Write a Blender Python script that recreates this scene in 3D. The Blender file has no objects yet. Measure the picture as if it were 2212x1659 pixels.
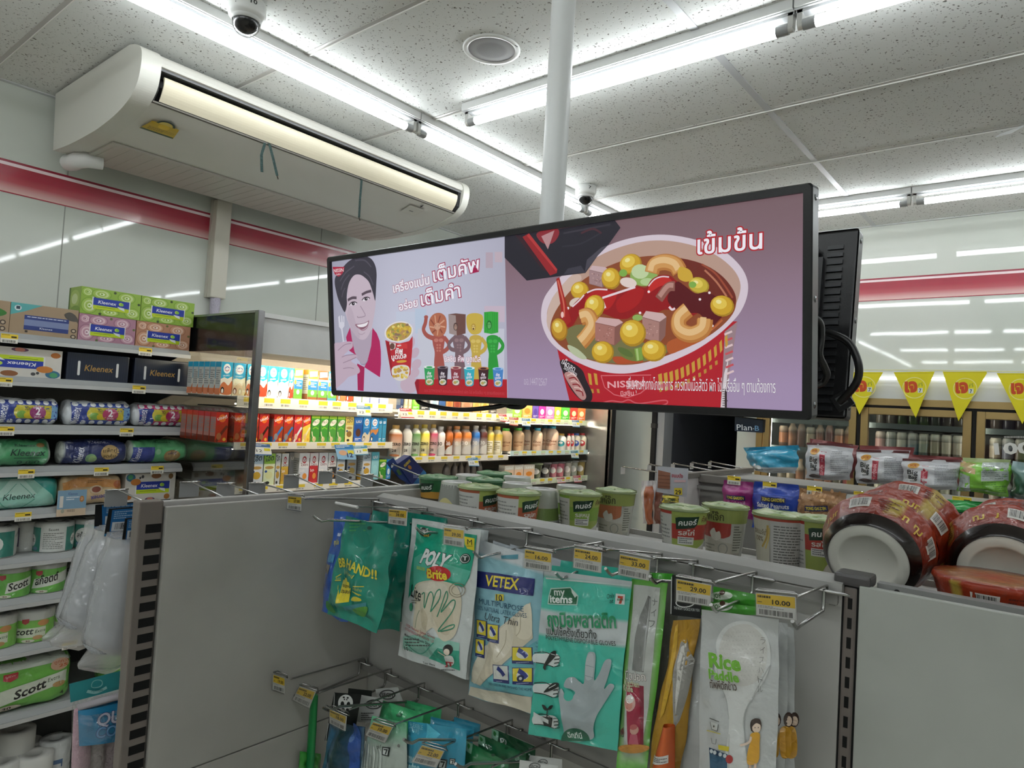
import bpy,bmesh,math,random
from mathutils import Vector,Matrix
from mathutils.geometry import tessellate_polygon

SC = bpy.context.scene
COL = SC.collection
R = math.radians

# ------------------------------------------------------------------ camera
FPX = 1492.88                      # focal length in pixels of the 2212 px wide frame
CX,CY = 1106.0,829.5
YAW,PITCH,ROLL = R(39.036),R(2.109),R(3.311)
EYE = Vector((0.0,0.0,1.568))
_f = Vector((-math.sin(YAW) * math.cos(PITCH),math.cos(YAW) * math.cos(PITCH),math.sin(PITCH)))
_r = Vector((math.cos(YAW),math.sin(YAW),0.0))
_u = _r.cross(_f)
_r2 = math.cos(ROLL) * _r + math.sin(ROLL) * _u
_u2 = -math.sin(ROLL) * _r + math.cos(ROLL) * _u
cam_data = bpy.data.cameras.new('camera')
cam_data.sensor_fit = 'HORIZONTAL'
cam_data.sensor_width = 36.0
cam_data.lens = 36.0 * FPX / 2212.0
cam_data.clip_start = 0.02
cam_data.clip_end = 60
cam = bpy.data.objects.new('camera',cam_data)
COL.objects.link(cam)
_m = Matrix((_r2,_u2,-_f)).transposed().to_4x4()
_m.translation = EYE
cam.matrix_world = _m
SC.camera = cam

# ------------------------------------------------------------------ world, exposure
world = bpy.data.worlds.new('world')
SC.world = world
world.use_nodes = True
world.node_tree.nodes['Background'].inputs[0].default_value = (0.55,0.6,0.65,1)
world.node_tree.nodes['Background'].inputs[1].default_value = 0.05
SC.view_settings.view_transform = 'Standard'
SC.view_settings.look = 'None'
SC.view_settings.exposure = 0.0
SC.view_settings.gamma = 1.0
SC.view_settings.use_curve_mapping = False
SC.cycles.use_denoising = True
SC.cycles.max_bounces = 6
SC.cycles.diffuse_bounces = 4
SC.cycles.glossy_bounces = 3
SC.cycles.transmission_bounces = 4
SC.cycles.transparent_max_bounces = 10
SC.cycles.use_adaptive_sampling = True
SC.cycles.adaptive_threshold = 0.08
SC.cycles.sample_clamp_indirect = 6.0
SC.cycles.caustics_reflective = False
SC.cycles.caustics_refractive = False
TUBE_POWER = 22.0                  # ceiling tubes
CASE_POWER = 115.0                  # tubes of the lit dairy case
COOLER_POWER = 15.0                 # strips inside the drinks cooler

# ------------------------------------------------------------------ geometry helpers
def ray(x,y):
    a,b = (x - CX) / FPX,-(y - CY) / FPX
    return _r2 * a + _u2 * b + _f
def PX(x,y,v):
    d = ray(x,y); return EYE + d * (v / d.x)
def PY(x,y,v):
    d = ray(x,y); return EYE + d * (v / d.y)
def PZ(x,y,v):
    d = ray(x,y); return EYE + d * ((v - EYE.z) / d.z)
def V(x,y,z): return Vector((x,y,z))

def lin(c):
    if isinstance(c,str):
        c = c.lstrip('#')
        c = tuple(int(c[i:i + 2],16) for i in (0,2,4))
    out = []
    for k in c[:3]:
        k = k / 255.0
        out.append(k / 12.92 if k <= 0.04045 else ((k + 0.055) / 1.055) ** 2.4)
    return (out[0],out[1],out[2],1.0)
def mixc(a,b,t):
    if isinstance(a,str): a = tuple(int(a.lstrip('#')[i:i + 2],16) for i in (0,2,4))
    if isinstance(b,str): b = tuple(int(b.lstrip('#')[i:i + 2],16) for i in (0,2,4))
    t = max(0.0,min(1.0,t))
    return tuple(a[i] + (b[i] - a[i]) * t for i in range(3))

# ------------------------------------------------------------------ materials (colour comes from the mesh's own colours)
MATS = {}
def new_mat(name):
    m = bpy.data.materials.new(name); m.use_nodes = True
    return m,m.node_tree.nodes,m.node_tree.links,m.node_tree.nodes['Principled BSDF']
def attr_mat(key,rough=0.5,metal=0.0,spec=0.5,coat=0.0,bump=0.0,bscale=60.0,var=0.0,vscale=8.0,emit=0.0,trans=0.0,sheen=0.0):
    m,n,l,b = new_mat(key)
    at = n.new('ShaderNodeAttribute'); at.attribute_name = 'Col'
    src = at.outputs['Color']
    tc = n.new('ShaderNodeTexCoord')
    if var:
        nz = n.new('ShaderNodeTexNoise'); nz.inputs['Scale'].default_value = vscale; nz.inputs['Detail'].default_value = 5
        l.new(tc.outputs['Object'],nz.inputs['Vector'])
        rg = n.new('ShaderNodeMapRange'); rg.inputs['From Min'].default_value = 0.3; rg.inputs['From Max'].default_value = 0.7
        rg.inputs['To Min'].default_value = 1 - var; rg.inputs['To Max'].default_value = 1 + var * 0.4
        l.new(nz.outputs['Fac'],rg.inputs['Value'])
        mx = n.new('ShaderNodeMix'); mx.data_type = 'RGBA'; mx.blend_type = 'MULTIPLY'; mx.inputs['Factor'].default_value = 1.0
        l.new(src,mx.inputs['A']); l.new(rg.outputs['Result'],mx.inputs['B'])
        src = mx.outputs['Result']
    l.new(src,b.inputs['Base Color'])
    b.inputs['Roughness'].default_value = rough
    b.inputs['Metallic'].default_value = metal
    b.inputs['Specular IOR Level'].default_value = spec
    b.inputs['Coat Weight'].default_value = coat
    b.inputs['Coat Roughness'].default_value = 0.06
    if trans:
        b.inputs['Transmission Weight'].default_value = trans
    if bump:
        nz = n.new('ShaderNodeTexNoise'); nz.inputs['Scale'].default_value = bscale; nz.inputs['Detail'].default_value = 3
        nz.inputs['Distortion'].default_value = 0.6
        l.new(tc.outputs['Object'],nz.inputs['Vector'])
        bp = n.new('ShaderNodeBump'); bp.inputs['Strength'].default_value = bump; bp.inputs['Distance'].default_value = 0.01
        l.new(nz.outputs['Fac'],bp.inputs['Height']); l.new(bp.outputs['Normal'],b.inputs['Normal'])
        if coat:
            n2 = n.new('ShaderNodeTexNoise'); n2.noise_type = 'RIDGED_MULTIFRACTAL'; n2.inputs['Scale'].default_value = bscale * 0.5; n2.inputs['Detail'].default_value = 2; n2.inputs['Distortion'].default_value = 0.8
            l.new(tc.outputs['Object'],n2.inputs['Vector'])
            b2 = n.new('ShaderNodeBump'); b2.inputs['Strength'].default_value = 1.0; b2.inputs['Distance'].default_value = 0.075
            l.new(n2.outputs['Fac'],b2.inputs['Height']); l.new(b2.outputs['Normal'],b.inputs['Coat Normal'])
    if emit:
        l.new(at.outputs['Color'],b.inputs['Emission Color']); b.inputs['Emission Strength'].default_value = emit
    MATS[key] = m
    return m
attr_mat('matte',0.6,spec=0.3)
attr_mat('card',0.42,spec=0.4,var=0.04,vscale=30)
attr_mat('gloss',0.25,spec=0.5,coat=0.25)
attr_mat('film',0.36,spec=0.4,coat=1.0,bump=0.25,bscale=30)
attr_mat('foil',0.3,metal=0.08,spec=0.6,coat=0.4,bump=0.45,bscale=24)
attr_mat('wrap',0.3,spec=0.35,coat=0.22,bump=0.35,bscale=45)
attr_mat('chrome',0.22,metal=1.0)
attr_mat('steel',0.38,metal=1.0,var=0.25,vscale=6)
attr_mat('paint',0.42,spec=0.4,var=0.16,vscale=3.5)
attr_mat('plastic',0.35,spec=0.5)
attr_mat('blackplastic',0.32,spec=0.45,bump=0.05,bscale=400)
attr_mat('cloth',0.95,spec=0.1,bump=0.8,bscale=180)
attr_mat('gold',0.35,metal=0.75,spec=0.5,var=0.06)

def clear_mat(key,tint=(1,1,1,1),gloss=0.12,rough=0.08,bump=0.5,bscale=40,milk=0.0,milkcol=(0.8,0.8,0.82,1)):
    m,n,l,b = new_mat(key)
    out = n['Material Output']
    tr = n.new('ShaderNodeBsdfTransparent'); tr.inputs[0].default_value = tint
    base = tr.outputs[0]
    if milk:
        df = n.new('ShaderNodeBsdfTranslucent'); df.inputs[0].default_value = milkcol
        d2 = n.new('ShaderNodeBsdfDiffuse'); d2.inputs[0].default_value = milkcol
        mm = n.new('ShaderNodeMixShader'); mm.inputs[0].default_value = 0.4
        l.new(d2.outputs[0],mm.inputs[1]); l.new(df.outputs[0],mm.inputs[2])
        m2 = n.new('ShaderNodeMixShader'); m2.inputs[0].default_value = milk
        l.new(base,m2.inputs[1]); l.new(mm.outputs[0],m2.inputs[2]); base = m2.outputs[0]
    gl = n.new('ShaderNodeBsdfGlossy'); gl.inputs['Roughness'].default_value = rough
    lw = n.new('ShaderNodeLayerWeight'); lw.inputs['Blend'].default_value = 0.25
    mr = n.new('ShaderNodeMapRange'); mr.inputs['To Min'].default_value = gloss; mr.inputs['To Max'].default_value = min(1,gloss + 0.5)
    l.new(lw.outputs['Facing'],mr.inputs['Value'])
    if bump:
        tc = n.new('ShaderNodeTexCoord')
        nz = n.new('ShaderNodeTexNoise'); nz.inputs['Scale'].default_value = bscale; nz.inputs['Distortion'].default_value = 0.8
        l.new(tc.outputs['Object'],nz.inputs['Vector'])
        bp = n.new('ShaderNodeBump'); bp.inputs['Strength'].default_value = bump; bp.inputs['Distance'].default_value = 0.012
        l.new(nz.outputs['Fac'],bp.inputs['Height']); l.new(bp.outputs['Normal'],gl.inputs['Normal'])
    mx = n.new('ShaderNodeMixShader')
    l.new(mr.outputs['Result'],mx.inputs[0]); l.new(base,mx.inputs[1]); l.new(gl.outputs[0],mx.inputs[2])
    l.new(mx.outputs[0],out.inputs['Surface'])
    MATS[key] = m
clear_mat('clearfilm',gloss=0.10)
clear_mat('milkfilm',gloss=0.08,milk=0.35)
clear_mat('glass',tint=(0.9,0.93,0.92,1),gloss=0.06,rough=0.01,bump=0)
clear_mat('casesideglass',tint=(0.82,0.84,0.83,1),gloss=0.07,rough=0.01,bump=0)
clear_mat('acrylic',tint=(0.86,0.86,0.86,1),gloss=0.08,rough=0.1,bump=0)

def emit_mat(key,color,strength):
    m,n,l,b = new_mat(key)
    e = n.new('ShaderNodeEmission'); e.inputs[0].default_value = color; e.inputs[1].default_value = strength
    l.new(e.outputs[0],n['Material Output'].inputs['Surface']); MATS[key] = m
emit_mat('tubeglow',(0.93,0.98,1.0,1),TUBE_POWER)
emit_mat('caseglow',(1.0,0.86,0.66,1),CASE_POWER)
emit_mat('coolerglow',(1.0,0.96,0.90,1),COOLER_POWER)
emit_mat('headerglow',(0.95,0.98,1.0,1),3.0)
def screen_mat():
    m,n,l,b = new_mat('screen')
    at = n.new('ShaderNodeAttribute'); at.attribute_name = 'Col'
    b.inputs['Base Color'].default_value = (0.01,0.01,0.012,1); b.inputs['Roughness'].default_value = 0.35
    b.inputs['Specular IOR Level'].default_value = 0.25
    l.new(at.outputs['Color'],b.inputs['Emission Color']); b.inputs['Emission Strength'].default_value = 0.86
    MATS['screen'] = m
screen_mat()

# ------------------------------------------------------------------ mesh builder
class MB:
    def __init__(s,mat='matte',col='#ffffff'):
        s.v = []; s.f = []; s.c = []; s.m = []; s.sm = []; s.mats = []
        s.mat = mat; s.col = col
    def mi(s,key):
        if key not in s.mats: s.mats.append(key)
        return s.mats.index(key)
    def add(s,verts,faces,col=None,mat=None,smooth=False,vcol=None):
        o = len(s.v); s.v.extend([tuple(p) for p in verts])
        k = s.mi(mat or s.mat); c = lin(col if col is not None else s.col)
        for f in faces:
            s.f.append(tuple(i + o for i in f)); s.m.append(k); s.sm.append(smooth)
            if vcol is None: s.c.append((c,) * len(f))
            else: s.c.append(tuple(vcol[i] for i in f))
        return o
    def box(s,lo,hi,col=None,mat=None,M=None,bev=0.0):
        (x0,y0,z0),(x1,y1,z1) = lo,hi
        if bev:
            b = min(bev,(x1 - x0) / 2.01,(y1 - y0) / 2.01,(z1 - z0) / 2.01)
            bm = bmesh.new(); bmesh.ops.create_cube(bm,size=1.0)
            for q in bm.verts: q.co = Vector(((x0 + x1) / 2 + q.co.x * (x1 - x0),(y0 + y1) / 2 + q.co.y * (y1 - y0),(z0 + z1) / 2 + q.co.z * (z1 - z0)))
            bmesh.ops.bevel(bm,geom=list(bm.edges),offset=b,segments=2,affect='EDGES',profile=0.6)
            vs = [q.co.copy() for q in bm.verts]; fs = [[q.index for q in f.verts] for f in bm.faces]
            bm.free()
        else:
            vs = [Vector((x,y,z)) for x in (x0,x1) for y in (y0,y1) for z in (z0,z1)]
            fs = [(0,1,3,2),(4,6,7,5),(0,4,5,1),(2,3,7,6),(0,2,6,4),(1,5,7,3)]
        if M is not None: vs = [M @ p for p in vs]
        s.add(vs,fs,col,mat)
    def prism(s,pts,axis,a,b,col=None,mat=None,smooth=False):
        """extrude a closed 2-D outline along x, y or z"""
        def P(p,t):
            return (t,p[0],p[1]) if axis == 'x' else (p[0],t,p[1]) if axis == 'y' else (p[0],p[1],t)
        n = len(pts)
        vs = [P(p,a) for p in pts] + [P(p,b) for p in pts]
        fs = [(i,(i + 1) % n,n + (i + 1) % n,n + i) for i in range(n)]
        s.add(vs,fs,col,mat,smooth)
        tri = tessellate_polygon([[Vector((p[0],p[1],0)) for p in pts]])
        s.add(vs,[t for t in tri] + [tuple(n + i for i in reversed(t)) for t in tri],col,mat)
    def lathe(s,prof,c,seg=24,col=None,mat=None,cols=None,M=None,smooth=True):
        """prof: (radius, z) list; cols: a colour for each ring, if any"""
        vs = []; vc = []
        for j,(r,z) in enumerate(prof):
            for i in range(seg):
                a = 2 * math.pi * i / seg
                p = Vector((r * math.cos(a),r * math.sin(a),z))
                if M is not None: p = M @ p
                vs.append(p + Vector(c))
                if cols: vc.append(lin(cols[j]))
        fs = []
        for j in range(len(prof) - 1):
            for i in range(seg):
                k = (i + 1) % seg
                fs.append((j * seg + i,j * seg + k,(j + 1) * seg + k,(j + 1) * seg + i))
        s.add(vs,fs,col,mat,smooth,vcol=vc if cols else None)
    def disc(s,r,c,seg=24,col=None,mat=None,M=None):
        vs = []
        for i in range(seg):
            a = 2 * math.pi * i / seg; p = Vector((r * math.cos(a),r * math.sin(a),0))
            if M is not None: p = M @ p
            vs.append(p + Vector(c))
        s.add(vs,[tuple(range(seg))],col,mat)
    def tube(s,path,r,seg=8,col=None,mat=None,cap=True,flat=1.0):
        path = [Vector(p) for p in path]; n = len(path); vs = []
        up = None
        for i,p in enumerate(path):
            t = (path[min(i + 1,n - 1)] - path[max(i - 1,0)]).normalized()
            if up is None: up = Vector((0,0,1)) if abs(t.z) < 0.9 else Vector((1,0,0))
            a = (up - t * up.dot(t))
            if a.length < 1e-6: a = t.orthogonal()
            a.normalize(); b = t.cross(a); up = a
            rr = r[i] if isinstance(r,(list,tuple)) else r
            for k in range(seg):
                w = 2 * math.pi * k / seg
                vs.append(p + a * (rr * math.cos(w)) + b * (rr * flat * math.sin(w)))
        fs = [(i * seg + k,i * seg + (k + 1) % seg,(i + 1) * seg + (k + 1) % seg,(i + 1) * seg + k) for i in range(n - 1) for k in range(seg)]
        s.add(vs,fs,col,mat,True)
        if cap: s.add(vs,[tuple(reversed(range(seg))),tuple((n - 1) * seg + k for k in range(seg))],col,mat)
    def sphere(s,c,rx,ry,rz,col=None,mat=None,seg=16,rings=10,z0=-1.0,z1=1.0):
        prof = []
        for j in range(rings + 1):
            z = z0 + (z1 - z0) * j / rings
            a = math.asin(max(-1,min(1,-1 + 2 * j / rings))) if (z0,z1) == (-1.0,1.0) else math.asin(max(-1,min(1,z)))
            prof.append((max(1e-5,math.cos(a)),math.sin(a)))
        M = Matrix.Diagonal((rx,ry,rz,1))
        s.lathe(prof,c,seg,col,mat,M=M)
    def mesh(s,name,org):
        me = bpy.data.meshes.new(name)
        o = Vector(org)
        me.from_pydata([(p[0] - o.x,p[1] - o.y,p[2] - o.z) for p in s.v],[],s.f)
        for k in s.mats: me.materials.append(MATS[k])
        me.polygons.foreach_set('material_index',s.m)
        me.polygons.foreach_set('use_smooth',s.sm)
        ca = me.color_attributes.new('Col','FLOAT_COLOR','CORNER')
        flat = []
        for c in s.c:
            for q in c: flat.extend(q)
        ca.data.foreach_set('color',flat)
        me.update()
        return me

def tag(o,label,cat,group=None):
    o['label'] = label; o['category'] = cat
    if group: o['group'] = group
    return o
def thing(name,label,cat,loc,group=None):
    o = bpy.data.objects.new(name,None); o.empty_display_size = 0.05
    COL.objects.link(o); o.location = loc
    return tag(o,label,cat,group)
def wloc(o):
    p = Vector((0,0,0))
    while o is not None: p += o.location; o = o.parent
    return p
def part(name,mb,parent,label=None):
    me = mb.mesh(name,wloc(parent))
    o = bpy.data.objects.new(name,me); COL.objects.link(o); o.parent = parent
    if label: o['label'] = label
    return o
def mono(name,mb,label,cat,loc,group=None):
    me = mb.mesh(name,loc)
    o = bpy.data.objects.new(name,me); COL.objects.link(o); o.location = loc
    return tag(o,label,cat,group)
def structure(name,mb):
    o = bpy.data.objects.new(name,mb.mesh(name,(0,0,0))); COL.objects.link(o); o['kind'] = 'structure'
    return o
def dup(o,loc,label=None,group=None,parent=None):
    c = o.copy(); COL.objects.link(c)
    if parent is None:
        c.location = loc
        if label: c['label'] = label
        if group: c['group'] = group
    else: c.parent = parent
    for ch in o.children: dup(ch,None,parent=c)
    return c

# ------------------------------------------------------------------ flat artwork on a surface
_glyphs = {}
def glyphs(s,off=0.0,res=2):
    key = (s,round(off,4),res)
    if key not in _glyphs:
        c = bpy.data.curves.new('lettering','FONT'); c.body = s; c.size = 1.0; c.offset = off; c.resolution_u = res
        o = bpy.data.objects.new('lettering',c); COL.objects.link(o)
        bpy.context.view_layer.update()
        me = bpy.data.meshes.new_from_object(o.evaluated_get(bpy.context.evaluated_depsgraph_get()))
        vs = [(p.co.x,p.co.y) for p in me.vertices]; fs = [tuple(p.vertices) for p in me.polygons]
        bpy.data.objects.remove(o); bpy.data.curves.remove(c); bpy.data.meshes.remove(me)
        xs = [p[0] for p in vs] or [0,1]; ys = [p[1] for p in vs] or [0,1]
        _glyphs[key] = (vs,fs,min(xs),max(xs),min(ys),max(ys))
    return _glyphs[key]

class Art:
    """draws flat shapes on a surface given by mp(u, v, layer) -> point; conv turns a drawn coordinate into (u, v)"""
    def __init__(s,mb,mp,conv=None,mat='gloss',maxe=None,step=0.00012,clip=None):
        s.mb = mb; s.mp = mp; s.conv = conv or (lambda x,y: (x,y)); s.mat = mat; s.maxe = maxe; s.step = step; s.layer = 1; s.boxes = []
    def _emit(s,uv,faces,col,vcol=None):
        x0 = min(p[0] for p in uv); x1 = max(p[0] for p in uv); y0 = min(p[1] for p in uv); y1 = max(p[1] for p in uv)
        L = 1 + max([q[4] for q in s.boxes if q[0] < x1 and q[1] > x0 and q[2] < y1 and q[3] > y0],default=s.layer - 1)
        s.boxes.append((x0,x1,y0,y1,L))
        if s.maxe:
            tris = []
            for f in faces:
                for i in range(1,len(f) - 1): tris.append((f[0],f[i],f[i + 1]))
            uv = list(uv); out = []; stack = tris; mid = {}; m2 = s.maxe ** 2
            while stack:
                t = stack.pop()
                best,bi = m2,-1
                for k in range(3):
                    a,b = uv[t[k]],uv[t[(k + 1) % 3]]
                    d = (a[0] - b[0]) ** 2 + (a[1] - b[1]) ** 2
                    if d > best: best,bi = d,k
                if bi < 0: out.append(t); continue
                i,j,q = t[bi],t[(bi + 1) % 3],t[(bi + 2) % 3]
                key = (min(i,j),max(i,j))
                if key not in mid:
                    uv.append(((uv[i][0] + uv[j][0]) / 2,(uv[i][1] + uv[j][1]) / 2)); mid[key] = len(uv) - 1
                    if vcol is not None: vcol.append(tuple((vcol[i][w] + vcol[j][w]) / 2 for w in range(4)))
                k = mid[key]
                stack.append((i,k,q)); stack.append((k,j,q))
            faces = out
        pts = [s.mp(a,b,L * s.step) for a,b in uv]
        s.mb.add(pts,faces,col,s.mat,False,vcol=vcol)
    def poly(s,pts,col,cols=None):
        uv = [s.conv(*p) for p in pts]
        tri = tessellate_polygon([[Vector((p[0],p[1],0)) for p in uv]])
        s._emit(uv,[tuple(t) for t in tri],col,[lin(c) for c in cols] if cols else None)
    def rect(s,x0,y0,x1,y1,col,cols=None): s.poly([(x0,y0),(x1,y0),(x1,y1),(x0,y1)],col,cols)
    def ell(s,cx,cy,rx,ry,col,n=20,rot=0.0,a0=0,a1=360):
        full = abs(a1 - a0) >= 360
        m = n if full else n + 1
        pts = []
        for i in range(m):
            a = R(a0 + (a1 - a0) * i / n); x,y = rx * math.cos(a),ry * math.sin(a)
            pts.append((cx + x * math.cos(rot) - y * math.sin(rot),cy + x * math.sin(rot) + y * math.cos(rot)))
        s.poly(pts,col)
    def ring(s,cx,cy,rx,ry,w,col,n=24,a0=0,a1=360):
        uv = []
        full = abs(a1 - a0) >= 360
        m = n if full else n + 1
        for i in range(m):
            a = R(a0 + (a1 - a0) * i / n)
            uv.append(s.conv(cx + rx * math.cos(a),cy + ry * math.sin(a)))
            uv.append(s.conv(cx + (rx - w) * math.cos(a),cy + (ry - w) * math.sin(a)))
        fs = [(2 * i,2 * ((i + 1) % m),2 * ((i + 1) % m) + 1,2 * i + 1) for i in range(n)]
        s._emit(uv,fs,col)
    def line(s,pts,w,col):
        uv = [s.conv(*p) for p in pts]; n = len(uv); out = []
        w0 = s.conv(pts[0][0] + w,pts[0][1]); wu = math.hypot(w0[0] - uv[0][0],w0[1] - uv[0][1]) / 2
        for i in range(n):
            a,b = uv[max(i - 1,0)],uv[min(i + 1,n - 1)]
            dx,dy = b[0] - a[0],b[1] - a[1]; L = math.hypot(dx,dy) or 1
            out.append((uv[i][0] - dy / L * wu,uv[i][1] + dx / L * wu)); out.append((uv[i][0] + dy / L * wu,uv[i][1] - dx / L * wu))
        s._emit(out,[(2 * i,2 * i + 2,2 * i + 3,2 * i + 1) for i in range(n - 1)],col)
    def curve(s,pts,w,col,n=6):
        q = [Vector((p[0],p[1],0)) for p in pts]; out = []
        for i in range(len(q) - 1):
            p0,p1,p2,p3 = q[max(i - 1,0)],q[i],q[i + 1],q[min(i + 2,len(q) - 1)]
            for k in range(n):
                t = k / n
                r = 0.5 * ((2 * p1) + (p2 - p0) * t + (2 * p0 - 5 * p1 + 4 * p2 - p3) * t * t + (3 * p1 - p0 - 3 * p2 + p3) * t ** 3)
                out.append((r.x,r.y))
        out.append((q[-1].x,q[-1].y)); s.line(out,w,col)
    def blob(s,pts,col,n=5):
        """a smooth closed outline through pts"""
        q = [Vector((p[0],p[1],0)) for p in pts]; N = len(q); out = []
        for i in range(N):
            p0,p1,p2,p3 = q[i - 1],q[i],q[(i + 1) % N],q[(i + 2) % N]
            for k in range(n):
                t = k / n
                r = 0.5 * ((2 * p1) + (p2 - p0) * t + (2 * p0 - 5 * p1 + 4 * p2 - p3) * t * t + (3 * p1 - p0 - 3 * p2 + p3) * t ** 3)
                out.append((r.x,r.y))
        s.poly(out,col)
    def text(s,txt,a,b,h,col,bold=0.0,outline=None,oc=None,shear=0.0,res=2,arc=0.0,up=None):
        """lettering whose baseline runs from a to b (drawn coordinates), capital height h in drawn units"""
        A,B = s.conv(*a),s.conv(*b)
        ux,uy = B[0] - A[0],B[1] - A[1]; L = math.hypot(ux,uy) or 1e-6; ux /= L; uy /= L
        nx,ny = -uy,ux
        H = s.conv(a[0],a[1] - h) if up is None else s.conv(a[0] + up[0],a[1] + up[1])
        hh = math.hypot(H[0] - A[0],H[1] - A[1])
        if (H[0] - A[0]) * nx + (H[1] - A[1]) * ny < 0: nx,ny = -nx,-ny
        ref = glyphs(txt,0.0,res); x0,x1 = ref[2],ref[3]
        sx = L / max(1e-6,x1 - x0); sy = hh / 0.72
        def put(off,c):
            g = glyphs(txt,off,res)
            uv = []
            for x,y in g[0]:
                t = (x - x0) * sx + shear * y * sy; w = y * sy + arc * L * (1 - ((x - x0) / max(1e-6,x1 - x0) * 2 - 1) ** 2)
                uv.append((A[0] + ux * t + nx * w,A[1] + uy * t + ny * w))
            s._emit(uv,g[1],c)
        if outline: put(bold + outline,oc)
        put(bold,col)
    def bars(s,x0,y0,x1,y1,col='#1a1a1a',n=24,seed=1):
        rnd = random.Random(seed); x = x0; w = (x1 - x0) / n; uv = []; fs = []
        for i in range(n):
            q = rnd.uniform(0.25,0.75) * w
            k = len(uv)
            uv += [s.conv(x,y0),s.conv(x + q,y0),s.conv(x + q,y1),s.conv(x,y1)]; fs.append((k,k + 1,k + 2,k + 3)); x += w
        s._emit(uv,fs,col)
    def lines(s,x0,y0,x1,y1,n,col,seed=3,fill=0.45):
        """small print: rows of broken dashes"""
        rnd = random.Random(seed); uv = []; fs = []; dy = (y1 - y0) / n
        for j in range(n):
            x = x0; y = y0 + dy * j
            xe = x1 - (x1 - x0) * rnd.choice((0,0,0,0.15,0.4))
            while abs(x - x0) < abs(xe - x0):
                q = (x1 - x0) * rnd.uniform(0.05,0.16); e = x + q
                if abs(e - x0) > abs(xe - x0): e = xe
                k = len(uv); uv += [s.conv(x,y),s.conv(e,y),s.conv(e,y + dy * fill),s.conv(x,y + dy * fill)]; fs.append((k,k + 1,k + 2,k + 3))
                x = e + (x1 - x0) * 0.02
        s._emit(uv,fs,col)

class Pane:
    """a plane with an origin and two unit axes; uv() meets it with the sight line through a pixel"""
    def __init__(s,O,U,W):
        s.O = Vector(O); s.U = Vector(U).normalized(); s.W = Vector(W).normalized(); s.N = s.U.cross(s.W)
    def uv(s,x,y):
        d = ray(x,y); t = (s.O - EYE).dot(s.N) / d.dot(s.N); p = EYE + d * t - s.O
        return (p.dot(s.U),p.dot(s.W))
    def mp(s,u,v,h=0.0): return s.O + s.U * u + s.W * v + s.N * h
class Crop:
    """picture coordinates of an enlarged crop: x, y -> pixel of the frame"""
    def __init__(s,ox,oy,k): s.ox,s.oy,s.k = ox,oy,k
    def __call__(s,x,y): return (s.ox + x / s.k,s.oy + y / s.k)
    def on(s,pane): return lambda x,y: pane.uv(s.ox + x / s.k,s.oy + y / s.k)
# ------------------------------------------------------------------ the room
WX,WY,CH = -3.17,4.19,2.70     # wall along the shelves, wall with the coolers, ceiling height
RX,RY = 3.6,-4.6
def wall_mat():
    m,n,l,b = new_mat('wall_panel')
    tc = n.new('ShaderNodeTexCoord'); nz = n.new('ShaderNodeTexNoise'); nz.inputs['Scale'].default_value = 1.3; nz.inputs['Detail'].default_value = 6
    l.new(tc.outputs['Object'],nz.inputs['Vector'])
    cr = n.new('ShaderNodeValToRGB'); cr.color_ramp.elements[0].position = 0.35; cr.color_ramp.elements[1].position = 0.62
    cr.color_ramp.elements[0].color = lin((198,203,194)); cr.color_ramp.elements[1].color = lin((208,211,203))
    l.new(nz.outputs['Fac'],cr.inputs[0]); l.new(cr.outputs[0],b.inputs['Base Color'])
    b.inputs['Roughness'].default_value = 0.035; b.inputs['Specular IOR Level'].default_value = 0.5
    nz2 = n.new('ShaderNodeTexNoise'); nz2.inputs['Scale'].default_value = 2.2
    l.new(tc.outputs['Object'],nz2.inputs['Vector'])
    bp = n.new('ShaderNodeBump'); bp.inputs['Strength'].default_value = 0.008; bp.inputs['Distance'].default_value = 0.05
    l.new(nz2.outputs['Fac'],bp.inputs['Height']); l.new(bp.outputs['Normal'],b.inputs['Normal'])
    MATS['wall'] = m
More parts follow.
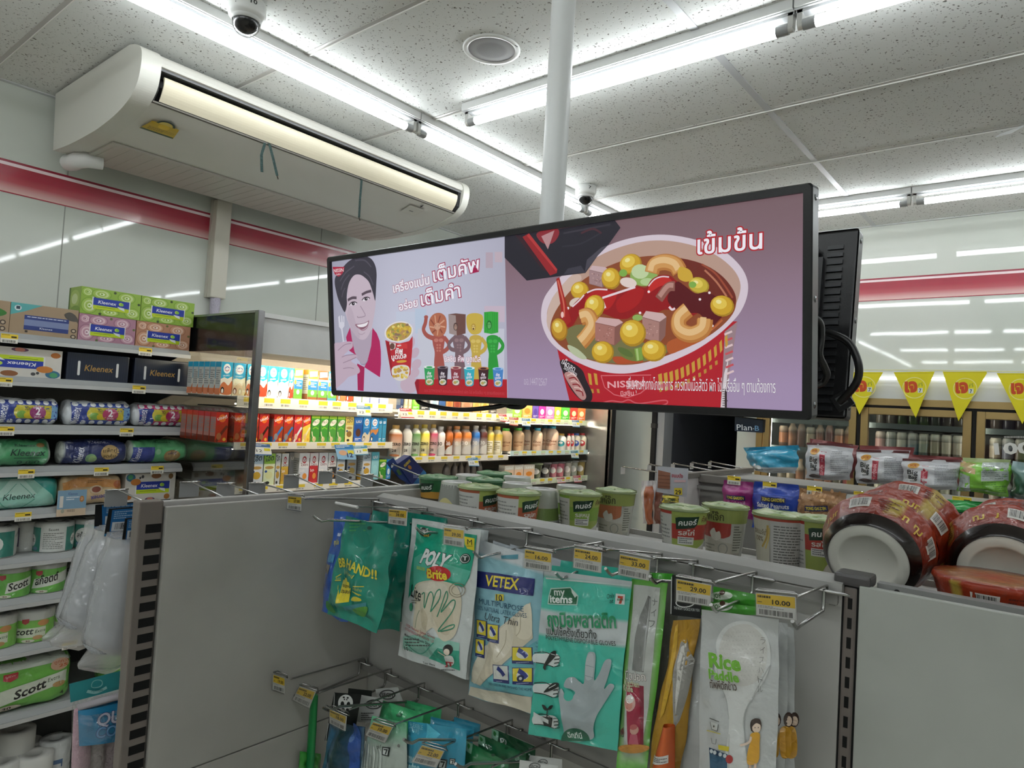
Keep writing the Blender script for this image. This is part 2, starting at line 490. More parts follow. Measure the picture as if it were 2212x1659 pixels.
def ceiling_mat():
    m,n,l,b = new_mat('mineral_tile')
    tc = n.new('ShaderNodeTexCoord')
    nz = n.new('ShaderNodeTexNoise'); nz.inputs['Scale'].default_value = 55; nz.inputs['Detail'].default_value = 2
    l.new(tc.outputs['Object'],nz.inputs['Vector'])
    mixv = n.new('ShaderNodeMix'); mixv.data_type = 'RGBA'; mixv.blend_type = 'LINEAR_LIGHT'; mixv.inputs['Factor'].default_value = 0.012
    l.new(tc.outputs['Object'],mixv.inputs['A']); l.new(nz.outputs['Color'],mixv.inputs['B'])
    def dots(scale,lo,hi,sel):
        v = n.new('ShaderNodeTexVoronoi'); v.inputs['Scale'].default_value = scale; l.new(mixv.outputs['Result'],v.inputs['Vector'])
        mr = n.new('ShaderNodeMapRange'); mr.inputs['From Min'].default_value = lo; mr.inputs['From Max'].default_value = hi
        mr.inputs['To Min'].default_value = 1; mr.inputs['To Max'].default_value = 0
        l.new(v.outputs['Distance'],mr.inputs['Value'])
        sp = n.new('ShaderNodeSeparateColor'); l.new(v.outputs['Color'],sp.inputs[0])
        gt = n.new('ShaderNodeMath'); gt.operation = 'GREATER_THAN'; gt.inputs[1].default_value = sel; l.new(sp.outputs[0],gt.inputs[0])
        mu = n.new('ShaderNodeMath'); mu.operation = 'MULTIPLY'; l.new(mr.outputs[0],mu.inputs[0]); l.new(gt.outputs[0],mu.inputs[1])
        return mu
    a = dots(68,0.13,0.24,0.25); c = dots(120,0.12,0.24,0.5)
    mx = n.new('ShaderNodeMath'); mx.operation = 'MAXIMUM'; l.new(a.outputs[0],mx.inputs[0]); l.new(c.outputs[0],mx.inputs[1])
    big = n.new('ShaderNodeTexNoise'); big.inputs['Scale'].default_value = 1.8; big.inputs['Detail'].default_value = 4; l.new(tc.outputs['Object'],big.inputs['Vector'])
    cr = n.new('ShaderNodeValToRGB'); cr.color_ramp.elements[0].position = 0.3; cr.color_ramp.elements[1].position = 0.7
    cr.color_ramp.elements[0].color = lin((220,222,219)); cr.color_ramp.elements[1].color = lin((229,231,228)); l.new(big.outputs['Fac'],cr.inputs[0])
    mc = n.new('ShaderNodeMix'); mc.data_type = 'RGBA'; l.new(mx.outputs[0],mc.inputs['Factor']); l.new(cr.outputs[0],mc.inputs['A'])
    mc.inputs['B'].default_value = lin((112,108,102)); l.new(mc.outputs['Result'],b.inputs['Base Color'])
    b.inputs['Roughness'].default_value = 0.9; b.inputs['Specular IOR Level'].default_value = 0.1
    bp = n.new('ShaderNodeBump'); bp.inputs['Strength'].default_value = 0.5; bp.inputs['Distance'].default_value = 0.004; bp.invert = True
    l.new(mx.outputs[0],bp.inputs['Height']); l.new(bp.outputs['Normal'],b.inputs['Normal'])
    MATS['tile'] = m
def floor_mat():
    m,n,l,b = new_mat('floor_tile')
    tc = n.new('ShaderNodeTexCoord'); br = n.new('ShaderNodeTexBrick'); br.offset = 0
    for k,v in (('Scale',1.0),('Mortar Size',0.003),('Brick Width',0.6),('Row Height',0.6)): br.inputs[k].default_value = v
    br.inputs['Color1'].default_value = lin((190,184,172)); br.inputs['Color2'].default_value = lin((196,190,180)); br.inputs['Mortar'].default_value = lin((120,115,108))
    l.new(tc.outputs['Object'],br.inputs['Vector']); l.new(br.outputs['Color'],b.inputs['Base Color']); b.inputs['Roughness'].default_value = 0.25
    MATS['floor'] = m
wall_mat(); ceiling_mat(); floor_mat()

DX0,DX1 = -2.15,-1.606           # storeroom doorway in the cooler wall
b = MB('floor'); b.box((WX - 0.1,RY - 0.1,-0.05),(RX + 0.1,WY + 2.0,0)); structure('floor',b)
b = MB('tile'); b.box((WX - 0.1,RY - 0.1,CH),(RX + 0.1,WY + 0.1,CH + 0.05)); structure('ceiling',b)
b = MB('wall'); b.box((WX - 0.1,RY,0),(WX,WY,CH)); structure('wall_left',b)
b = MB('wall'); b.box((RX,RY,0),(RX + 0.1,WY,CH)); structure('wall_right',b)
b = MB('wall'); b.box((WX,RY - 0.1,0),(RX,RY,CH)); structure('wall_front',b)
b = MB('wall')
b.box((WX,WY,1.892),(RX,WY + 0.1,CH)); b.box((WX,WY + 0.03,0),(DX0,WY + 0.1,1.892)); b.box((DX1,WY + 0.03,1.74),(RX,WY + 0.1,1.892))
b.box((DX1,WY + 0.03,0),(-1.44,WY + 0.1,1.74)); b.box((DX0,WY + 0.03,1.88),(DX1,WY + 0.1,1.892))
structure('wall_back',b)
# panel joints
b = MB('matte',(150,152,145))
for y in (0.985,2.2,3.42,-0.24,-1.46): b.box((WX,y,0),(WX + 0.0012,y + 0.004,CH))
structure('trim_1',b)
# printed red stripe, wraps round both walls
def stripe(b,P,a0,a1):
    rows = [(2.4075,'#8e1e34'),(2.3985,'#8e1e34'),(2.3985,'#efd9dc'),(2.3865,'#efd9dc'),(2.3865,'#9a1c32'),(2.352,'#a02036'),(2.325,'#b04650'),(2.300,'#cf9a98'),(2.286,'#dab2ae'),(2.286,'#9a2036'),(2.2815,'#9a2036')]
    vs = []; vc = []
    for z,c in rows:
        for a in (a0,a1): vs.append(P(a,z)); vc.append(lin(c))
    b.add(vs,[(2 * i,2 * i + 1,2 * i + 3,2 * i + 2) for i in range(len(rows) - 1)],None,'gloss',False,vc)
b = MB('gloss'); stripe(b,lambda a,z: (WX + 0.0016,a,z),RY,WY); structure('trim_2',b)
b = MB('gloss'); stripe(b,lambda a,z: (a,WY - 0.0016,z),WX,RX); structure('trim_3',b)
# ceiling grid
b = MB('plastic',(205,207,208))
for i in range(-2,5):
    x = -0.872 + 1.2 * i
    if WX < x < RX: b.box((x - 0.012,RY,CH - 0.003),(x + 0.012,WY,CH + 0.01),(196,198,200))
y = 0.69 - 0.585 * 8
while y < WY:
    if y > RY: b.box((WX,y - 0.007,CH - 0.002),(RX,y + 0.007,CH + 0.01),(188,186,182)); b.box((WX,y + 0.007,CH - 0.006),(RX,y + 0.0095,CH + 0.01),(226,225,220))
    y += 0.585
b.box((WX,WY - 0.02,CH - 0.004),(RX,WY,CH + 0.01)); b.box((WX,RY,CH - 0.004),(WX + 0.02,WY,CH + 0.01))
structure('trim_4',b)
# doorway to the storeroom
b = MB('matte',(70,72,74))
b.box((DX0,WY + 0.03,0),(DX0 + 0.05,WY + 0.16,1.88),(150,152,154)); b.box((DX0 - 0.03,WY + 0.005,0),(DX0,WY + 0.03,1.88),(26,26,27))
b.box((DX0 - 0.03,WY - 0.004,1.50),(DX0 + 0.004,WY + 0.03,1.53),(60,58,56))
structure('door_1',b)
b = MB('matte',(48,50,54))
b.box((DX0 + 0.03,WY + 0.16,0),(DX0 + 0.05,WY + 1.9,1.9),(74,76,82)); b.box((DX0 - 0.1,WY + 1.9,0),(1.0,WY + 1.95,1.9),(22,25,25)); b.box((-1.2,WY + 0.16,0),(-1.16,WY + 1.9,1.9),(30,32,33))
b.box((DX0,WY + 0.1,1.9),(-1.16,WY + 1.95,1.94),(30,30,30))
structure('wall_storeroom',b)
for i,(x,z,c) in enumerate(((-2.0,1.05,'#15382f'),(-1.62,1.05,'#173c33'),(-2.0,1.36,'#132f28'),(-1.62,1.36,'#16382f'))):
    q = MB('plastic',c); lo = V(x,WY + 1.2,z)
    q.box(lo,lo + V(0.34,0.3,0.28),c,bev=0.01)
    for k in range(4): q.box(lo + V(0.04 + 0.07 * k,-0.004,0.05),lo + V(0.085 + 0.07 * k,0.002,0.2),'#0b1f1a')
    root = mono('storage_crate',q,'dark green crate stacked in the unlit storeroom doorway','crate',lo,'crates in the storeroom')
# table that carries the storeroom crates
q = MB('matte',(30,32,32)); q.box((-2.05,WY + 1.15,1.0),(-1.25,WY + 1.6,1.05))
for x in (-2.03,-1.3): q.box((x,WY + 1.2,0),(x + 0.04,WY + 1.24,1.0)); q.box((x,WY + 1.5,0),(x + 0.04,WY + 1.54,1.0))
mono('storeroom_rack',q,'dark rack under the crates inside the storeroom','rack',V(-1.65,WY + 1.35,0))

# ------------------------------------------------------------------ ceiling lights
def tube_light(p,d,L,label,group):
    """a batten with one bare tube; p start on the ceiling, d unit direction"""
    p = Vector(p); d = Vector(d); s = Vector((-d.y,d.x,0))
    root = thing('tube_light',label,'ceiling light',p + d * (L / 2),group)
    h = MB('plastic',(232,233,232))
    def rib(w0,w1,z0,z1,c=None,a=0.0,e=0.0):
        vs = [p + d * t + s * w + V(0,0,z) for t in (a,L - e) for w in (w0,w1) for z in (z0,z1)]
        h.add(vs,[(0,1,3,2),(4,6,7,5),(0,4,5,1),(2,3,7,6),(0,2,6,4),(1,5,7,3)],c)
    rib(-0.031,0.031,-0.026,0,None,0.0012,0.0012)
    for w in (-0.025,0.019): rib(w,w + 0.006,-0.0285,-0.026,(206,208,210))
    rib(-0.012,0.012,-0.034,-0.026,(214,216,218),0.002,0.002)
    part('housing',h,root)
    t = MB('tubeglow'); t.tube([p + d * 0.045 + V(0,0,-0.064),p + d * (L - 0.045) + V(0,0,-0.064)],0.0145,12)
    part('tube',t,root,'glowing white glass tube')
    for e,sg in ((0.0,1),(L,-1)):
        k = MB('plastic',(150,152,150)); q = p + d * e
        k.tube([q + d * (sg * 0.018) + V(0,0,-0.064),q + d * (sg * 0.05) + V(0,0,-0.064)],0.0152,12,(158,160,160))
        k.tube([q + d * (sg * 0.005) + V(0,0,-0.064),q + d * (sg * 0.018) + V(0,0,-0.064)],0.0125,10,(215,214,208))
        a = q + d * (sg * 0.011); M = Matrix.Translation(a + V(0,0,-0.046)) @ Matrix.Rotation(math.atan2(d.y,d.x),4,'Z')
        k.box((-0.007,-0.012,-0.02),(0.007,0.012,0.02),(200,200,196),M=M)
        part('lamp_holder',k,root)
YA,LA,PA = 0.585,1.212,1.215
WHO = ['above the window side of the shop','near the dome camera','over the hanging screen']
for i in range(-4,3):
    y = YA + PA * i; L = LA if i < 2 else 0.75
    lab = {0: 'tube light running beside the air conditioner under the first dome camera',1: 'tube light beside the far end of the air conditioner, behind the pole',2: 'short tube light end peeping over the hanging screen near the small dome camera'}.get(i,'tube light continuing the air conditioner row behind the viewer')
    tube_light((-2.02,y,CH),(0,1,0),L,lab,'tube lights along the air conditioner')
for j,y in enumerate((1.855,3.61,-0.05,-1.8,-3.5)):
    for i in range(4):
        x = -1.80 + 1.205 * i
        if y == 1.855: lab = ('tube light crossing the ceiling behind the white pole','tube light at the upper edge joined to the one behind the pole','tube light further along the row that passes the pole','last tube light of the row that passes the pole')[i]
        elif y == 3.61: lab = ('tube light of the cooler wall row hidden by the hanging screen','tube light above the yellow flags and cooler doors','tube light of the cooler wall row further along','last tube light of the cooler wall row')[i]
        else: lab = 'tube light on the ceiling behind the viewer'
        if y == 3.61 and i == 0: lab = 'tube light just past the edge of the hanging screen, before the cooler wall'
        tube_light((x,y,CH),(1,0,0),1.203,lab,['tube lights in the row past the pole','tube lights along the cooler wall','tube lights behind the viewer','tube lights behind the viewer','tube lights behind the viewer'][j])

# ------------------------------------------------------------------ ceiling speaker, dome cameras, pole
c = PZ(1062,106,CH)
root = thing('ceiling_speaker','round grey ceiling speaker grille with a white ring beside the pole','speaker',c)
q = MB('plastic',(225,226,224)); q.lathe([(0.074,-0.003),(0.078,-0.006),(0.088,-0.006),(0.0915,-0.002),(0.0915,0.0)],c,40); q.add([c + V(0.083,0.012,-0.0065),c + V(0.087,0.012,-0.0065),c + V(0.087,0.026,-0.0065),c + V(0.083,0.026,-0.0065)],[(0,1,2,3)],(60,60,62)); part('ring',q,root)
m,n,l,bs = new_mat('speaker_mesh')
tc = n.new('ShaderNodeTexCoord'); vo = n.new('ShaderNodeTexVoronoi'); vo.inputs['Scale'].default_value = 380; vo.inputs['Randomness'].default_value = 0
l.new(tc.outputs['Object'],vo.inputs['Vector']); cr = n.new('ShaderNodeValToRGB'); cr.color_ramp.elements[0].position = 0.28; cr.color_ramp.elements[1].position = 0.42
cr.color_ramp.elements[0].color = lin((60,60,62)); cr.color_ramp.elements[1].color = lin((150,150,152)); l.new(vo.outputs['Distance'],cr.inputs[0]); l.new(cr.outputs[0],bs.inputs['Base Color']); bs.inputs['Roughness'].default_value = 0.6
MATS['speaker'] = m
q = MB('speaker'); q.lathe([(0.0001,-0.0055),(0.04,-0.005),(0.075,-0.003)],c,40); part('grille',q,root)
def dome(c,num,label):
    root = thing('dome_camera',label,'security camera',c)
    q = MB('plastic',(226,227,224)); q.lathe([(0.046,0),(0.052,-0.004),(0.053,-0.034),(0.050,-0.046),(0.040,-0.050)],c,36)
    d = (EYE - c); d.z = 0; d.normalize(); a0 = math.atan2(d.y,d.x)
    art = Art(q,lambda u,v,h: c + V((0.0533 + h) * math.cos(a0 + u / 0.053),(0.0533 + h) * math.sin(a0 + u / 0.053),v),mat='plastic')
    art.text(num,(0.008 if len(num) > 1 else 0.014,-0.027),(0.026,-0.027),-0.013,'#1b1b1b',0.02)
    art.ell(-0.033,-0.03,0.0018,0.0018,'#777777',8)
    part('base',q,root)
    tilt = Matrix.Rotation(R(-10),3,d.cross(V(0,0,1)))
    q = MB('plastic',(214,215,213)); q.lathe([(0.040,-0.046),(0.0425,-0.05),(0.0425,-0.056),(0.0375,-0.06)],c,32); part('trim_ring',q,root)
    q = MB('gloss',(14,14,15)); pr = [(0.0375 * math.cos(R(a)),-0.056 - 0.037 * math.sin(R(a))) for a in range(0,86,8)] + [(0.0003,-0.0932)]
    q.lathe(pr,c,32)
    part('dome',q,root,'black glossy dome')
    q = MB('plastic',(238,238,238)); w = c + V(0,0,-0.062) + d * 0.003
    M = Matrix.Rotation(R(62),4,d.cross(V(0,0,1))).to_3x3()
    pts = [w + M @ V(0.0385 * math.cos(t),0.0385 * math.sin(t),0) for t in [2 * math.pi * i / 40 for i in range(41)]]
    q.tube([p for p in pts if p.z < c.z - 0.055],0.0016,6); part('dome_rim',q,root)
    return root
dome(PZ(535,4,CH),'10','white dome camera numbered 10 between the tube lights')
dome(PZ(1266,402,CH),'7','small white dome camera numbered 7 above the hanging screen')

# paper scrap
a,b_ = PZ(2150,289,CH - 0.004),PZ(2230,262,CH - 0.004)
q = MB('matte',(226,228,228))
q.add([a + V(0.0,-0.02,-0.022),a + V(0.01,0.012,0.0),b_ + V(0,0.006,0.001),b_ + V(0,-0.012,-0.003),a + V(0.05,-0.018,-0.016)],[(0,4,3,2,1)])
mono('paper_scrap',q,'torn white paper scrap hanging from the ceiling grid','paper',a)
# ------------------------------------------------------------------ ceiling-hung air conditioner
A0,A1 = 0.90,2.445
PROF = [(-3.095,2.69),(-3.07,2.462),(-2.9,2.452),(-2.683,2.453),(-2.60,2.4585),(-2.528,2.467),(-2.47,2.477),(-2.422,2.490),(-2.383,2.506),(-2.352,2.527),(-2.333,2.552),(-2.324,2.579),(-2.320,2.606),(-2.322,2.631),(-2.330,2.649),(-2.348,2.664),(-2.38,2.678),(-2.423,2.689)]
def dens(pts,k=4):
    out = []
    for i in range(len(pts) - 1):
        p0,p1,p2,p3 = [Vector(pts[max(0,min(len(pts) - 1,i + d))]) for d in (-1,0,1,2)]
        for j in range(k):
            t = j / k; out.append(tuple(0.5 * ((2 * p1) + (p2 - p0) * t + (2 * p0 - 5 * p1 + 4 * p2 - p3) * t * t + (3 * p1 - p0 - 3 * p2 + p3) * t ** 3)))
    return out + [tuple(pts[-1])]
FULL = PROF[:1] + dens(PROF[1:])
root = thing('air_conditioner','long cream white ceiling air conditioner with curved belly','air conditioner',V(-2.7,1.67,2.69))
q = MB('plastic',(212,211,202)); q.prism(FULL,'y',A0,A0 + 0.062); part('end_cap',q,root); q = MB('plastic',(212,211,202)); q.prism(FULL,'y',A1 - 0.042,A1); part('end_cap',q,root)
inner = [(x + 0.004 if x < -3 else x - 0.004,z + 0.003 if z < 2.6 else z - 0.003) for x,z in PROF]
cut = inner[:1] + dens(inner[1:9]) + [(-2.376,2.515),(-2.44,2.53),(-2.445,2.615),(-2.342,2.616),(-2.329,2.618)] + dens(inner[13:])
q = MB('plastic',(216,214,206)); q.prism(cut,'y',A0 + 0.062,A1 - 0.042)
part('body',q,root)
q = MB('matte',(24,24,25)); q.box((-2.44,A0 + 0.064,2.525),(-2.41,A1 - 0.044,2.614))
q.box((-2.40,A0 + 0.064,2.608),(-2.337,A1 - 0.044,2.6155),(120,121,122)); q.box((-2.40,A0 + 0.064,2.511),(-2.371,A1 - 0.044,2.5165),(112,108,100))
q.prism([(-2.41,2.53),(-2.37,2.517),(-2.345,2.54),(-2.338,2.61),(-2.41,2.61)],'y',A0 + 0.062,A0 + 0.068,(60,60,60)); q.prism([(-2.41,2.53),(-2.37,2.517),(-2.345,2.54),(-2.338,2.61),(-2.41,2.61)],'y',A1 - 0.06,A1 - 0.042,(40,40,40))
part('outlet_slot',q,root,'black outlet slot')
q = MB('plastic',(226,217,192)); pr = dens([(-2.368,2.5175),(-2.349,2.54),(-2.339,2.562),(-2.336,2.584),(-2.340,2.592)],3) + [(-2.346,2.592),(-2.343,2.565),(-2.354,2.541)]
q.prism(pr,'y',A0 + 0.082,A1 - 0.066); part('louver',q,root,'long cream louver blade')
q = MB('plastic',(190,187,178)); q.box((-3.04,A0 + 0.08,2.4475),(-2.72,A1 - 0.06,2.4545))
for i in range(30): q.box((-3.02,A0 + 0.1 + i * 0.0465,2.4465),(-2.74,A0 + 0.102 + i * 0.0465,2.4476),(185,182,173))
part('intake_grille',q,root)
# sticker on the curved belly, picked up on a plane that lies on the belly
def belly(y,s_):
    """point on the curved underside: s_ = distance along the profile from the front lip"""
    pts = [Vector((x,z)) for x,z in PROF[9:2:-1]]
    for a,b2 in zip(pts,pts[1:]):
        L = (b2 - a).length
        if s_ <= L: p = a + (b2 - a) * (s_ / L); return V(p.x,y,p.y)
        s_ -= L
    return V(pts[-1].x,y,pts[-1].y)
def bmp(u,v,h):
    p = belly(v,u); return p + V(0.5,0,-0.87) * (h + 0.0035)
q = MB('matte'); art = Art(q,bmp,mat='card',maxe=0.012)
yc = PX(349,287,-2.41).y + 0.03
def st(x,y): return (0.142 + (0.5 - y) * -0.1,yc + (x - 0.5) * 0.115)
ar = Art(q,bmp,st,'card',maxe=0.012)
ar.poly([(0.0,0.92),(0.1,0.2),(0.26,0.18),(0.75,0.18),(0.9,0.2),(1.0,0.92)],'#c8a936')
ar.ell(0.5,0.22,0.27,0.26,'#3b4a44',16,0,180,360); ar.ell(0.5,0.22,0.2,0.19,'#d8c26a',16,0,180,360)
ar.ell(0.5,0.36,0.16,0.16,'#e0bf3a'); ar.rect(0.02,0.82,0.98,0.92,'#4c5c42'); ar.lines(0.15,0.55,0.9,0.78,5,'#7d6a28',4)
part('energy_sticker',q,root,'yellow energy rating sticker')
q = MB('card'); yb = PX(898,458,-2.42).y
ar = Art(q,bmp,lambda x,y: (0.07 + y * 0.075,yb + (x - 0.5) * 0.09),'card',maxe=0.012)
ar.rect(0,0,1,1,'#b9b6ab'); ar.rect(0.012,0.015,0.988,0.985,'#d8d6cc'); ar.rect(0.35,0.5,0.62,0.6,'#8d8b85'); ar.text('4',(0.55,-0.1),(0.68,-0.1),0.3,'#1d1d1d',0.03)
part('maker_plate',q,root)
for nm,pts in (('ribbon',[(582,312),(590,345),(598,380)]),('ribbon',[(572,310),(564,335),(565,372)]),('ribbon',[(781,390),(777,430),(775,470)])):
    q = MB('cloth',(58,74,72)); P0 = PX(pts[0][0],pts[0][1],-2.366); path = [P0 + V(-0.015,0,0.012),P0]
    for x,y in pts[1:]:
        p = PX(x,y,-2.352); path.append(V(-2.35,p.y,p.z))
    for i in range(len(path) - 1):
        a,b2 = path[i],path[i + 1]; w = V(0.0,0.0055,0.001)
        q.add([a - w,a + w,b2 + w,b2 - w],[(0,1,2,3)]); q.add([a - w + V(0.0006,0,0),a + w + V(0.0006,0,0),b2 + w + V(0.0006,0,0),b2 - w + V(0.0006,0,0)],[(3,2,1,0)])
    if pts[0][0] != 572: q.tube([path[-1],path[-1] + V(0.002,0.004,-0.012)],0.0025,6,(70,66,60))
    part(nm,q,root,'dark green telltale ribbon')
q = MB('plastic',(222,222,220)); p = V(-3.0,0.985,2.452)
q.tube([p + V(-0.1,-0.02,-0.012),p + V(-0.05,-0.02,-0.02),p + V(0,-0.02,-0.02),p + V(0.03,0.0,-0.016),p + V(0.04,0.05,-0.01)],0.032,14)
part('drain_elbow',q,root,'white drain pipe elbow')

# ------------------------------------------------------------------ white pipe cover on the wall
a = PX(472,425,-3.11).y; b2 = PX(505,425,-3.11).y; zb = PX(480,645,-3.11).z
root = thing('pipe_cover','cream pipe cover running down the wall from the air conditioner','pipe cover',V(-3.13,(a + b2) / 2,zb))
q = MB('plastic',(205,200,186)); q.box((WX + 0.001,a,zb),(-3.115,b2,2.47),bev=0.006); q.box((WX + 0.001,a - 0.004,zb),(WX + 0.02,b2 + 0.004,2.47),(196,192,180)); part('channel',q,root)
q = MB('cloth',(196,190,205)); ym = (a + b2) / 2
q.tube([V(-3.14,ym,zb + 0.02),V(-3.14,ym,zb - 0.03),V(-3.138,ym - 0.002,zb - 0.09),V(-3.135,ym - 0.004,zb - 0.16)],[0.024,0.023,0.02,0.026],12); part('wrapped_pipe',q,root,'pale lilac foam wrapped pipe')

# ------------------------------------------------------------------ the pole and its two back-to-back screens
TX,TZ,TW,TH = -0.836,1.741,1.104,0.331
TT = R(7.02)
root = thing('ceiling_pole','white steel pole dropping from the ceiling to the screens','pole',V(-0.846,1.142,2.70))
q = MB('plastic',(222,224,223)); q.tube([V(-0.846,1.142,2.70),V(-0.846,1.142,1.70)],0.0255,24); part('tube',q,root)
q = MB('plastic',(222,224,223)); q.lathe([(0.0256,2.66),(0.06,2.69),(0.075,2.70)],V(-0.846,1.142,0),24); part('ceiling_flange',q,root)
q = MB('blackplastic',(24,24,26)); q.box((-1.1,1.125,1.70),(-0.6,1.16,1.74)); q.box((-1.05,1.066,1.68),(-1.02,1.222,1.76)); q.box((-0.68,1.066,1.68),(-0.65,1.222,1.76)); part('screen_bracket',q,root,'black bracket')

def frame_mb(M,W,H,D,bz,col=(22,22,24)):
    """bezel ring, local x across, z up, -y towards the viewer of the screen"""
    b = MB('blackplastic',col); w,h = W / 2,H / 2; r = 0.006
    def rr(w,h,r,n=4):
        out = []
        for cx,cz,a0 in ((w - r,h - r,0),(-w + r,h - r,90),(-w + r,-h + r,180),(w - r,-h + r,270)):
            for i in range(n + 1): a = R(a0 + 90 * i / n); out.append((cx + r * math.cos(a),cz + r * math.sin(a)))
        return out
    o = rr(w,h,r); o2 = rr(w - 0.002,h - 0.002,r); i_ = rr(w - bz[0],h - bz[1],0.0015); N = len(o)
    rings = [[V(x,D,z) for x,z in o],[V(x,0.003,z) for x,z in o],[V(x,0.0,z) for x,z in o2],[V(x,0.0,z) for x,z in i_],[V(x,0.007,z) for x,z in i_]]
    vs = [M @ p for ring in rings for p in ring]
    b.add(vs,[(k * N + j,k * N + (j + 1) % N,(k + 1) * N + (j + 1) % N,(k + 1) * N + j) for k in range(1,4) for j in range(N)],col)
    b.add(vs,[(j,(j + 1) % N,N + (j + 1) % N,N + j) for j in range(N)],(70,71,73),'plastic')
    return b
MT1 = Matrix.Translation(V(TX,1.002,TZ)) @ Matrix.Rotation(TT,4,'X')
MT2 = Matrix.Translation(V(TX - 0.004,1.285,TZ + 0.004)) @ Matrix.Rotation(math.pi,4,'Z') @ Matrix.Rotation(TT,4,'X')
screen1 = thing('display_screen','wide black hanging screen showing a cup noodle advertisement','screen',V(TX,1.02,TZ - TH / 2))
part('bezel',frame_mb(MT1,TW,TH,0.03,(0.0125,0.0125)),screen1)
def back_mb(M,W,H):
    b = MB('blackplastic',(20,20,22)); w,h = W / 2 - 0.002,H / 2 - 0.002
    b.box((-w,0.022,-h),(w,0.030,h),M=M,bev=0.003); b.box((-w + 0.05,0.03,-h + 0.06),(w - 0.05,0.045,h - 0.05),(24,25,27),M=M)
    for sx in (-1,1):
        for i in range(22):
            z = h - 0.03 - i * 0.0135; x0 = sx * (w - 0.034)
            b.box((x0 - 0.013,0.0285,z - 0.0035),(x0 + 0.013,0.0335,z + 0.0035),(38,39,42),M=M)
            if i < 16: b.box((x0 - sx * 0.037 - 0.006,0.0285,z - 0.0035),(x0 - sx * 0.037 + 0.006,0.047,z + 0.0035),(38,39,42),M=M)
        b.box((sx * (w - 0.08) - 0.022,0.045,0.01),(sx * (w - 0.08) + 0.022,0.0465,h - 0.03),(62,66,72),M=M)
        b.box((sx * (w - 0.076) - 0.016,0.0465,0.05),(sx * (w - 0.076) + 0.016,0.0468,0.1),(72,76,82),M=M)
    return b
part('back_cover',back_mb(MT1,TW,TH),screen1)
def bolts(M):
    b = MB('chrome',(120,122,125))
    for z in (0.147,0.005,-0.145):
        for sx in (-1,1): b.lathe([(0.0001,0.0012),(0.004,0.0012),(0.005,0)],(0,0,0),10,M=M @ Matrix.Translation(V(sx * TW / 2,0.016,z)) @ Matrix.Rotation(R(90 * sx),4,'Y'))
    return b
part('bolt',bolts(MT1),screen1)
screen2 = thing('display_screen','second hanging screen seen from its ribbed black back','screen',V(TX,1.30,TZ - TH / 2))
part('bezel',frame_mb(MT2,TW,TH,0.03,(0.0125,0.0125)),screen2)
part('back_cover',back_mb(MT2,TW,TH),screen2)
part('bolt',bolts(MT2),screen2)
q = MB('screen',(70,60,66)); q.box((-0.54,0.006,-0.15),(0.54,0.0065,0.15),M=MT2); part('panel',q,screen2)
# cables
def cable(pts,r,parent,col=(16,16,17)):
    q = MB('plastic',col); P = [Vector(p) for p in pts]; out = []
    for i in range(len(P) - 1):
        p0,p1,p2,p3 = P[max(i - 1,0)],P[i],P[i + 1],P[min(i + 2,len(P) - 1)]
        for k in range(6):
            t = k / 6
            out.append(0.5 * ((2 * p1) + (p2 - p0) * t + (2 * p0 - 5 * p1 + 4 * p2 - p3) * t * t + (3 * p1 - p0 - 3 * p2 + p3) * t ** 3))
    out.append(P[-1]); q.tube(out,r,8); return part('power_cable',q,parent)
cable([PY(1735,704,1.205),PY(1772,714,1.205),PY(1800,722,1.2),PY(1835,742,1.2),PY(1855,790,1.2),PY(1848,830,1.21),PY(1815,868,1.235)],0.0062,screen2)
cable([PY(1700,660,1.08),PY(1765,690,1.13),PY(1774,725,1.14),PY(1770,765,1.14),PY(1780,790,1.15),PY(1786,812,1.16),PY(1768,832,1.16),PY(1720,830,1.12)],0.0055,screen1)
q = MB('blackplastic',(34,34,36)); c = PY(1820,866,1.236); M = Matrix.Translation(c) @ Matrix.Rotation(R(-35),4,'Y'); q.box((-0.014,-0.003,-0.014),(0.014,0.003,0.014),M=M); q.box((-0.0075,-0.0034,-0.006),(0.0075,-0.003,0.009),(96,98,100),M=M); part('cable_tag',q,screen2,'black tag on the cable end')
cable([PY(900,845,1.06),PY(905,868,1.05),PY(950,880,1.05),PY(1000,885,1.05),PY(1055,881,1.05),PY(1090,874,1.05),PY(1105,862,1.06)],0.005,screen1)
cable([PY(1080,855,1.06),PY(1086,870,1.06),PY(1110,878,1.06),PY(1130,876,1.06),PY(1140,860,1.06)],0.006,screen1)
# badge hanging from the lower edge
q = MB('gloss'); zr = Pane(MT1 @ V(0,0.012,0),MT1.to_3x3() @ V(1,0,0),MT1.to_3x3() @ V(0,0,1))
a0,a1,a2,a3 = [zr.uv(*p) for p in ((1587,900),(1649,908),(1647,935),(1587,931))]
q.prism([a3,a2,a1,a0],'y',0,0.010,'#1c2536','gloss'); q.v = [tuple(MT1 @ V(p[0],0.012 + p[1],p[2])) for p in q.v]
ar = Art(q,zr.mp,lambda x,y: zr.uv(1340 + x / 4.88,880 + y / 4.88),'gloss')
ar.text('Plan',(1228,238),(1388,243),62,'#eef1f5',-0.004); ar.text('·',(1400,240),(1410,240),30,'#eef1f5',0.02); ar.text('B',(1419,246),(1464,248),56,'#79a9d0',-0.004)
part('badge',q,screen1,'small navy badge reading Plan B')
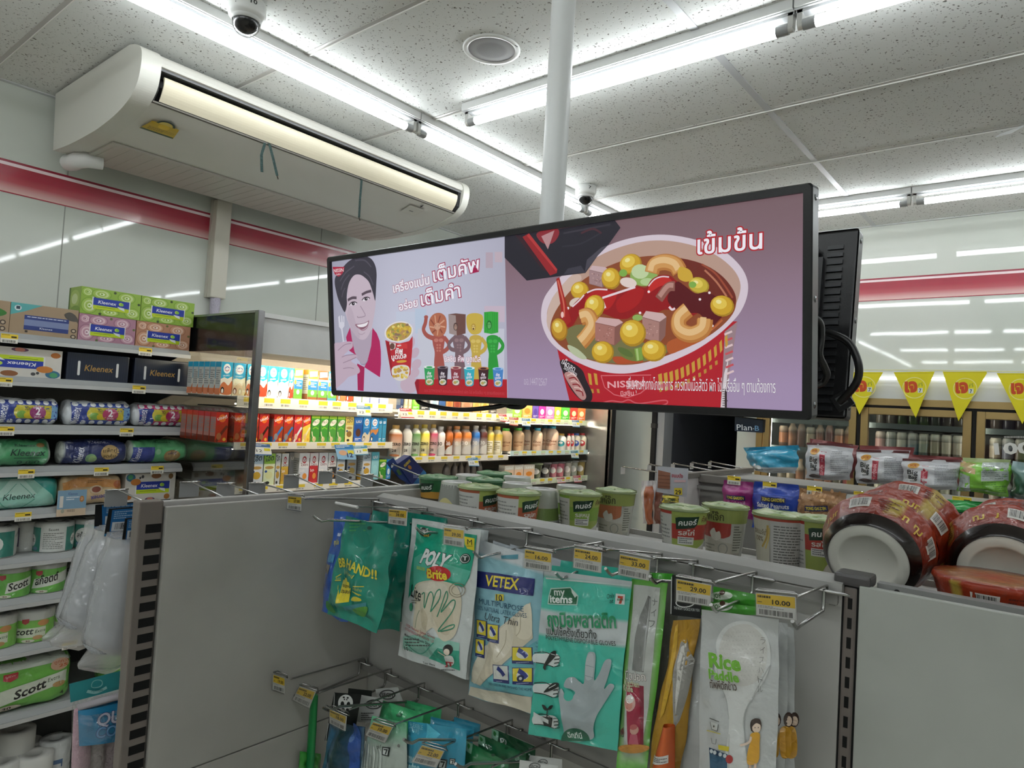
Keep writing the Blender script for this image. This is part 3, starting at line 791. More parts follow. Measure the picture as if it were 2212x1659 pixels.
# ------------------------------------------------------------------ picture on the hanging screen (lit pixels of a flat panel)
SP = Pane(MT1 @ V(0,0.0066,0),MT1.to_3x3() @ V(1,0,0),MT1.to_3x3() @ V(0,0,1))
q = MB('screen',(150,140,160))
hw,hh = TW / 2 - 0.0125,TH / 2 - 0.0125
def grad(b,u0,u1,v0,v1,cols,nx,ny):
    vs = []; vc = []
    for j in range(ny + 1):
        for i in range(nx + 1):
            s,t = i / nx,j / ny
            vs.append(SP.mp(u0 + (u1 - u0) * s,v0 + (v1 - v0) * t,0)); vc.append(lin(cols(s,t)))
    b.add(vs,[(j * (nx + 1) + i,j * (nx + 1) + i + 1,(j + 1) * (nx + 1) + i + 1,(j + 1) * (nx + 1) + i) for j in range(ny) for i in range(nx)],None,'screen',False,vc)
um = SP.uv(1094,700)[0]
def bgL(s,t):
    c = mixc((166,164,182),(202,203,222),math.sin(math.pi * min(1,s * 0.75 + 0.1)) * (0.45 + 0.55 * (1 - abs(t - 0.5))))
    return mixc(c,(150,150,170),max(0,0.35 - s) * 1.0)
def bgR(s,t):
    c = mixc((166,146,180),(128,100,106),t * 1.15 - 0.1)
    return mixc(c,(112,92,98),max(0,t - 0.6) * max(0,s - 0.1) * 1.2)
grad(q,-hw,um,-hh,hh,bgL,10,8); grad(q,um,hw,-hh,hh,bgR,12,8)
S1 = Crop(700,540,4.88); a = Art(q,SP.mp,S1.on(SP),'screen',step=0.0001)
# soft scenery
a.rect(1705,25,1780,190,'#b9a8b6'); a.rect(1800,20,1880,130,'#c3b1bd'); a.rect(1690,590,1905,760,'#c9b8c8'); a.rect(760,650,1000,780,'#c6cde0'); a.rect(960,620,1080,880,'#bccbe0')
a.rect(990,830,1900,1360,'#c9cbd9')
# shirt, neck, face
a.blob([(100,1478),(95,1150),(150,1010),(240,950),(560,900),(620,1060),(680,1250),(760,1400),(760,1497),(420,1490)],'#bfbdd6')
a.poly([(285,850),(515,840),(510,960),(470,1120),(425,1225),(350,1150),(300,1040)],'#b3a4b6')
a.blob([(238,560),(246,450),(264,340),(320,262),(400,250),(470,300),(520,400),(545,520),(537,640),(520,740),(500,830),(462,910),(420,945),(370,935),(325,890),(285,830),(255,760),(232,690),(220,620)],'#c9b8c6')
a.blob([(245,700),(265,600),(300,640),(340,780),(380,900),(360,930),(300,850)],'#bfaebd')
a.blob([(222,655),(188,605),(152,520),(130,440),(114,350),(122,285),(160,232),(205,178),(255,125),(320,86),(400,66),(465,74),(512,108),(545,175),(556,255),(553,340),(549,430),(541,535),(522,470),(495,385),(470,330),(430,290),(385,262),(330,262),(290,300),(262,360),(247,430),(240,500),(243,570)],'#3d3a45')
for p in ([(170,330),(230,240),(320,170)],[(180,420),(215,330),(270,260)],[(330,110),(430,110),(500,180)],[(420,230),(480,280),(520,370)],[(190,500),(205,440),(225,400)]): a.curve(p,9,'#56525f')
a.curve([(252,530),(300,505),(345,505)],18,'#5a4c58'); a.curve([(400,472),(450,445),(500,432)],18,'#5a4c58')
for x,y,r in ((308,568,0.0),(443,518,-0.3)):
    a.ell(x,y,38,17,'#e6dfe8',18,r - 0.15); a.ell(x + 2,y - 1,17,17,'#2e2730'); a.ell(x + 7,y - 5,4,4,'#f4f4f8',8)
    a.curve([(x - 40,y + 12),(x - 15,y - 15),(x + 20,y - 20),(x + 44,y - 8)],7,'#40353f')
a.curve([(385,590),(420,650),(437,690),(410,705),(365,712)],6,'#a08c9d'); a.curve([(352,700),(362,714)],6,'#8d7787')
a.blob([(330,785),(380,778),(430,768),(475,745),(468,785),(435,825),(395,838),(355,820)],'#8b5f70'); a.blob([(345,790),(390,783),(435,772),(466,757),(450,795),(410,812),(368,810)],'#f1ecf2')
a.curve([(335,782),(400,845),(455,820),(476,742)],6,'#a5798a'); a.curve([(365,880),(400,890),(435,870)],5,'#ad9aaa')
# collar, placket, necklace
a.poly([(277,815),(235,920),(250,1000),(268,1062),(345,1112),(325,1075),(300,960)],'#b4245f'); a.poly([(514,820),(560,880),(590,960),(602,1070),(603,1200),(592,1342),(428,1236),(470,1130),(500,1010)],'#b4245f')
a.poly([(352,1196),(430,1236),(420,1486),(358,1480)],'#a81e56'); a.curve([(385,1180),(400,1205),(440,1200),(470,1150)],5,'#8b8aa0')
# hand that holds the fork, fork
a.poly([(150,705),(168,690),(172,760),(182,760),(180,690),(192,690),(198,760),(206,760),(202,695),(214,700),(216,800),(196,830),(215,1000),(205,1010),(180,835),(158,810)],'#d6d5e2')
a.blob([(95,1030),(180,975),(290,965),(305,990),(300,1030),(235,1085),(215,1115),(280,1100),(340,1105),(350,1135),(290,1170),(350,1215),(380,1260),(375,1295),(320,1320),(260,1340),(200,1400),(100,1440)],'#c4aebf')
for p in ([(190,1130),(240,1110),(330,1100)],[(205,1190),(280,1160),(345,1130)],[(205,1250),(270,1240),(320,1250)],[(150,1060),(220,1000),(290,985)]): a.curve(p,5,'#9d8699')
# noodle cup and the hand behind it
for x,y,rx,ry,r in ((960,1085,40,60,0.5),(975,1205,45,62,0.7),(955,1300,45,60,0.8),(930,980,28,60,0.2),(900,1420,95,90,0.0)): a.ell(x,y,rx,ry,'#c7b0c0',18,r)
a.poly([(648,950),(700,970),(800,985),(900,960),(936,905),(935,1000),(912,1310),(880,1352),(820,1374),(760,1366),(712,1318)],'#b92a35')
a.poly([(690,972),(760,985),(752,1040),(705,1060)],'#d9d1cb'); a.ell(722,1015,26,34,'#6a4a42'); a.rect(775,985,880,1040,'#cd3a3c')
a.poly([(650,960),(690,975),(735,1345),(712,1318)],'#9c1d2b')
a.text('คัพ',(758,1100),(835,1092),62,'#ffffff',0.02,0.035,'#8c1a2a'); a.text('นูดเดิล',(718,1155),(872,1138),52,'#ffffff',0.02,0.035,'#8c1a2a')
a.ell(822,1175,55,14,'#d9a441',16,-0.08); a.text('NISSIN',(775,1018),(815,1012),16,'#ffffff',0.02)
a.blob([(715,1275),(735,1232),(800,1212),(870,1215),(905,1250),(895,1330),(850,1370),(790,1378),(735,1345)],'#ded9d2')
rn = random.Random(5)
for i in range(22): a.ell(810 + rn.uniform(-70,70),1295 + rn.uniform(-60,50),17,15,rn.choice(['#d4b445','#cfa63a','#e3cf7a','#b9935a']),9,rn.random())
a.ell(792,862,152,108,'#e6e1e2',36,-0.22); a.ell(792,862,136,94,'#b99b4e',36,-0.22)
for i in range(70):
    t,w = rn.uniform(0,6.28),math.sqrt(rn.random()); x,y = 120 * w * math.cos(t),80 * w * math.sin(t)
    a.ell(792 + x + 0.0 * y,862 + y - 0.22 * x,rn.uniform(13,23),rn.uniform(11,19),rn.choice(['#d9bd4a','#cda93e','#e6d476','#b98f5c','#8f7460','#dcc262','#9a9a4c']),9,rn.random() * 3)
# slogans
MG = '#a51f4f'
a.text('เครื่องแน่น',(733,450),(1112,358),92,'#f3f1fa',0.03,0.03,MG,res=3); a.text('เต็มคัพ',(1158,336),(1642,215),140,'#f6f4fc',0.015,0.045,MG,res=3)
a.text('อร่อย',(797,640),(990,592),84,'#f3f1fa',0.03,0.03,MG,res=3); a.text('เต็มคำ',(1030,588),(1440,492),138,'#f6f4fc',0.015,0.045,MG,res=3)
a.poly([(93,178),(218,178),(212,222),(190,258),(156,282),(120,262),(100,225)],'#b02743'); a.text('NISSIN',(106,238),(208,228),38,'#ffffff',0.0); a.text('นิสชิน',(132,268),(178,262),18,'#ffffff')
# four performers in plain coloured suits and headpieces
def performer(x,y,c1,c2,head):
    a.blob([(x - 62,y + 20),(x,y - 5),(x + 62,y + 20),(x + 58,y + 110),(x + 45,y + 200),(x + 58,y + 300),(x + 70,y + 480),(x - 40,y + 480),(x - 48,y + 300),(x - 42,y + 190),(x - 62,y + 100)],c1)
    a.curve([(x + 58,y + 30),(x + 104,y + 95),(x + 92,y + 150),(x + 35,y + 190)],34,c1)
    for s in (-1,1): a.ell(x + s * 26,y + 62,24,20,c2,14)
    for k in range(3):
        for s in (-1,1): a.ell(x + s * 14,y + 112 + 30 * k,11,11,c2,10)
    a.line([(x,y + 30),(x,y + 190)],4,c1)
performer(1780,900,'#2f9a3c','#42b24c',0); performer(1600,900,'#c6aa4c','#d8c06a',0); performer(1425,890,'#7a6168','#94797e',0); performer(1210,890,'#a8564e','#c27a6e',0)
a.curve([(1150,930),(1085,900),(1050,840),(1070,770),(1078,712)],36,'#a8564e'); a.ell(1078,706,22,18,'#a8564e')
a.curve([(1370,930),(1320,990),(1345,1045),(1430,1060)],32,'#7a6168')
a.blob([(1120,720),(1170,670),(1240,668),(1288,720),(1292,830),(1262,895),(1200,915),(1140,880),(1108,800)],'#b56d52')
for t in range(9):
    an = R(40 * t); a.curve([(1198 + 34 * math.cos(an),805 + 40 * math.sin(an)),(1198 + 84 * math.cos(an + 0.2),792 + 108 * math.sin(an + 0.2))],11,'#8d4a3c' if t % 2 else '#d7a184')
a.ell(1198,806,32,38,'#cf9d83')
a.poly([(1312,678),(1390,668),(1495,678),(1494,880),(1402,902),(1322,880)],'#6f4c46'); a.poly([(1312,678),(1390,690),(1402,902),(1322,880)],'#a08f8c'); a.ell(1390,808,24,42,'#57423f'); a.ell(1390,812,16,30,'#a58679')
a.blob([(1510,690),(1590,665),(1670,690),(1676,780),(1650,870),(1580,892),(1530,860),(1503,780)],'#cbb04a'); a.ell(1577,815,26,40,'#b3943c'); a.ell(1577,818,18,30,'#d9be72'); a.ell(1577,832,9,10,'#5b3a2c')
a.poly([(1688,655),(1765,648),(1838,655),(1838,870),(1765,885),(1688,872)],'#37a83f'); a.ell(1742,790,28,48,'#1d6a2b'); a.ell(1742,795,20,36,'#5fae62')
for x in (1705,1725,1780,1800,1820): a.line([(x,660),(x + 2,870)],4,'#2b8f35')
for x,y in ((1180,800),(1216,800),(1570,805),(1586,805),(1735,785),(1750,785),(1383,800),(1398,800)): a.ell(x,y,4,4,'#332622',8)
a.text('นิสชิน คัพ นูดเดิล',(1270,1178),(1652,1180),62,'#f7eef4',0.02,0.03,'#a5416c')
a.poly([(958,1400),(977,1362),(1930,1364),(1933,1563),(985,1517)],'#b3222c'); a.poly([(958,1400),(977,1362),(1005,1362),(1000,1518),(985,1517)],'#97182b')
a.text('ฆอ.2779/2567 ควรเติมเนื้อสัตว์ ผัก ไข่ หรืออื่น ๆ ตามต้องการ',(1062,1495),(1905,1530),30,'#c9505a',-0.008)
for x,c1,c2 in ((1114,'#37a35e','#e8f0ea'),(1254,'#3a2a36','#8c7f86'),(1393,'#8c3a45','#d8b8ae'),(1534,'#38aec0','#e6f2f4'),(1683,'#43252a','#b97d4c'),(1837,'#4a86c8','#9fc3e6')):
    y0 = 1222 + (x - 1114) * 0.024
    a.poly([(x - 56,y0 + 8),(x + 56,y0 + 8),(x + 44,y0 + 190),(x + 25,y0 + 204),(x - 22,y0 + 204),(x - 42,y0 + 190)],c1)
    a.ell(x,y0 + 12,58,16,c2); a.ell(x,y0 + 14,34,11,c1); a.ell(x,y0 + 165,36,32,'#d9d2c4'); a.ell(x - 8,y0 + 168,18,16,'#b9a15c'); a.ell(x + 14,y0 + 160,12,10,'#8fae7c')
    a.text('คัพ',(x - 20,y0 + 92),(x + 18,y0 + 90),30,'#f4e9f2',0.02); a.text('นูดเดิล',(x - 30,y0 + 122),(x + 28,y0 + 119),26,'#f4e9f2',0.02)
# second picture: sauce poured on the noodle cup
S2 = Crop(1080,400,3.16); b = Art(q,SP.mp,S2.on(SP),'screen',step=0.0001); b.layer = 2
b.poly([(392,1120),(430,1290),(478,1483),(1506,1522),(1560,1330),(1622,930),(1590,930),(1330,1130),(1000,1262),(700,1272),(500,1200)],'#b31f2c')
b.poly([(1535,1000),(1622,930),(1560,1330),(1530,1522),(1506,1522)],'#9b8288'); b.poly([(1506,1522),(1530,1290),(1560,1180),(1535,1522)],'#d9d0d4')
b.rect(1535,1400,1550,1520,'#3a2c30'); b.lines(1520,1390,1556,1515,8,'#3a2c30',2)
for i in range(7):
    x = 1555 + i * 2; y = 1020 + i * 45; b.line([(x - 22,y),(x + 30,y - 22)],14,'#c9545c' if i % 2 else '#e1c6c8')
for i in range(13):     # gold bar pattern round the cup
    t = i / 12; x = 1080 + t * 455; y = 1292 - 62 * t - 190 * t * t; h = 72
    b.poly([(x,y),(x + 25 - 8 * t,y - 8 - 16 * t),(x + 30 - 8 * t,y + h - 10 - 14 * t),(x + 7,y + h)],'#c79a3e')
    if i < 11: b.poly([(x + 8,y + h + 22),(x + 26,y + h + 14),(x + 28,y + h + 42),(x + 11,y + h + 50)],'#b98a3c')
for x in (600,640): b.poly([(x,1282),(x + 22,1288),(x + 30,1365),(x + 12,1360)],'#c79a3e'); b.poly([(x + 20,1390),(x + 38,1392),(x + 42,1420),(x + 26,1418)],'#b98a3c')
b.blob([(410,1200),(480,1205),(560,1260),(590,1330),(630,1420),(620,1475),(560,1470),(490,1400),(440,1300)],'#2c2126'); b.blob([(440,1290),(500,1280),(550,1350),(590,1440),(560,1465),(500,1400)],'#b98a86')
for k in range(6): b.curve([(460 + 12 * k,1300 + 20 * k),(500 + 12 * k,1290 + 24 * k),(530 + 8 * k,1330 + 22 * k)],8,'#8f2f34' if k % 2 else '#d8b4ac')
b.text('เผ็ดสุด',(420,1215),(505,1275),40,'#f2eef2',0.0); b.text('ร้อนแรง',(435,1252),(520,1308),30,'#f2eef2',0.0)
b.line([(690,1300),(1032,1296),(1015,1375),(960,1420),(870,1450),(780,1430),(715,1380),(690,1300)],6,'#d3676f'); b.text('NISSIN',(738,1384),(985,1372),44,'#e7a7ad',0.02); b.text('นิสชิน',(826,1440),(914,1436),34,'#e7a7ad',0.015)
b.curve([(685,1490),(760,1472),(830,1480),(880,1465),(950,1490),(1120,1468),(1142,1488),(1100,1506)],7,'#cf5c66')
b.blob([(282,890),(298,785),(350,700),(430,612),(560,512),(700,430),(860,370),(1040,340),(1200,345),(1380,385),(1530,450),(1640,550),(1690,650),(1690,750),(1652,850),(1590,930),(1480,1030),(1330,1130),(1150,1212),(1000,1262),(850,1286),(700,1272),(560,1222),(440,1152),(350,1075),(300,985)],'#d9cbd6',4)
b.blob([(322,900),(345,800),(400,715),(500,610),(640,505),(800,430),(980,385),(1150,380),(1330,415),(1480,480),(1590,570),(1640,660),(1635,750),(1590,850),(1500,960),(1350,1070),(1150,1160),(950,1220),(760,1225),(600,1190),(450,1120),(360,1030)],'#bb9a8b',4)
b.blob([(320,930),(345,800),(400,715),(500,610),(560,640),(430,780),(370,930),(352,1010)],'#cdb3a6',3)
b.blob([(350,1010),(352,930),(400,830),(490,715),(610,620),(760,545),(900,500),(1050,482),(1200,492),(1370,532),(1500,605),(1585,700),(1615,785),(1590,880),(1490,985),(1340,1080),(1150,1160),(950,1218),(780,1222),(600,1188),(450,1120),(380,1060)],'#8d4a2c',4)
b.blob([(1200,500),(1370,532),(1500,605),(1585,700),(1612,785),(1570,860),(1470,760),(1330,640),(1230,560)],'#6f2a1e',4); b.blob([(450,1010),(560,950),(800,1010),(1000,1080),(1160,1100),(1100,1170),(900,1218),(700,1205),(520,1150)],'#77734a',4)
for p,c in (([(1380,540),(1470,600),(1540,690),(1590,770)],'#9b4a34'),([(1400,580),(1480,660),(1550,760)],'#b8755a'),([(1160,1120),(1300,1070),(1430,1000),(1520,920)],'#b8643c'),([(1230,1110),(1340,1060),(1450,980)],'#cf8556')): b.curve(p,12,c)
b.blob([(1150,1070),(1300,1020),(1440,990),(1400,1050),(1250,1120),(1160,1150)],'#b25a2e',4); b.blob([(780,1170),(920,1180),(980,1205),(850,1220),(790,1212)],'#b2502c',4)
def egg(x,y,rx,ry,rot=0.0,c='#cfa52c'):
    b.ell(x,y,rx,ry,mixc(c,'#6a4a10',0.35),18,rot); b.ell(x - rx * 0.06,y - ry * 0.07,rx * 0.92,ry * 0.9,c,18,rot); b.ell(x - rx * 0.2,y - ry * 0.25,rx * 0.6,ry * 0.55,mixc(c,'#f3dc6c',0.6),16,rot); b.ell(x - rx * 0.28,y - ry * 0.4,rx * 0.24,ry * 0.2,'#f0e6a0',10,rot)
def cube(x,y,w,h,c='#a97d74'):
    b.poly([(x,y + 0.12 * h),(x + 0.15 * w,y - 0.08 * h),(x + 0.85 * w,y),(x + w,y + 0.12 * h),(x + 0.95 * w,y + 0.75 * h),(x + 0.7 * w,y + h),(x,y + 0.82 * h)],mixc(c,'#4a2a24',0.35)); b.poly([(x,y + 0.12 * h),(x + 0.15 * w,y - 0.08 * h),(x + 0.85 * w,y),(x + w,y + 0.12 * h),(x + 0.72 * w,y + 0.28 * h)],mixc(c,'#e8cfd2',0.6)); b.poly([(x,y + 0.14 * h),(x + 0.7 * w,y + 0.3 * h),(x + 0.68 * w,y + 0.97 * h),(x,y + 0.8 * h)],c)
    for k in range(14): b.ell(x + rn.uniform(0.06,0.62) * w,y + rn.uniform(0.3,0.8) * h,5,4,mixc(c,'#d9b3aa' if k % 2 else '#7d5650',0.6),7)
def shrimp(pts,w):
    b.curve(pts,w,'#b9793c'); b.curve([(x - 5,y - 6) for x,y in pts],w * 0.78,'#d29a58'); b.curve([(x - 10,y - 14) for x,y in pts],w * 0.38,'#e6bf88')
cube(612,560,130,140,'#a58688'); egg(895,540,78,70,-0.5); b.ell(985,620,95,70,'#8fb05e',18); b.ell(960,590,60,50,'#c3d6a4',14); b.ell(1010,660,50,26,'#b5cf94',12)
shrimp([(1040,600),(1060,545),(1130,525),(1200,545),(1230,590)],100); b.blob([(1230,560),(1300,580),(1320,640),(1270,660),(1220,630)],'#cfa83a'); egg(762,638,66,74); b.ell(845,600,28,26,'#7fae4c',12); egg(548,720,62,62,-0.3)
b.ell(880,665,58,34,'#e4d3cc',16,0.2); egg(1362,685,72,56,0.3,'#c8b03c'); b.ell(1320,680,26,22,'#7fae4c',12); b.ell(520,800,46,30,'#d8c6bd',14,-0.4)
# sauce
b.blob([(415,900),(470,860),(520,800),(590,740),(650,705),(740,706),(800,720),(870,712),(940,690),(1000,700),(1040,645),(1100,615),(1165,618),(1210,655),(1270,690),(1340,740),(1420,730),(1500,780),(1540,860),(1500,920),(1440,960),(1380,870),(1300,900),(1240,860),(1130,850),(1080,870),(1000,880),(940,870),(880,910),(800,910),(720,880),(640,860),(560,870),(500,960),(450,960)],'#94161b',4)
b.blob([(1210,660),(1270,690),(1340,740),(1420,730),(1500,780),(1540,860),(1500,920),(1440,965),(1370,880),(1290,870),(1180,830),(1150,760)],'#5a1117',4)
b.blob([(600,760),(660,720),(740,722),(800,740),(790,790),(740,850),(650,840),(590,800)],'#b3201f',4); b.blob([(860,740),(930,700),(990,720),(960,800),(900,850),(820,870),(800,800)],'#a91b1d',4); b.blob([(1040,660),(1100,630),(1160,636),(1180,670),(1100,690),(1050,720),(1010,740)],'#c22a26',4)
for p,w in (([(600,735),(660,712),(740,714)],9),([(705,770),(780,745),(850,722),(930,696)],13),([(1020,690),(1060,645),(1110,625),(1160,628)],8),([(710,800),(725,840)],15),([(500,830),(545,790),(580,750)],9),([(1160,830),(1180,850),(1200,840)],14)): b.curve(p,w,'#ead6dc')
for x,y in ((1022,728),(962,872),(1370,780),(1435,735),(1270,840),(470,840),(1455,960)): b.ell(x,y,9,9,'#f2e6ea',10)
b.curve([(1090,780),(1150,700),(1200,690)],60,'#8d5a50'); b.curve([(1095,760),(1150,690),(1190,685)],30,'#b98a80')
# sachet and stream
b.poly([(390,640),(412,630),(470,850),(495,930),(450,965),(415,900),(425,850)],'#a3231f'); b.curve([(402,650),(440,800),(445,900)],10,'#cf6a58'); b.ell(432,885,10,22,'#efc9c2',10)
b.poly([(39,350),(400,302),(790,240),(829,292),(745,410),(676,480),(590,600),(410,622),(190,652),(39,496)],'#26242e'); b.poly([(585,598),(600,510),(700,425),(745,410),(676,480)],'#4a4752'); b.poly([(440,610),(470,570),(560,550),(590,598)],'#3d3b46')
b.poly([(160,355),(205,330),(398,575),(395,600),(350,618),(330,590)],'#97242a'); b.poly([(190,345),(205,330),(398,575),(390,590)],'#b8393a'); b.poly([(110,340),(150,350),(330,590),(300,580)],'#3a1f28')
b.blob([(260,330),(330,300),(400,300),(410,340),(370,395),(310,400),(270,370)],'#8d2a33'); b.poly([(290,350),(380,310),(335,440)],'#b98d90'); b.curve([(440,330),(600,300),(760,270)],10,'#3a3640'); b.curve([(430,420),(560,400),(690,330)],8,'#32303a'); b.curve([(560,330),(640,300),(700,330)],12,'#4a2a33')
egg(652,830,68,82,0.3); egg(412,985,55,78,-0.2,'#c08f2a'); shrimp([(560,905),(610,895),(640,960),(600,1030),(560,1075)],95); egg(1522,825,82,72,0.2)
b.ell(945,905,36,22,'#8fae5c',12); b.ell(910,1160,90,40,'#6d7a3c',16,0.2); cube(658,915,190,180,'#a9746a'); cube(978,875,165,205,'#ab8078'); egg(915,1010,90,92); egg(710,1140,76,76); egg(1058,1130,84,74)
shrimp([(1290,850),(1230,910),(1235,985),(1310,1020),(1390,985),(1405,915)],108); b.poly([(925,1115),(975,1105),(985,1190),(940,1200)],'#7c9f46'); b.poly([(935,1118),(950,1114),(958,1195),(946,1197)],'#a9c47a'); b.ell(860,1140,60,22,'#5c7038',14,0.5); b.blob([(470,1090),(540,1120),(600,1180),(560,1185),(490,1140)],'#b9c2a0',4)
b.text('เข้มข้น',(1352,472),(1790,432),128,'#f6f3fb',0.012,0.05,'#b3202c',res=3)
b.text('ฆอ.1447/2567',(165,1362),(322,1370),52,'#cfc4d6',-0.012)
b.text('เพิ่มคุณค่าทางโภชนาการ ควรเติมเนื้อสัตว์ ผัก ไข่ หรืออื่น ๆ ตามต้องการ',(868,1392),(1882,1418),74,'#f4f2f6',-0.004,0.012,'#4a3038')
part('panel',q,screen1,'lit advertisement with a smiling man and a cup of noodles')
# ------------------------------------------------------------------ wall shelf with tissue and toilet rolls
XF = -2.76
ROWY = [716,811,917,1011,1105,1210,1300,1407,1553]
ROWZ = [PX(0,y,XF).z for y in ROWY]
SY0,SY1 = 0.15,1.335
shelf = thing('wall_shelf','tall grey wall shelf stocked with tissue boxes and toilet rolls','shelf',V(-2.96,0.74,0))
q = MB('paint',(88,90,90)); q.box((WX + 0.004,SY0,0.0),(WX + 0.02,SY1 - 0.01,ROWZ[0] + 0.02)); part('back_panel',q,shelf)
for y in (SY0,SY1 - 0.035):
    q = MB('paint',(120,122,122)); q.box((WX + 0.02,y,0),(WX + 0.06,y + 0.03,ROWZ[0] + 0.02)); part('upright',q,shelf)
q = MB('paint',(150,152,150)); q.box((WX + 0.02,SY0,0),(XF,SY1,0.14)); part('base_deck',q,shelf)
def price_tag_mb(P,u,v,w=0.05,h=0.03,seed=1):
    """small paper tag: yellow upper half, white lower half with a bar code"""
    b = MB('card')
    vs = [P(u,v,0),P(u + w,v,0),P(u + w,v + h,0),P(u,v + h,0),P(u,v,0.0012),P(u + w,v,0.0012),P(u + w,v + h,0.0012),P(u,v + h,0.0012)]
    b.add(vs,[(4,5,6,7),(0,1,5,4),(1,2,6,5),(2,3,7,6),(3,0,4,7)],'#e4e2da')
    a = Art(b,lambda x,y,l: P(u + x * w,v + (1 - y) * h,0.0012 + l),None,'card')
    a.rect(0,0,1,0.5,'#e3c53c'); a.lines(0.05,0.08,0.6,0.22,1,'#7a6a20',seed); a.rect(0.6,0.22,0.92,0.4,'#3a3418'); a.bars(0.1,0.66,0.9,0.94,'#3a3a3a',16,seed)
    return b
TAGS = {0: [0,300],1: [-12,285],2: [-8,257],3: [37,201,323],4: [30,205],7: [130]}
for i,z in enumerate(ROWZ):
    q = MB('paint',(168,170,170)); q.box((WX + 0.03,SY0,z - 0.012),(XF - 0.01,SY1 + 0.003,z)); s = part('shelf_board',q,shelf)
    q = MB('plastic',(158,160,160)); q.prism([(XF - 0.012,z + 0.001),(XF + 0.006,z - 0.016),(XF + 0.008,z - 0.03),(XF,z - 0.03),(XF - 0.006,z - 0.02),(XF - 0.016,z - 0.006)],'y',SY0,SY1 + 0.003,mat='paint')
    q.box((XF + 0.004,SY0,z - 0.031),(XF + 0.0095,SY1 + 0.003,z - 0.0175),(184,186,186)); part('price_rail',q,s)
    for y in (SY0 + 0.01,SY1 - 0.03):
        q = MB('paint',(92,95,100)); q.prism([(WX + 0.05,z - 0.012),(XF - 0.03,z - 0.012),(XF - 0.04,z - 0.03),(WX + 0.05,z - 0.11)],'y',y,y + 0.004); part('bracket',q,s)
    for k,x in enumerate(TAGS.get(i,[])):
        u = PX(x,ROWY[i] + 6,XF).y
        part('price_tag',price_tag_mb(lambda a,b,h,z=z: V(XF + 0.0102 + h,a,b),u,z - 0.036,0.048,0.03,i * 7 + k),s)

def yspan(x0,x1,row,xf=None): return PX(x0,ROWY[row],xf or XF - 0.02).y,PX(x1,ROWY[row] + (x1 - x0) * 0.08,xf or XF - 0.02).y
def boxart(b,y0,y1,z0,z1,xf,mat='card',turn=False):
    cv = (lambda x,y: (y1 + (y0 - y1) * x,z0 + (z1 - z0) * y)) if turn else (lambda x,y: (y0 + (y1 - y0) * x,z1 + (z0 - z1) * y))
    return Art(b,lambda u,v,h: V(xf + h,u,v),cv,mat)
def flower(b,y0,y1,z0,z1,xf,c,dark,leaf):
    d = 0.115
    b.box((xf - d,y0,z0),(xf,y1,z1),c,'card',bev=0.0015); a = boxart(b,y0,y1,z0,z1,xf)
    sd = Art(b,lambda u,v,h: V(u,y0 - h,v),lambda x,y: (xf - d + d * x,z1 + (z0 - z1) * y),'card')
    a.rect(0.0,0.0,1,1,mixc(c,dark,0.35)); sd.rect(0,0,1,1,mixc(c,dark,0.3)); sd.ell(0.5,0.45,0.4,0.35,c,16); sd.ell(0.5,0.45,0.25,0.2,mixc(c,'#ffffff',0.4),14); sd.ell(0.6,0.9,0.4,0.2,mixc(c,dark,0.6),14); sd.rect(0,0,0.12,1,mixc(dark,'#222222',0.3))
    for cx,cy,r in ((0.1,0.18,0.14),(0.33,0.2,0.17),(0.75,0.22,0.16),(0.14,0.68,0.18),(0.48,0.85,0.17),(0.86,0.78,0.16),(0.62,0.5,0.1)):
        ry = r * 1.75
        a.ell(cx,cy,min(r,cx,1 - cx),min(ry,cy,1 - cy),mixc(c,dark,0.55),18)
        for k in range(4):
            f = 0.86 - 0.2 * k; rr = min(r,cx,1 - cx) * f; ry2 = min(ry,cy,1 - cy) * f
            a.ell(cx + 0.006 * (k % 2),cy,rr,ry2,mixc(c,'#ffffff',0.2 + 0.16 * k) if k % 2 else mixc(c,dark,0.12),16)
        a.ell(cx,cy,0.02,0.035,mixc(c,dark,0.5),10)
    for x,y in ((0.22,0.38),(0.55,0.08),(0.32,0.95),(0.97,0.4)): a.ell(x,y,0.025,0.05,leaf,8)
    tissue_label(a,0.2,0.36,0.8,0.78)
def tissue_label(a,x0,y0,x1,y1,lime='#b8cc2c'):
    w,h = x1 - x0,y1 - y0
    a.rect(x0 - 0.03 * w,y0 - 0.02,x0 + 0.02 * w,y1 + 0.02,'#dfe0e0'); a.rect(x1 - 0.02 * w,y0 - 0.02,x1 + 0.03 * w,y1 + 0.02,'#dfe0e0')
    a.rect(x0,y0,x1,y1,lime); a.rect(x0,y0,x1,y0 + 0.66 * h,'#2a3d9c'); a.text('Kleenex',(x0 + 0.13 * w,y0 + 0.48 * h),(x0 + 0.62 * w,y0 + 0.48 * h),0.3 * h,'#f2f3f8',0.012,shear=0.18)
    a.ell(x0 + 0.76 * w,y0 + 0.3 * h,0.06 * w,0.16 * h,'#b9d44a',12); a.ell(x0 + 0.79 * w,y0 + 0.32 * h,0.05 * w,0.14 * h,'#8cc04a',12)
    a.poly([(x0 + 0.66 * w,y0 + 0.55 * h),(x0 + 0.86 * w,y0 + 0.62 * h),(x0 + 0.88 * w,y0 + 0.9 * h),(x0 + 0.74 * w,y0 + 0.76 * h)],'#e6e9f0'); a.rect(x0 + 0.1 * w,y0 + 0.77 * h,x0 + 0.6 * w,y0 + 0.82 * h,'#7f9322')
GT = 'tissue boxes on the wall shelf'
z = ROWZ[0]
def bx(y0,y1,z0,xf,d=0.1): return V(xf - d / 2,(y0 + y1) / 2,z0)
xf = XF - 0.02
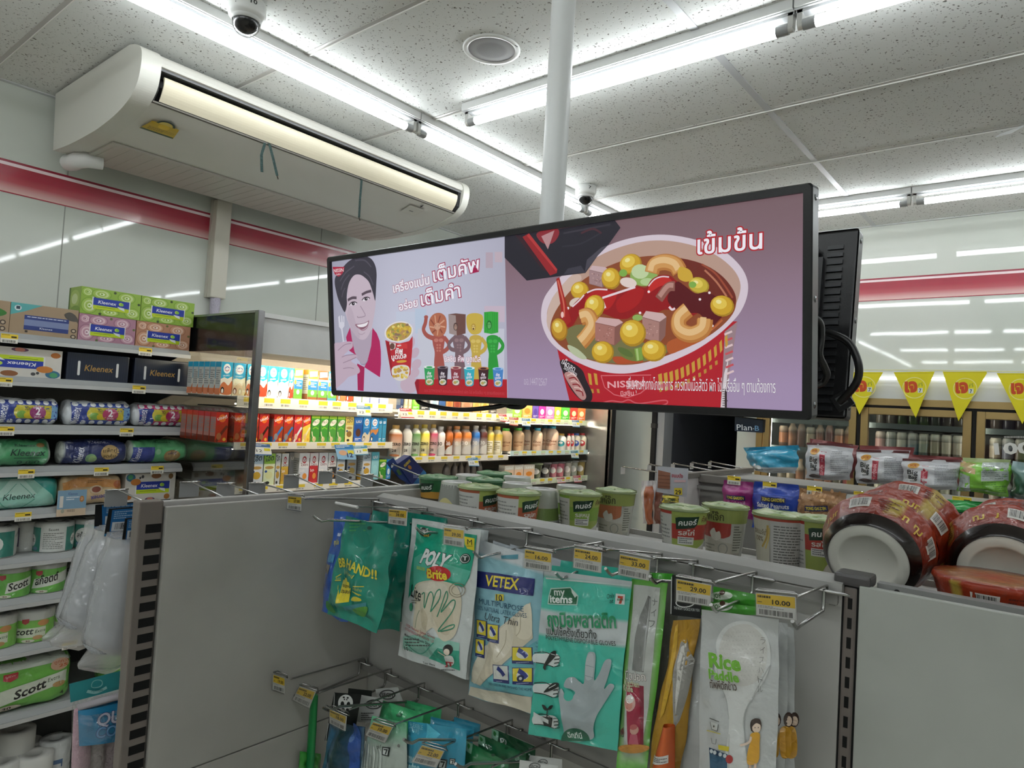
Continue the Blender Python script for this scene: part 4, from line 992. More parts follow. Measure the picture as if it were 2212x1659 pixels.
def kraft(y0,y1,z0,z1,label,which):
    b = MB('card','#a58c70'); b.box((xf - 0.115,y0,z0),(xf,y1,z1),'#9c8268',bev=0.0015); a = boxart(b,y0,y1,z0,z1,xf)
    a.rect(0,0,1,1,'#a18a70')
    if which:
        a.poly([(0.0,0.0),(0.45,0.0),(0.2,0.25),(0.0,0.4)],'#5ba7a6'); a.ell(0.1,0.16,0.05,0.09,'#d8e4e4',12); a.rect(0.075,0.1,0.13,0.2,'#2f3f4c')
        a.poly([(0.2,0.36),(0.86,0.36),(0.86,0.84),(0.2,0.84)],'#34427c'); a.rect(0.2,0.5,0.86,0.7,'#7b86ac'); a.text('Kleenex',(0.43,0.79),(0.62,0.79),0.07,'#dfe3f0'); a.lines(0.24,0.4,0.82,0.46,1,'#c9cfe2',4)
        a.blob([(0.78,0.2),(0.86,0.1),(0.95,0.18),(1.0,0.36),(0.93,0.4),(0.84,0.36)],'#57524c'); a.poly([(0.96,0.34),(0.995,0.3),(0.995,0.46)],'#57524c'); a.rect(0.22,0.86,0.26,0.93,'#3a3430')
        for yy in (0.72,0.92): a.ell(0.94,yy,0.045,0.075,'#4b4038',14); a.ell(0.94,yy,0.025,0.04,'#b9a68e',12)
    else:
        a.blob([(0.5,0.3),(0.75,0.22),(0.95,0.36),(0.85,0.5),(0.65,0.45)],'#3f7a3a')
        for yy in (0.68,0.88): a.ell(0.9,yy,0.05,0.08,'#4b4038',14); a.ell(0.9,yy,0.028,0.045,'#b9a68e',12)
    mono('tissue_box',b,label,'tissue box',bx(y0,y1,z0,xf),GT)
za = PX(18,651,xf).z
y0,y1 = yspan(-128,17,0); kraft(y0,y1,z,za,'brown kraft tissue box with a green leaf, cut by the frame edge',0)
y0,y1 = yspan(19,166,0); kraft(y0,y1,z,za,'brown kraft tissue box with a whale and blue stripe beside the pink roses box',1)
h1 = PX(172,676,xf).z; hh_ = h1 - z
for x0,x1,lev,cc,lab in ((168,292,0,('#c79aa8','#7c4e66','#5e6a3c'),'pink rose tissue box under the larger green rose box'),(294,411,0,('#d3a283','#8a5640','#6a6a3c'),'peach rose tissue box at the end of the top shelf'),(168,299,1,('#a9c25e','#5f8a1e','#3c4a2a'),'green rose tissue box stacked on the pink rose box'),(300,416,1,('#a9c25e','#5f8a1e','#3c4a2a'),'green rose tissue box stacked on the peach rose box')):
    y0,y1 = yspan(x0,x1,0); b = MB('card')
    flower(b,y0 + 0.001,y1 - 0.001,z + lev * (hh_ + 0.001),z + hh_ + lev * (hh_ + 0.001),xf,*cc); mono('tissue_box',b,lab,'tissue box',bx(y0,y1,z + lev * hh_,xf),GT)
# second row
z = ROWZ[1]
def toybox(y0,y1,z0,z1,label,turn):
    b = MB('card','#c9c4bd'); b.box((xf - 0.12,y0,z0),(xf,y1,z1),'#c6c1ba',bev=0.0015); a = boxart(b,y0,y1,z0,z1,xf,turn=turn)
    a.rect(0,0,1,1,'#cfcbc4'); tissue_label(a,0.22,0.3,0.88,0.72)
    for cx,cy,rx,ry,c in ((0.5,0.93,0.1,0.14,'#6c4a66'),(0.1,0.14,0.09,0.18,'#3c6c8c'),(0.2,0.3,0.1,0.12,'#c07a3a'),(0.08,0.82,0.06,0.1,'#b06a2e'),(0.9,0.13,0.05,0.1,'#7a5a34'),(0.6,0.1,0.1,0.1,'#8a5a3a'),(0.84,0.86,0.06,0.1,'#a87038')): a.ell(cx,cy,rx,min(ry,cy,1 - cy),c,14)
    a.ell(0.5,0.93,0.06,0.07,'#c07a6a',12); a.ell(0.09,0.12,0.05,0.09,'#4f9a6c',12); a.ell(0.33,0.12,0.03,0.06,'#4a4a4c',8); a.ell(0.28,0.16,0.02,0.05,'#4a4a4c',8)
    mono('tissue_box',b,label,'tissue box',bx(y0,y1,z0,xf),GT)
y0,y1 = yspan(-62,130,1); toybox(y0,y1,z,PX(0,747,xf).z,'white tissue box printed with toys standing upside down on the second shelf',True)
def navy(x0,x1,label):
    y0,y1 = yspan(x0,x1,1); z1 = PX(142,759,xf).z; b = MB('gloss','#1d2333'); b.box((xf - 0.115,y0,z),(xf,y1,z1),'#1a2030',bev=0.002); a = boxart(b,y0,y1,z,z1,xf,'gloss')
    a.rect(0.01,0.02,0.99,0.98,'#2a3348'); a.rect(0.018,0.04,0.982,0.96,'#1c2334')
    for i in range(26): a.poly([(0.02 + i * 0.036,0.95),(0.026 + i * 0.036,0.95),(0.04 + i * 0.036,0.06),(0.034 + i * 0.036,0.06)],'#252e44')
    for x in (0.17,0.79): a.rect(x,0.33,x + 0.04,0.78,'#d5d6d6'); a.ell(x + 0.02,0.33,0.02,0.04,'#d5d6d6',10); a.ell(x + 0.02,0.78,0.02,0.04,'#d5d6d6',10)
    a.text('Kleenex',(0.28,0.64),(0.73,0.64),0.23,'#b08a4a',0.008,shear=0.15); mono('tissue_box',b,label,'tissue box',bx(y0,y1,z,xf),GT)
navy(142,276,'dark navy tissue box with gold lettering beside the white toy box'); navy(289,407,'dark navy tissue box with gold lettering at the end of the second shelf')

def softpack(b,y0,y1,z0,z1,xf,d,col,mat='film',n=2.8,seed=1,wr=0.004,ends=None):
    """wrapped roll pack lying along the shelf; returns the mapper for its front"""
    rn = random.Random(seed); zc,h,xc = (z0 + z1) / 2,(z1 - z0) / 2,xf - d / 2; NS,NT = 40,26
    ph = [rn.uniform(0,6.28) for _ in range(6)]
    def e(t): return max(0.0,1 - abs(2 * t - 1) ** 9) ** 0.3 * 0.9 + 0.1
    def wn(t,a): return wr * (math.sin(9 * t + ph[0] + 2 * a) + math.sin(23 * t + ph[1] - 3 * a) * 0.5 + math.sin(5 * a + ph[2] + 31 * t) * 0.35) * (0.4 + 1.2 * abs(2 * t - 1) ** 2)
    vs = []; vc = []
    for j in range(NT + 1):
        t = j / NT
        for i in range(NS):
            a = 2 * math.pi * i / NS; c,s_ = math.cos(a),math.sin(a)
            r = (abs(c) ** n + abs(s_) ** n) ** (-1 / n) * e(t); w = wn(t,a) * r
            vs.append((xc + r * c * d / 2 + w * c,y0 + (y1 - y0) * t,max(z0 + 0.0005,zc + r * s_ * h + w * s_)))
            vc.append(lin(col if ends is None or 0.07 < t < 0.93 else ends))
    fs = [(j * NS + i,j * NS + (i + 1) % NS,(j + 1) * NS + (i + 1) % NS,(j + 1) * NS + i) for j in range(NT) for i in range(NS)] + [tuple(reversed(range(NS))),tuple(NT * NS + i for i in range(NS))]
    b.add(vs,fs,None,mat,True,vcol=vc)
    def mp(u,v,l):
        t = (u - y0) / (y1 - y0); k = max(-0.999,min(0.999,(v - zc) / (h * e(t)))); a = math.asin(k)
        x = (1 - abs(k) ** n) ** (1 / n) * e(t)
        aa = math.atan2(k,max(1e-4,x)); return V(xc + x * d / 2 + wn(t,aa) * x + l + 0.002,u,v)
    return Art(b,mp,lambda x,y: (y0 + (y1 - y0) * x,z1 + (z0 - z1) * y),mat,maxe=0.012,step=0.0002)
# third row: polka dot packs
z = ROWZ[2]
def polka(x0,x1,dot,base,label,sd):
    y0,y1 = yspan(x0,x1,2); z1 = z + 0.088; b = MB('film'); a = softpack(b,y0,y1,z,z1,xf,0.1,'#c8ccd0',seed=sd,ends='#b9bdc0')
    a.rect(0.1,0.06,0.96,0.94,base)
    for i in range(7):
        for y in (0.13,0.87): a.ell(0.15 + 0.125 * i,y,0.042,0.085,'#e6e8ea',12)
    a.rect(0.1,0.22,0.34,0.94,'#2c3f8c'); a.rect(0.34,0.24,0.86,0.76,'#b5a72a'); a.ell(0.4,0.5,0.09,0.26,'#c4b93a',14); a.ell(0.42,0.6,0.07,0.15,'#7aa84a',12); a.ell(0.52,0.62,0.07,0.14,'#d2bd2e',12); a.ell(0.8,0.62,0.06,0.14,'#d2bd2e',12)
    a.text('Kleenex',(0.2,0.9),(0.23,0.28),0.115,'#e9ecf6',0.01,up=(-0.13,0)); a.ell(0.65,0.52,0.12,0.26,dot,18)
    a.text('2',(0.62,0.6),(0.68,0.6),0.28,'#f4eef2',0.03); a.text('แพ็ค',(0.58,0.36),(0.66,0.36),0.1,'#f4eef2'); a.text('สุดคุ้ม',(0.6,0.72),(0.7,0.72),0.09,'#f4eef2'); a.rect(0.86,0.24,0.96,0.76,'#6a9ac4'); a.text('3D',(0.46,0.42),(0.52,0.42),0.14,'#4a4a1a')
    mono('paper_towel_pack',b,label,'paper towel pack',bx(y0,y1,z,xf),'paper towel packs on the wall shelf')
polka(-22,129,'#8c2a6a','#2a3d8c','blue polka dot paper towel pack at the cut-off shelf end',11); polka(137,285,'#a82a5a','#2a4494','blue polka dot paper towel pack beside the pink dotted pack',12); polka(285,414,'#a82a5a','#b82a6a','pink polka dot paper towel pack at the end of its shelf',13)
# fourth row
z = ROWZ[3]
def rollpack(x0,x1,col,label,sd,kind):
    y0,y1 = yspan(x0,x1,3); b = MB('film'); a = softpack(b,y0,y1,z,z + 0.092,xf,0.1,col,n=2.2,seed=sd,ends='#c9cfc9')
    if kind == 0:
        a.text('Kleenex',(0.45,0.58),(0.88,0.6),0.25,'#1c3a34',0.01,shear=0.2); a.rect(0.5,0.66,0.84,0.69,'#2a5a44'); a.text('Kleenex',(0.5,0.24),(0.76,0.26),0.1,'#1c3a34'); a.ell(0.83,0.2,0.06,0.08,'#8a6a3a',12)
        for k in range(3): a.ring(0.58 + 0.11 * k,0.84,0.03,0.06,0.012,'#2c4c40',14)
    elif kind == 1:
        a.rect(0.18,0.1,0.94,0.95,'#2a3568'); a.text('Kleenex',(0.3,0.92),(0.33,0.3),0.11,'#e9ecf6',0.01,up=(-0.12,0)); a.ell(0.7,0.5,0.13,0.3,'#b89a62',18); a.text('แพ็กคู่',(0.6,0.5),(0.8,0.48),0.14,'#3a2c14',0.01); a.text('สุดคุ้ม',(0.61,0.72),(0.79,0.7),0.12,'#3a2c14',0.01); a.ell(0.43,0.72,0.08,0.17,'#7fa87a',14); a.ell(0.46,0.76,0.06,0.14,'#9cbc82',14); a.text('Kleenex',(0.4,0.15),(0.7,0.14),0.11,'#c9cfe6')
    else:
        a.rect(0.05,0.3,0.4,0.96,'#2a3d8c'); a.text('Kleenex',(0.16,0.92),(0.19,0.36),0.1,'#e9ecf6',0.01,up=(-0.11,0)); a.ell(0.7,0.68,0.14,0.26,'#a88a5a',18); a.ell(0.7,0.66,0.1,0.2,'#b99c6c',16); a.text('แพ็กคู่',(0.63,0.62),(0.77,0.6),0.11,'#3a3a7a'); a.ell(0.46,0.5,0.05,0.12,'#8fc49a',12); a.text('Kleenex',(0.42,0.14),(0.68,0.14),0.1,'#2c5a48')
    mono('roll_pack',b,label,'roll pack',bx(y0,y1,z,xf),'roll packs on the fourth shelf')
rollpack(-62,112,'#4d9a68','plain green roll pack with dark lettering at the cut-off shelf end',21,0); rollpack(128,276,'#2a3568','navy roll pack with a round tan badge between two green packs',22,1); rollpack(278,406,'#66b87e','light green roll pack with a navy corner at the shelf end',23,2)
# fifth row
z = ROWZ[4]
y0,y1 = yspan(-66,126,4); z1 = PX(60,1030,xf).z; b = MB('film'); a = softpack(b,y0,y1,z,z1,xf,0.11,'#2f9a90',n=4.5,seed=31)
a.poly([(0.3,0.05),(0.65,0.05),(0.9,0.6),(0.95,0.95),(0.1,0.95),(0.15,0.6)],'#8fc4b4',None); a.poly([(0.42,0.05),(0.55,0.05),(0.72,0.55),(0.66,0.6),(0.3,0.6),(0.26,0.52)],'#b4d8cc'); a.text('Kleenex',(0.34,0.7),(0.7,0.66),0.18,'#24403c',0.008,shear=0.2); a.curve([(0.3,0.72),(0.38,0.92),(0.55,0.95),(0.7,0.7)],0.012,'#5aa08c'); a.curve([(0.48,0.2),(0.4,0.45),(0.34,0.6)],0.008,'#6aa898'); a.curve([(0.52,0.2),(0.62,0.45),(0.68,0.6)],0.008,'#6aa898')
mono('tissue_pack',b,'teal soft tissue pack beside the orange pack','tissue pack',bx(y0,y1,z,xf),'soft tissue packs on the fifth shelf')
y0,y1 = yspan(124,262,4); b = MB('film'); a = softpack(b,y0,y1,z,PX(130,1027,xf).z,xf,0.11,'#d3b890',n=5,seed=32)
a.poly([(0.04,0.25),(0.3,0.08),(0.6,0.14),(0.86,0.2),(0.98,0.3),(0.98,0.6),(0.8,0.45),(0.5,0.4),(0.2,0.42),(0.06,0.5)],'#cc9050'); a.ell(0.9,0.35,0.08,0.13,'#b8663c',14); a.ell(0.56,0.5,0.1,0.14,'#dac6ac',14); a.ell(0.56,0.5,0.07,0.1,'#8a4a3a',12); a.lines(0.42,0.2,0.66,0.3,2,'#6a4a34',4); a.text('Kleenex',(0.8,0.66),(0.48,0.72),0.16,'#4a4a9c',0.01,up=(0.0,0.16))
mono('tissue_pack',b,'orange and cream soft tissue pack behind the promotion card','tissue pack',bx(y0,y1,z,xf),'soft tissue packs on the fifth shelf')
y0,y1 = yspan(266,373,4); toybox(y0,y1,z,PX(270,1024,xf).z,'white toy printed tissue box behind the hooks on the fifth shelf',False)
# promotion card on the rail
b = MB('card'); c0,c1 = PX(122,1104,XF + 0.012),PX(185,1096,XF + 0.012); zt = PX(128,1060,XF + 0.012).z; z0 = ROWZ[4] - 0.03; b.box((XF + 0.011,c0.y,z0),(XF + 0.0125,c1.y,zt),'#c9b49c'); a = boxart(b,c0.y,c1.y,z0,zt,XF + 0.0126)
a.rect(0,0,1,0.72,'#7c9cb4'); a.text('Kleenex',(0.36,0.2),(0.68,0.2),0.12,'#2a3d7c'); a.lines(0.3,0.26,0.75,0.42,2,'#e4e8ec',4); a.ell(0.84,0.36,0.08,0.12,'#b87a3a',12); a.rect(0.08,0.22,0.2,0.66,'#d9d4cc'); a.text('23',(0.8,0.4),(0.88,0.4),0.1,'#f0e0d0'); a.ell(0.2,0.8,0.06,0.08,'#9a9a8a',10); a.lines(0.35,0.76,0.8,0.86,2,'#6a6258',5)
mono('promotion_card',b,'pale blue promotion card standing before the orange tissue pack','card',V(XF + 0.012,(c0.y + c1.y) / 2,z0))
# sixth to eighth rows: single toilet rolls
def troll(xc,row,rpx,htop,style,label,group,xoff=0.0):
    z = ROWZ[row]; xf2 = XF - 0.02 - xoff; yc = PX(xc,ROWY[row],xf2 - 0.06).y; r = rpx * 2.5 / FPX; xc_ = xf2 - r; h = htop
    root = thing('toilet_roll',label,'toilet roll',V(xc_,yc,z),group); c = V(xc_,yc,z); b = MB('film','#c9cac6')
    b.lathe([(r * 0.95,0.0),(r,0.006),(r,h - 0.008),(r * 0.95,h - 0.001),(r * 0.55,h),(r * 0.36,h - 0.002),(r * 0.3,h - 0.01),(r * 0.29,h - 0.05),(0.0004,h - 0.05)],c,40,cols=['#c6c8c3'] * 7 + ['#6a6a66','#4a4a46'])
    a0 = math.atan2(-yc,-xc_)
    def mp(u,v,l): t = a0 + u / r; return c + V((r + l + 0.0013) * math.cos(t),(r + l + 0.0013) * math.sin(t),v)
    a = Art(b,mp,lambda x,y: ((x - 0.5) * 2.4 * r,h * (1 - y)),'film',maxe=0.009)
    rn = random.Random(int(xc) + row)
    if style == 'teal':
        a.rect(0.0,0.16,0.24,0.96,'#2f7d70'); a.rect(0.76,0.16,1.0,0.96,'#2f7d70'); a.rect(0.24,0.12,0.76,0.96,'#d0d3d0'); a.lines(0.3,0.34,0.7,0.9,9,'#7a7e7a',3); a.text('Scott',(0.4,0.26),(0.6,0.26),0.08,'#2a2a2a',0.01); a.ell(0.03,0.6,0.09,0.2,'#d8dad6',12); a.text('tt',(0.0,0.64),(0.08,0.64),0.14,'#1c1c1c',0.02); a.ell(0.97,0.6,0.09,0.2,'#d8dad6',12); a.text('สก๊',(0.9,0.66),(1.0,0.66),0.14,'#1c1c1c',0.02); a.ell(0.12,0.86,0.06,0.06,'#5a7a94',10)
    elif style == 'tealfront':
        a.rect(0.1,0.16,0.9,0.96,'#2f7d70'); a.ell(0.4,0.55,0.26,0.3,'#d8dad6',16); a.text('สก๊อตต์',(0.2,0.6),(0.58,0.58),0.16,'#1c1c1c',0.02); a.ell(0.3,0.82,0.12,0.08,'#6a86a4',10)
    elif style == 'plain':
        a.rect(0.1,0.18,0.36,0.8,'#5c5470'); a.lines(0.6,0.5,0.9,0.8,4,'#b0b2ae',3); a.rect(0.38,0.1,1,0.96,'#bfc1bd')
    else:
        g = {'green': '#6ab24e','greenthai': '#6ab24e','dark': '#4f7c3e','extra': '#7ab850'}[style]
        a.rect(0.0,0.2 if style != 'extra' else 0.3,1,0.98,g)
        if style == 'green': a.rect(0.0,0.3,0.25,0.95,'#b4c4cc'); a.lines(0.03,0.34,0.22,0.9,6,'#8a98a0',2); a.poly([(0.46,0.5),(1.0,0.38),(1.0,0.66),(0.42,0.84)],'#d5dad0'); a.text('Scott',(0.48,0.76),(0.9,0.64),0.24,'#1a1f1a',0.02,shear=0.25)
        elif style == 'greenthai': a.poly([(0.25,0.52),(1.0,0.3),(1.0,0.66),(0.2,0.84)],'#d5dad0'); a.text('สก๊อตต์',(0.28,0.72),(0.74,0.58),0.24,'#1a1f1a',0.03,shear=0.25)
        elif style == 'dark': a.rect(0,0.1,1,0.6,'#8a9284'); a.text('Scott',(0.05,0.55),(0.5,0.52),0.2,'#22261f',0.02,shear=0.25)
        else: a.poly([(0.05,0.55),(0.75,0.52),(0.75,0.82),(0.05,0.84)],'#ccd4be'); a.text('Scott',(0.06,0.76),(0.5,0.72),0.2,'#1a1f1a',0.02,shear=0.25); a.text('Extra',(0.54,0.7),(0.74,0.68),0.1,'#2c4a24',0.0,shear=0.3); a.ell(0.7,0.4,0.12,0.1,'#c48a54',12); a.ell(0.6,0.84,0.1,0.07,'#b48c5c',10)
        a.poly([(0.28,0.26),(0.42,0.24),(0.42,0.36),(0.35,0.42),(0.28,0.37)],'#a8343a'); a.ell(0.42,0.93,0.13,0.05,'#d8d4c4',10); a.text('30',(0.38,0.955),(0.46,0.955),0.05,'#5a2a1c',0.02)
    part('wrapped_roll',b,root)
    return root
G6,G7,G8 = 'toilet rolls with teal wrappers on the sixth shelf','toilet rolls with green wrappers on the seventh shelf','toilet rolls with green wrappers on the eighth shelf'
troll(-14,5,38,0.105,'tealfront','teal wrapped toilet roll cut by the edge on the sixth shelf',G6); troll(48,5,30,0.105,'plain','toilet roll turned to its plain grey side on the sixth shelf',G6,0.06); troll(112,5,38,0.105,'teal','teal wrapped toilet roll with a white text panel facing out',G6); troll(193,5,38,0.105,'tealfront','teal wrapped toilet roll partly behind the hanging white scrubber',G6)
troll(18,6,36,0.105,'green','green wrapped toilet roll with slanted black Latin lettering on the seventh shelf',G7); troll(96,6,36,0.105,'greenthai','green wrapped toilet roll with slanted Thai lettering on the seventh shelf',G7); troll(170,6,36,0.105,'dark','dull green toilet roll set back behind the scrubbers',G7,0.05)
troll(-14,7,38,0.11,'extra','green wrapped toilet roll cut by the edge on the eighth shelf',G8); troll(68,7,38,0.11,'extra','green wrapped toilet roll with an open core on the eighth shelf',G8); troll(148,7,38,0.11,'extra','green wrapped toilet roll below the scrubber tip on the eighth shelf',G8)
for r_,xs in ((5,(30,130,215)),(6,(40,130)),(7,(30,120))):
    pass
# ninth row: large pack
z = ROWZ[8]; y0,y1 = yspan(-66,152,8); z1 = PX(130,1412,xf).z; b = MB('film'); a = softpack(b,y0,y1,z,z1,xf,0.2,'#6cb24a',n=5,seed=41,wr=0.003)
a.rect(0.0,0.0,1,0.16,'#c4ccc0'); a.poly([(0.26,0.52),(0.92,0.36),(0.92,0.6),(0.26,0.82)],'#ccd4c4'); a.text('Scott',(0.4,0.74),(0.7,0.62),0.17,'#161a16',0.03,shear=0.3); a.text('Extra',(0.72,0.54),(0.84,0.5),0.08,'#2c4a24',0.0,shear=0.3)
a.poly([(0.28,0.2),(0.42,0.19),(0.42,0.31),(0.35,0.36),(0.28,0.32)],'#a8242e'); a.text('NEW',(0.3,0.27),(0.4,0.265),0.04,'#e0b0ac'); a.ell(0.84,0.22,0.1,0.12,'#c9a286',16); a.text('ถูกกว่า',(0.78,0.2),(0.93,0.19),0.06,'#b4541c',0.01); a.text('25',(0.83,0.28),(0.92,0.275),0.06,'#b4541c',0.02)
a.ell(0.34,0.9,0.14,0.06,'#d2cbb8',14); a.text('30',(0.3,0.93),(0.38,0.92),0.06,'#3a1a12',0.03); a.ell(0.84,0.62,0.07,0.06,'#b4905c',12); a.text('4',(0.86,0.86),(0.9,0.85),0.08,'#1c3a14',0.02)
mono('toilet_roll_pack',b,'large bright green four-roll toilet paper pack low on the wall shelf','toilet roll pack',bx(y0,y1,z,xf,0.2))
y0,y1 = yspan(222,300,8); b = MB('film'); a = softpack(b,y0,y1,z,z + 0.16,xf - 0.02,0.12,'#6cb24a',n=4,seed=42); a.rect(0.55,0.2,0.85,0.8,'#c9d2bc'); a.ell(0.5,0.3,0.1,0.1,'#a8242e',10)
mono('toilet_roll_pack',b,'small green toilet roll pack half hidden behind the hook post','toilet roll pack',bx(y0,y1,z,xf,0.2))
# bottom deck: rolls lying open
z = 0.14
def bare(c,r,h,tilt,label):
    root = thing('bare_toilet_roll',label,'toilet roll',c,'white rolls on the bottom deck'); b = MB('matte','#c9c8c2')
    b.lathe([(r,0),(r,h),(r * 0.42,h + 0.001),(r * 0.4,h - 0.06),(0.0004,h - 0.06)],c,28,cols=['#bdbcb6','#cbcac4','#c4c3bd','#4e4d49','#38372f'],M=Matrix.Rotation(tilt,4,'Y')); part('roll',b,root); return root
zd = PX(60,1615,XF - 0.1).z
q = MB('film','#bfc3be'); q.box((XF - 0.34,0.66,0.141),(XF - 0.02,0.95,zd - 0.1),'#2f8a76',bev=0.01); a = Art(q,lambda u,v,h: V(XF - 0.02 + h,u,v),None,'film'); a.rect(0.68,zd - 0.2,0.94,zd - 0.13,'#c9d2cc'); a.text('สก๊อตต์',(0.78,zd - 0.19),(0.92,zd - 0.19),-0.04,'#1c1c1c',0.02)
mono('toilet_roll_carton',q,'teal wrapped carton under the open white rolls','carton',V(XF - 0.18,0.8,0.141))
for (x,y),dz,lab in (((75,1627),0,'white open toilet roll nearest the pink cloth pack'),((4,1644),0,'white open toilet roll in the bottom corner by the frame edge'),((52,1603),0,'white open toilet roll in the second line of the bottom deck')):
    p = PZ(x,y,zd); bare(V(p.x,p.y,zd - 0.1),0.058,0.1,0,lab)
p = PZ(48,1566,zd + 0.1); bare(V(p.x - 0.05,p.y,zd - 0.03),0.058,0.1,0,'white open toilet roll perched on top of the others')
p = PX(132,1630,XF - 0.03); root = thing('kitchen_roll','white kitchen roll with a blue printed wrapper on the bottom deck','kitchen roll',V(XF - 0.09,p.y,0.141)); b = MB('film','#c4c6c4'); c = V(XF - 0.09,p.y,0.141); hz = PX(132,1590,XF - 0.09).z - 0.141
b.lathe([(0.05,0),(0.05,hz),(0.02,hz),(0.019,hz - 0.05),(0.0004,hz - 0.05)],c,28,cols=['#c4c6c4'] * 3 + ['#5a5a56','#44443e']); a = Art(b,lambda u,v,l: c + V((0.0506 + l) * math.cos(u / 0.05),(0.0506 + l) * math.sin(u / 0.05),v),None,'film',maxe=0.012); a.rect(-0.06,0.05,0.01,hz - 0.06,'#4a6a94'); a.rect(-0.055,hz - 0.1,0.005,hz - 0.075,'#d5dade'); part('wrapped_roll',b,root)
# ------------------------------------------------------------------ hook gondola: end panel, hook panel, posts, next bay
GZ = 1.35
PXP,PYP = -1.30,1.118            # faces of the end panel (+X) and of the hook panel (-Y)
g = thing('hook_gondola','grey steel gondola with hooks of gloves and kitchen tools','gondola',V(-0.9,1.14,0))
GC = (168,166,160)
q = MB('paint',GC); zs = PX(600,1591,PXP).z
q.box((PXP - 0.015,0.609,zs + 0.001),(PXP,1.46,GZ),bev=0.0015); q.box((PXP - 0.015,0.609,0.1),(PXP,1.46,zs - 0.0015),bev=0.0015)
part('end_panel',q,g)
q = MB('paint',(176,175,172)); q.box((PXP - 0.034,0.607,GZ - 0.02),(PXP - 0.017,1.47,GZ + 0.0085),bev=0.002); q.box((PXP - 0.03,0.61,0.1),(PXP - 0.018,1.46,GZ - 0.02)); part('end_rail',q,g)
def slotted_post(x0,x1,y0,y1,face,zt=GZ + 0.012):
    q = MB('paint',(116,108,102)); q.box((x0,y0,0),(x1,y1,zt),bev=0.003); z = GZ - 0.03
    while z > 0.6:
        if face == 'x': q.box((x1 - 0.004,y0 + 0.014,z - 0.016),(x1 + 0.0006,y1 - 0.002,z),(12,12,12),'matte')
        else: q.box((x0 + 0.012,y0 - 0.0006,z - 0.016),(x1 - 0.012,y0 + 0.004,z),(12,12,12),'matte')
        z -= 0.0285
    return q
part('slotted_post',slotted_post(PXP - 0.034,PXP - 0.006,0.562,0.606,'x'),g)
XJ = -0.249
q = MB('paint',(168,167,162)); q.box((PXP + 0.001,PYP,0.1),(XJ - 0.008,PYP + 0.008,GZ - 0.02)); part('hook_panel',q,g)
q = MB('paint',(158,157,153)); q.prism([(PYP - 0.010,GZ - 0.010),(PYP + 0.012,GZ - 0.003),(PYP + 0.012,GZ - 0.026),(PYP - 0.010,GZ - 0.0225)],'x',PXP + 0.001,XJ - 0.006); part('panel_cap',q,g)
q = MB('paint',(150,148,144)); q.prism([(PYP + 0.024,GZ - 0.07),(PYP + 0.024,GZ - 0.008),(PYP + 0.034,GZ - 0.0045),(PYP + 0.037,GZ - 0.007),(PYP + 0.037,GZ - 0.07)],'x',PXP + 0.03,XJ + 0.02); part('shelf_back_lip',q,g)
q = MB('paint',(128,126,122)); 
for z in (1.312,0.932): q.box((PXP + 0.001,PYP - 0.0255,z),(XJ - 0.008,PYP - 0.0205,z + 0.016),bev=0.001)
for z in (1.31,0.93):
    for x in (PXP + 0.006,-0.78,XJ - 0.02): q.box((x,PYP - 0.022,z),(x + 0.008,PYP + 0.001,z + 0.01))
part('hook_bar',q,g)
q = slotted_post(XJ - 0.006,XJ + 0.012,PYP + 0.002,PYP + 0.036,'y',GZ - 0.014); part('slotted_post',q,g)
q = MB('blackplastic',(74,72,72)); q.box((XJ - 0.02,PYP - 0.004,GZ - 0.012),(XJ + 0.03,PYP + 0.04,GZ + 0.006),bev=0.005); part('post_cap',q,g,'dark grey post cap')
q = MB('matte',(10,10,10)); q.box((XJ - 0.008,PYP + 0.003,0.1),(XJ + 0.016,PYP + 0.006,GZ - 0.01)); part('joint_gap',q,g)
q = MB('paint',(166,169,162)); q.box((XJ + 0.016,PYP - 0.006,0.1),(0.9,PYP + 0.006,GZ - 0.008),bev=0.0015); part('bay_panel',q,g)
q = MB('paint',(132,132,130)); q.box((XJ + 0.034,PYP + 0.02,GZ - 0.08),(0.9,PYP + 0.04,GZ - 0.004)); q.lathe([(0.004,0),(0.0001,0.0004)],V(0,0,0),10,'#181818',M=Matrix.Translation(V(XJ + 0.06,PYP + 0.0195,GZ - 0.012)) @ Matrix.Rotation(R(90),4,'X')); part('bay_rail',q,g)
CUPZ = GZ - 0.078
q = MB('paint',(170,168,164)); q.box((PXP + 0.03,PYP + 0.04,CUPZ - 0.02),(0.9,PYP + 0.46,CUPZ)); q.box((PXP + 0.03,PYP + 0.455,CUPZ - 0.02),(0.9,PYP + 0.462,CUPZ + 0.012)); part('top_shelf',q,g)
q = MB('paint',(120,118,114)); q.box((PXP + 0.03,PYP + 0.05,0),(0.9,PYP + 0.46,0.12)); q.box((PXP + 0.03,PYP + 0.055,0.12),(0.9,PYP + 0.07,CUPZ - 0.02)); part('base',q,g)

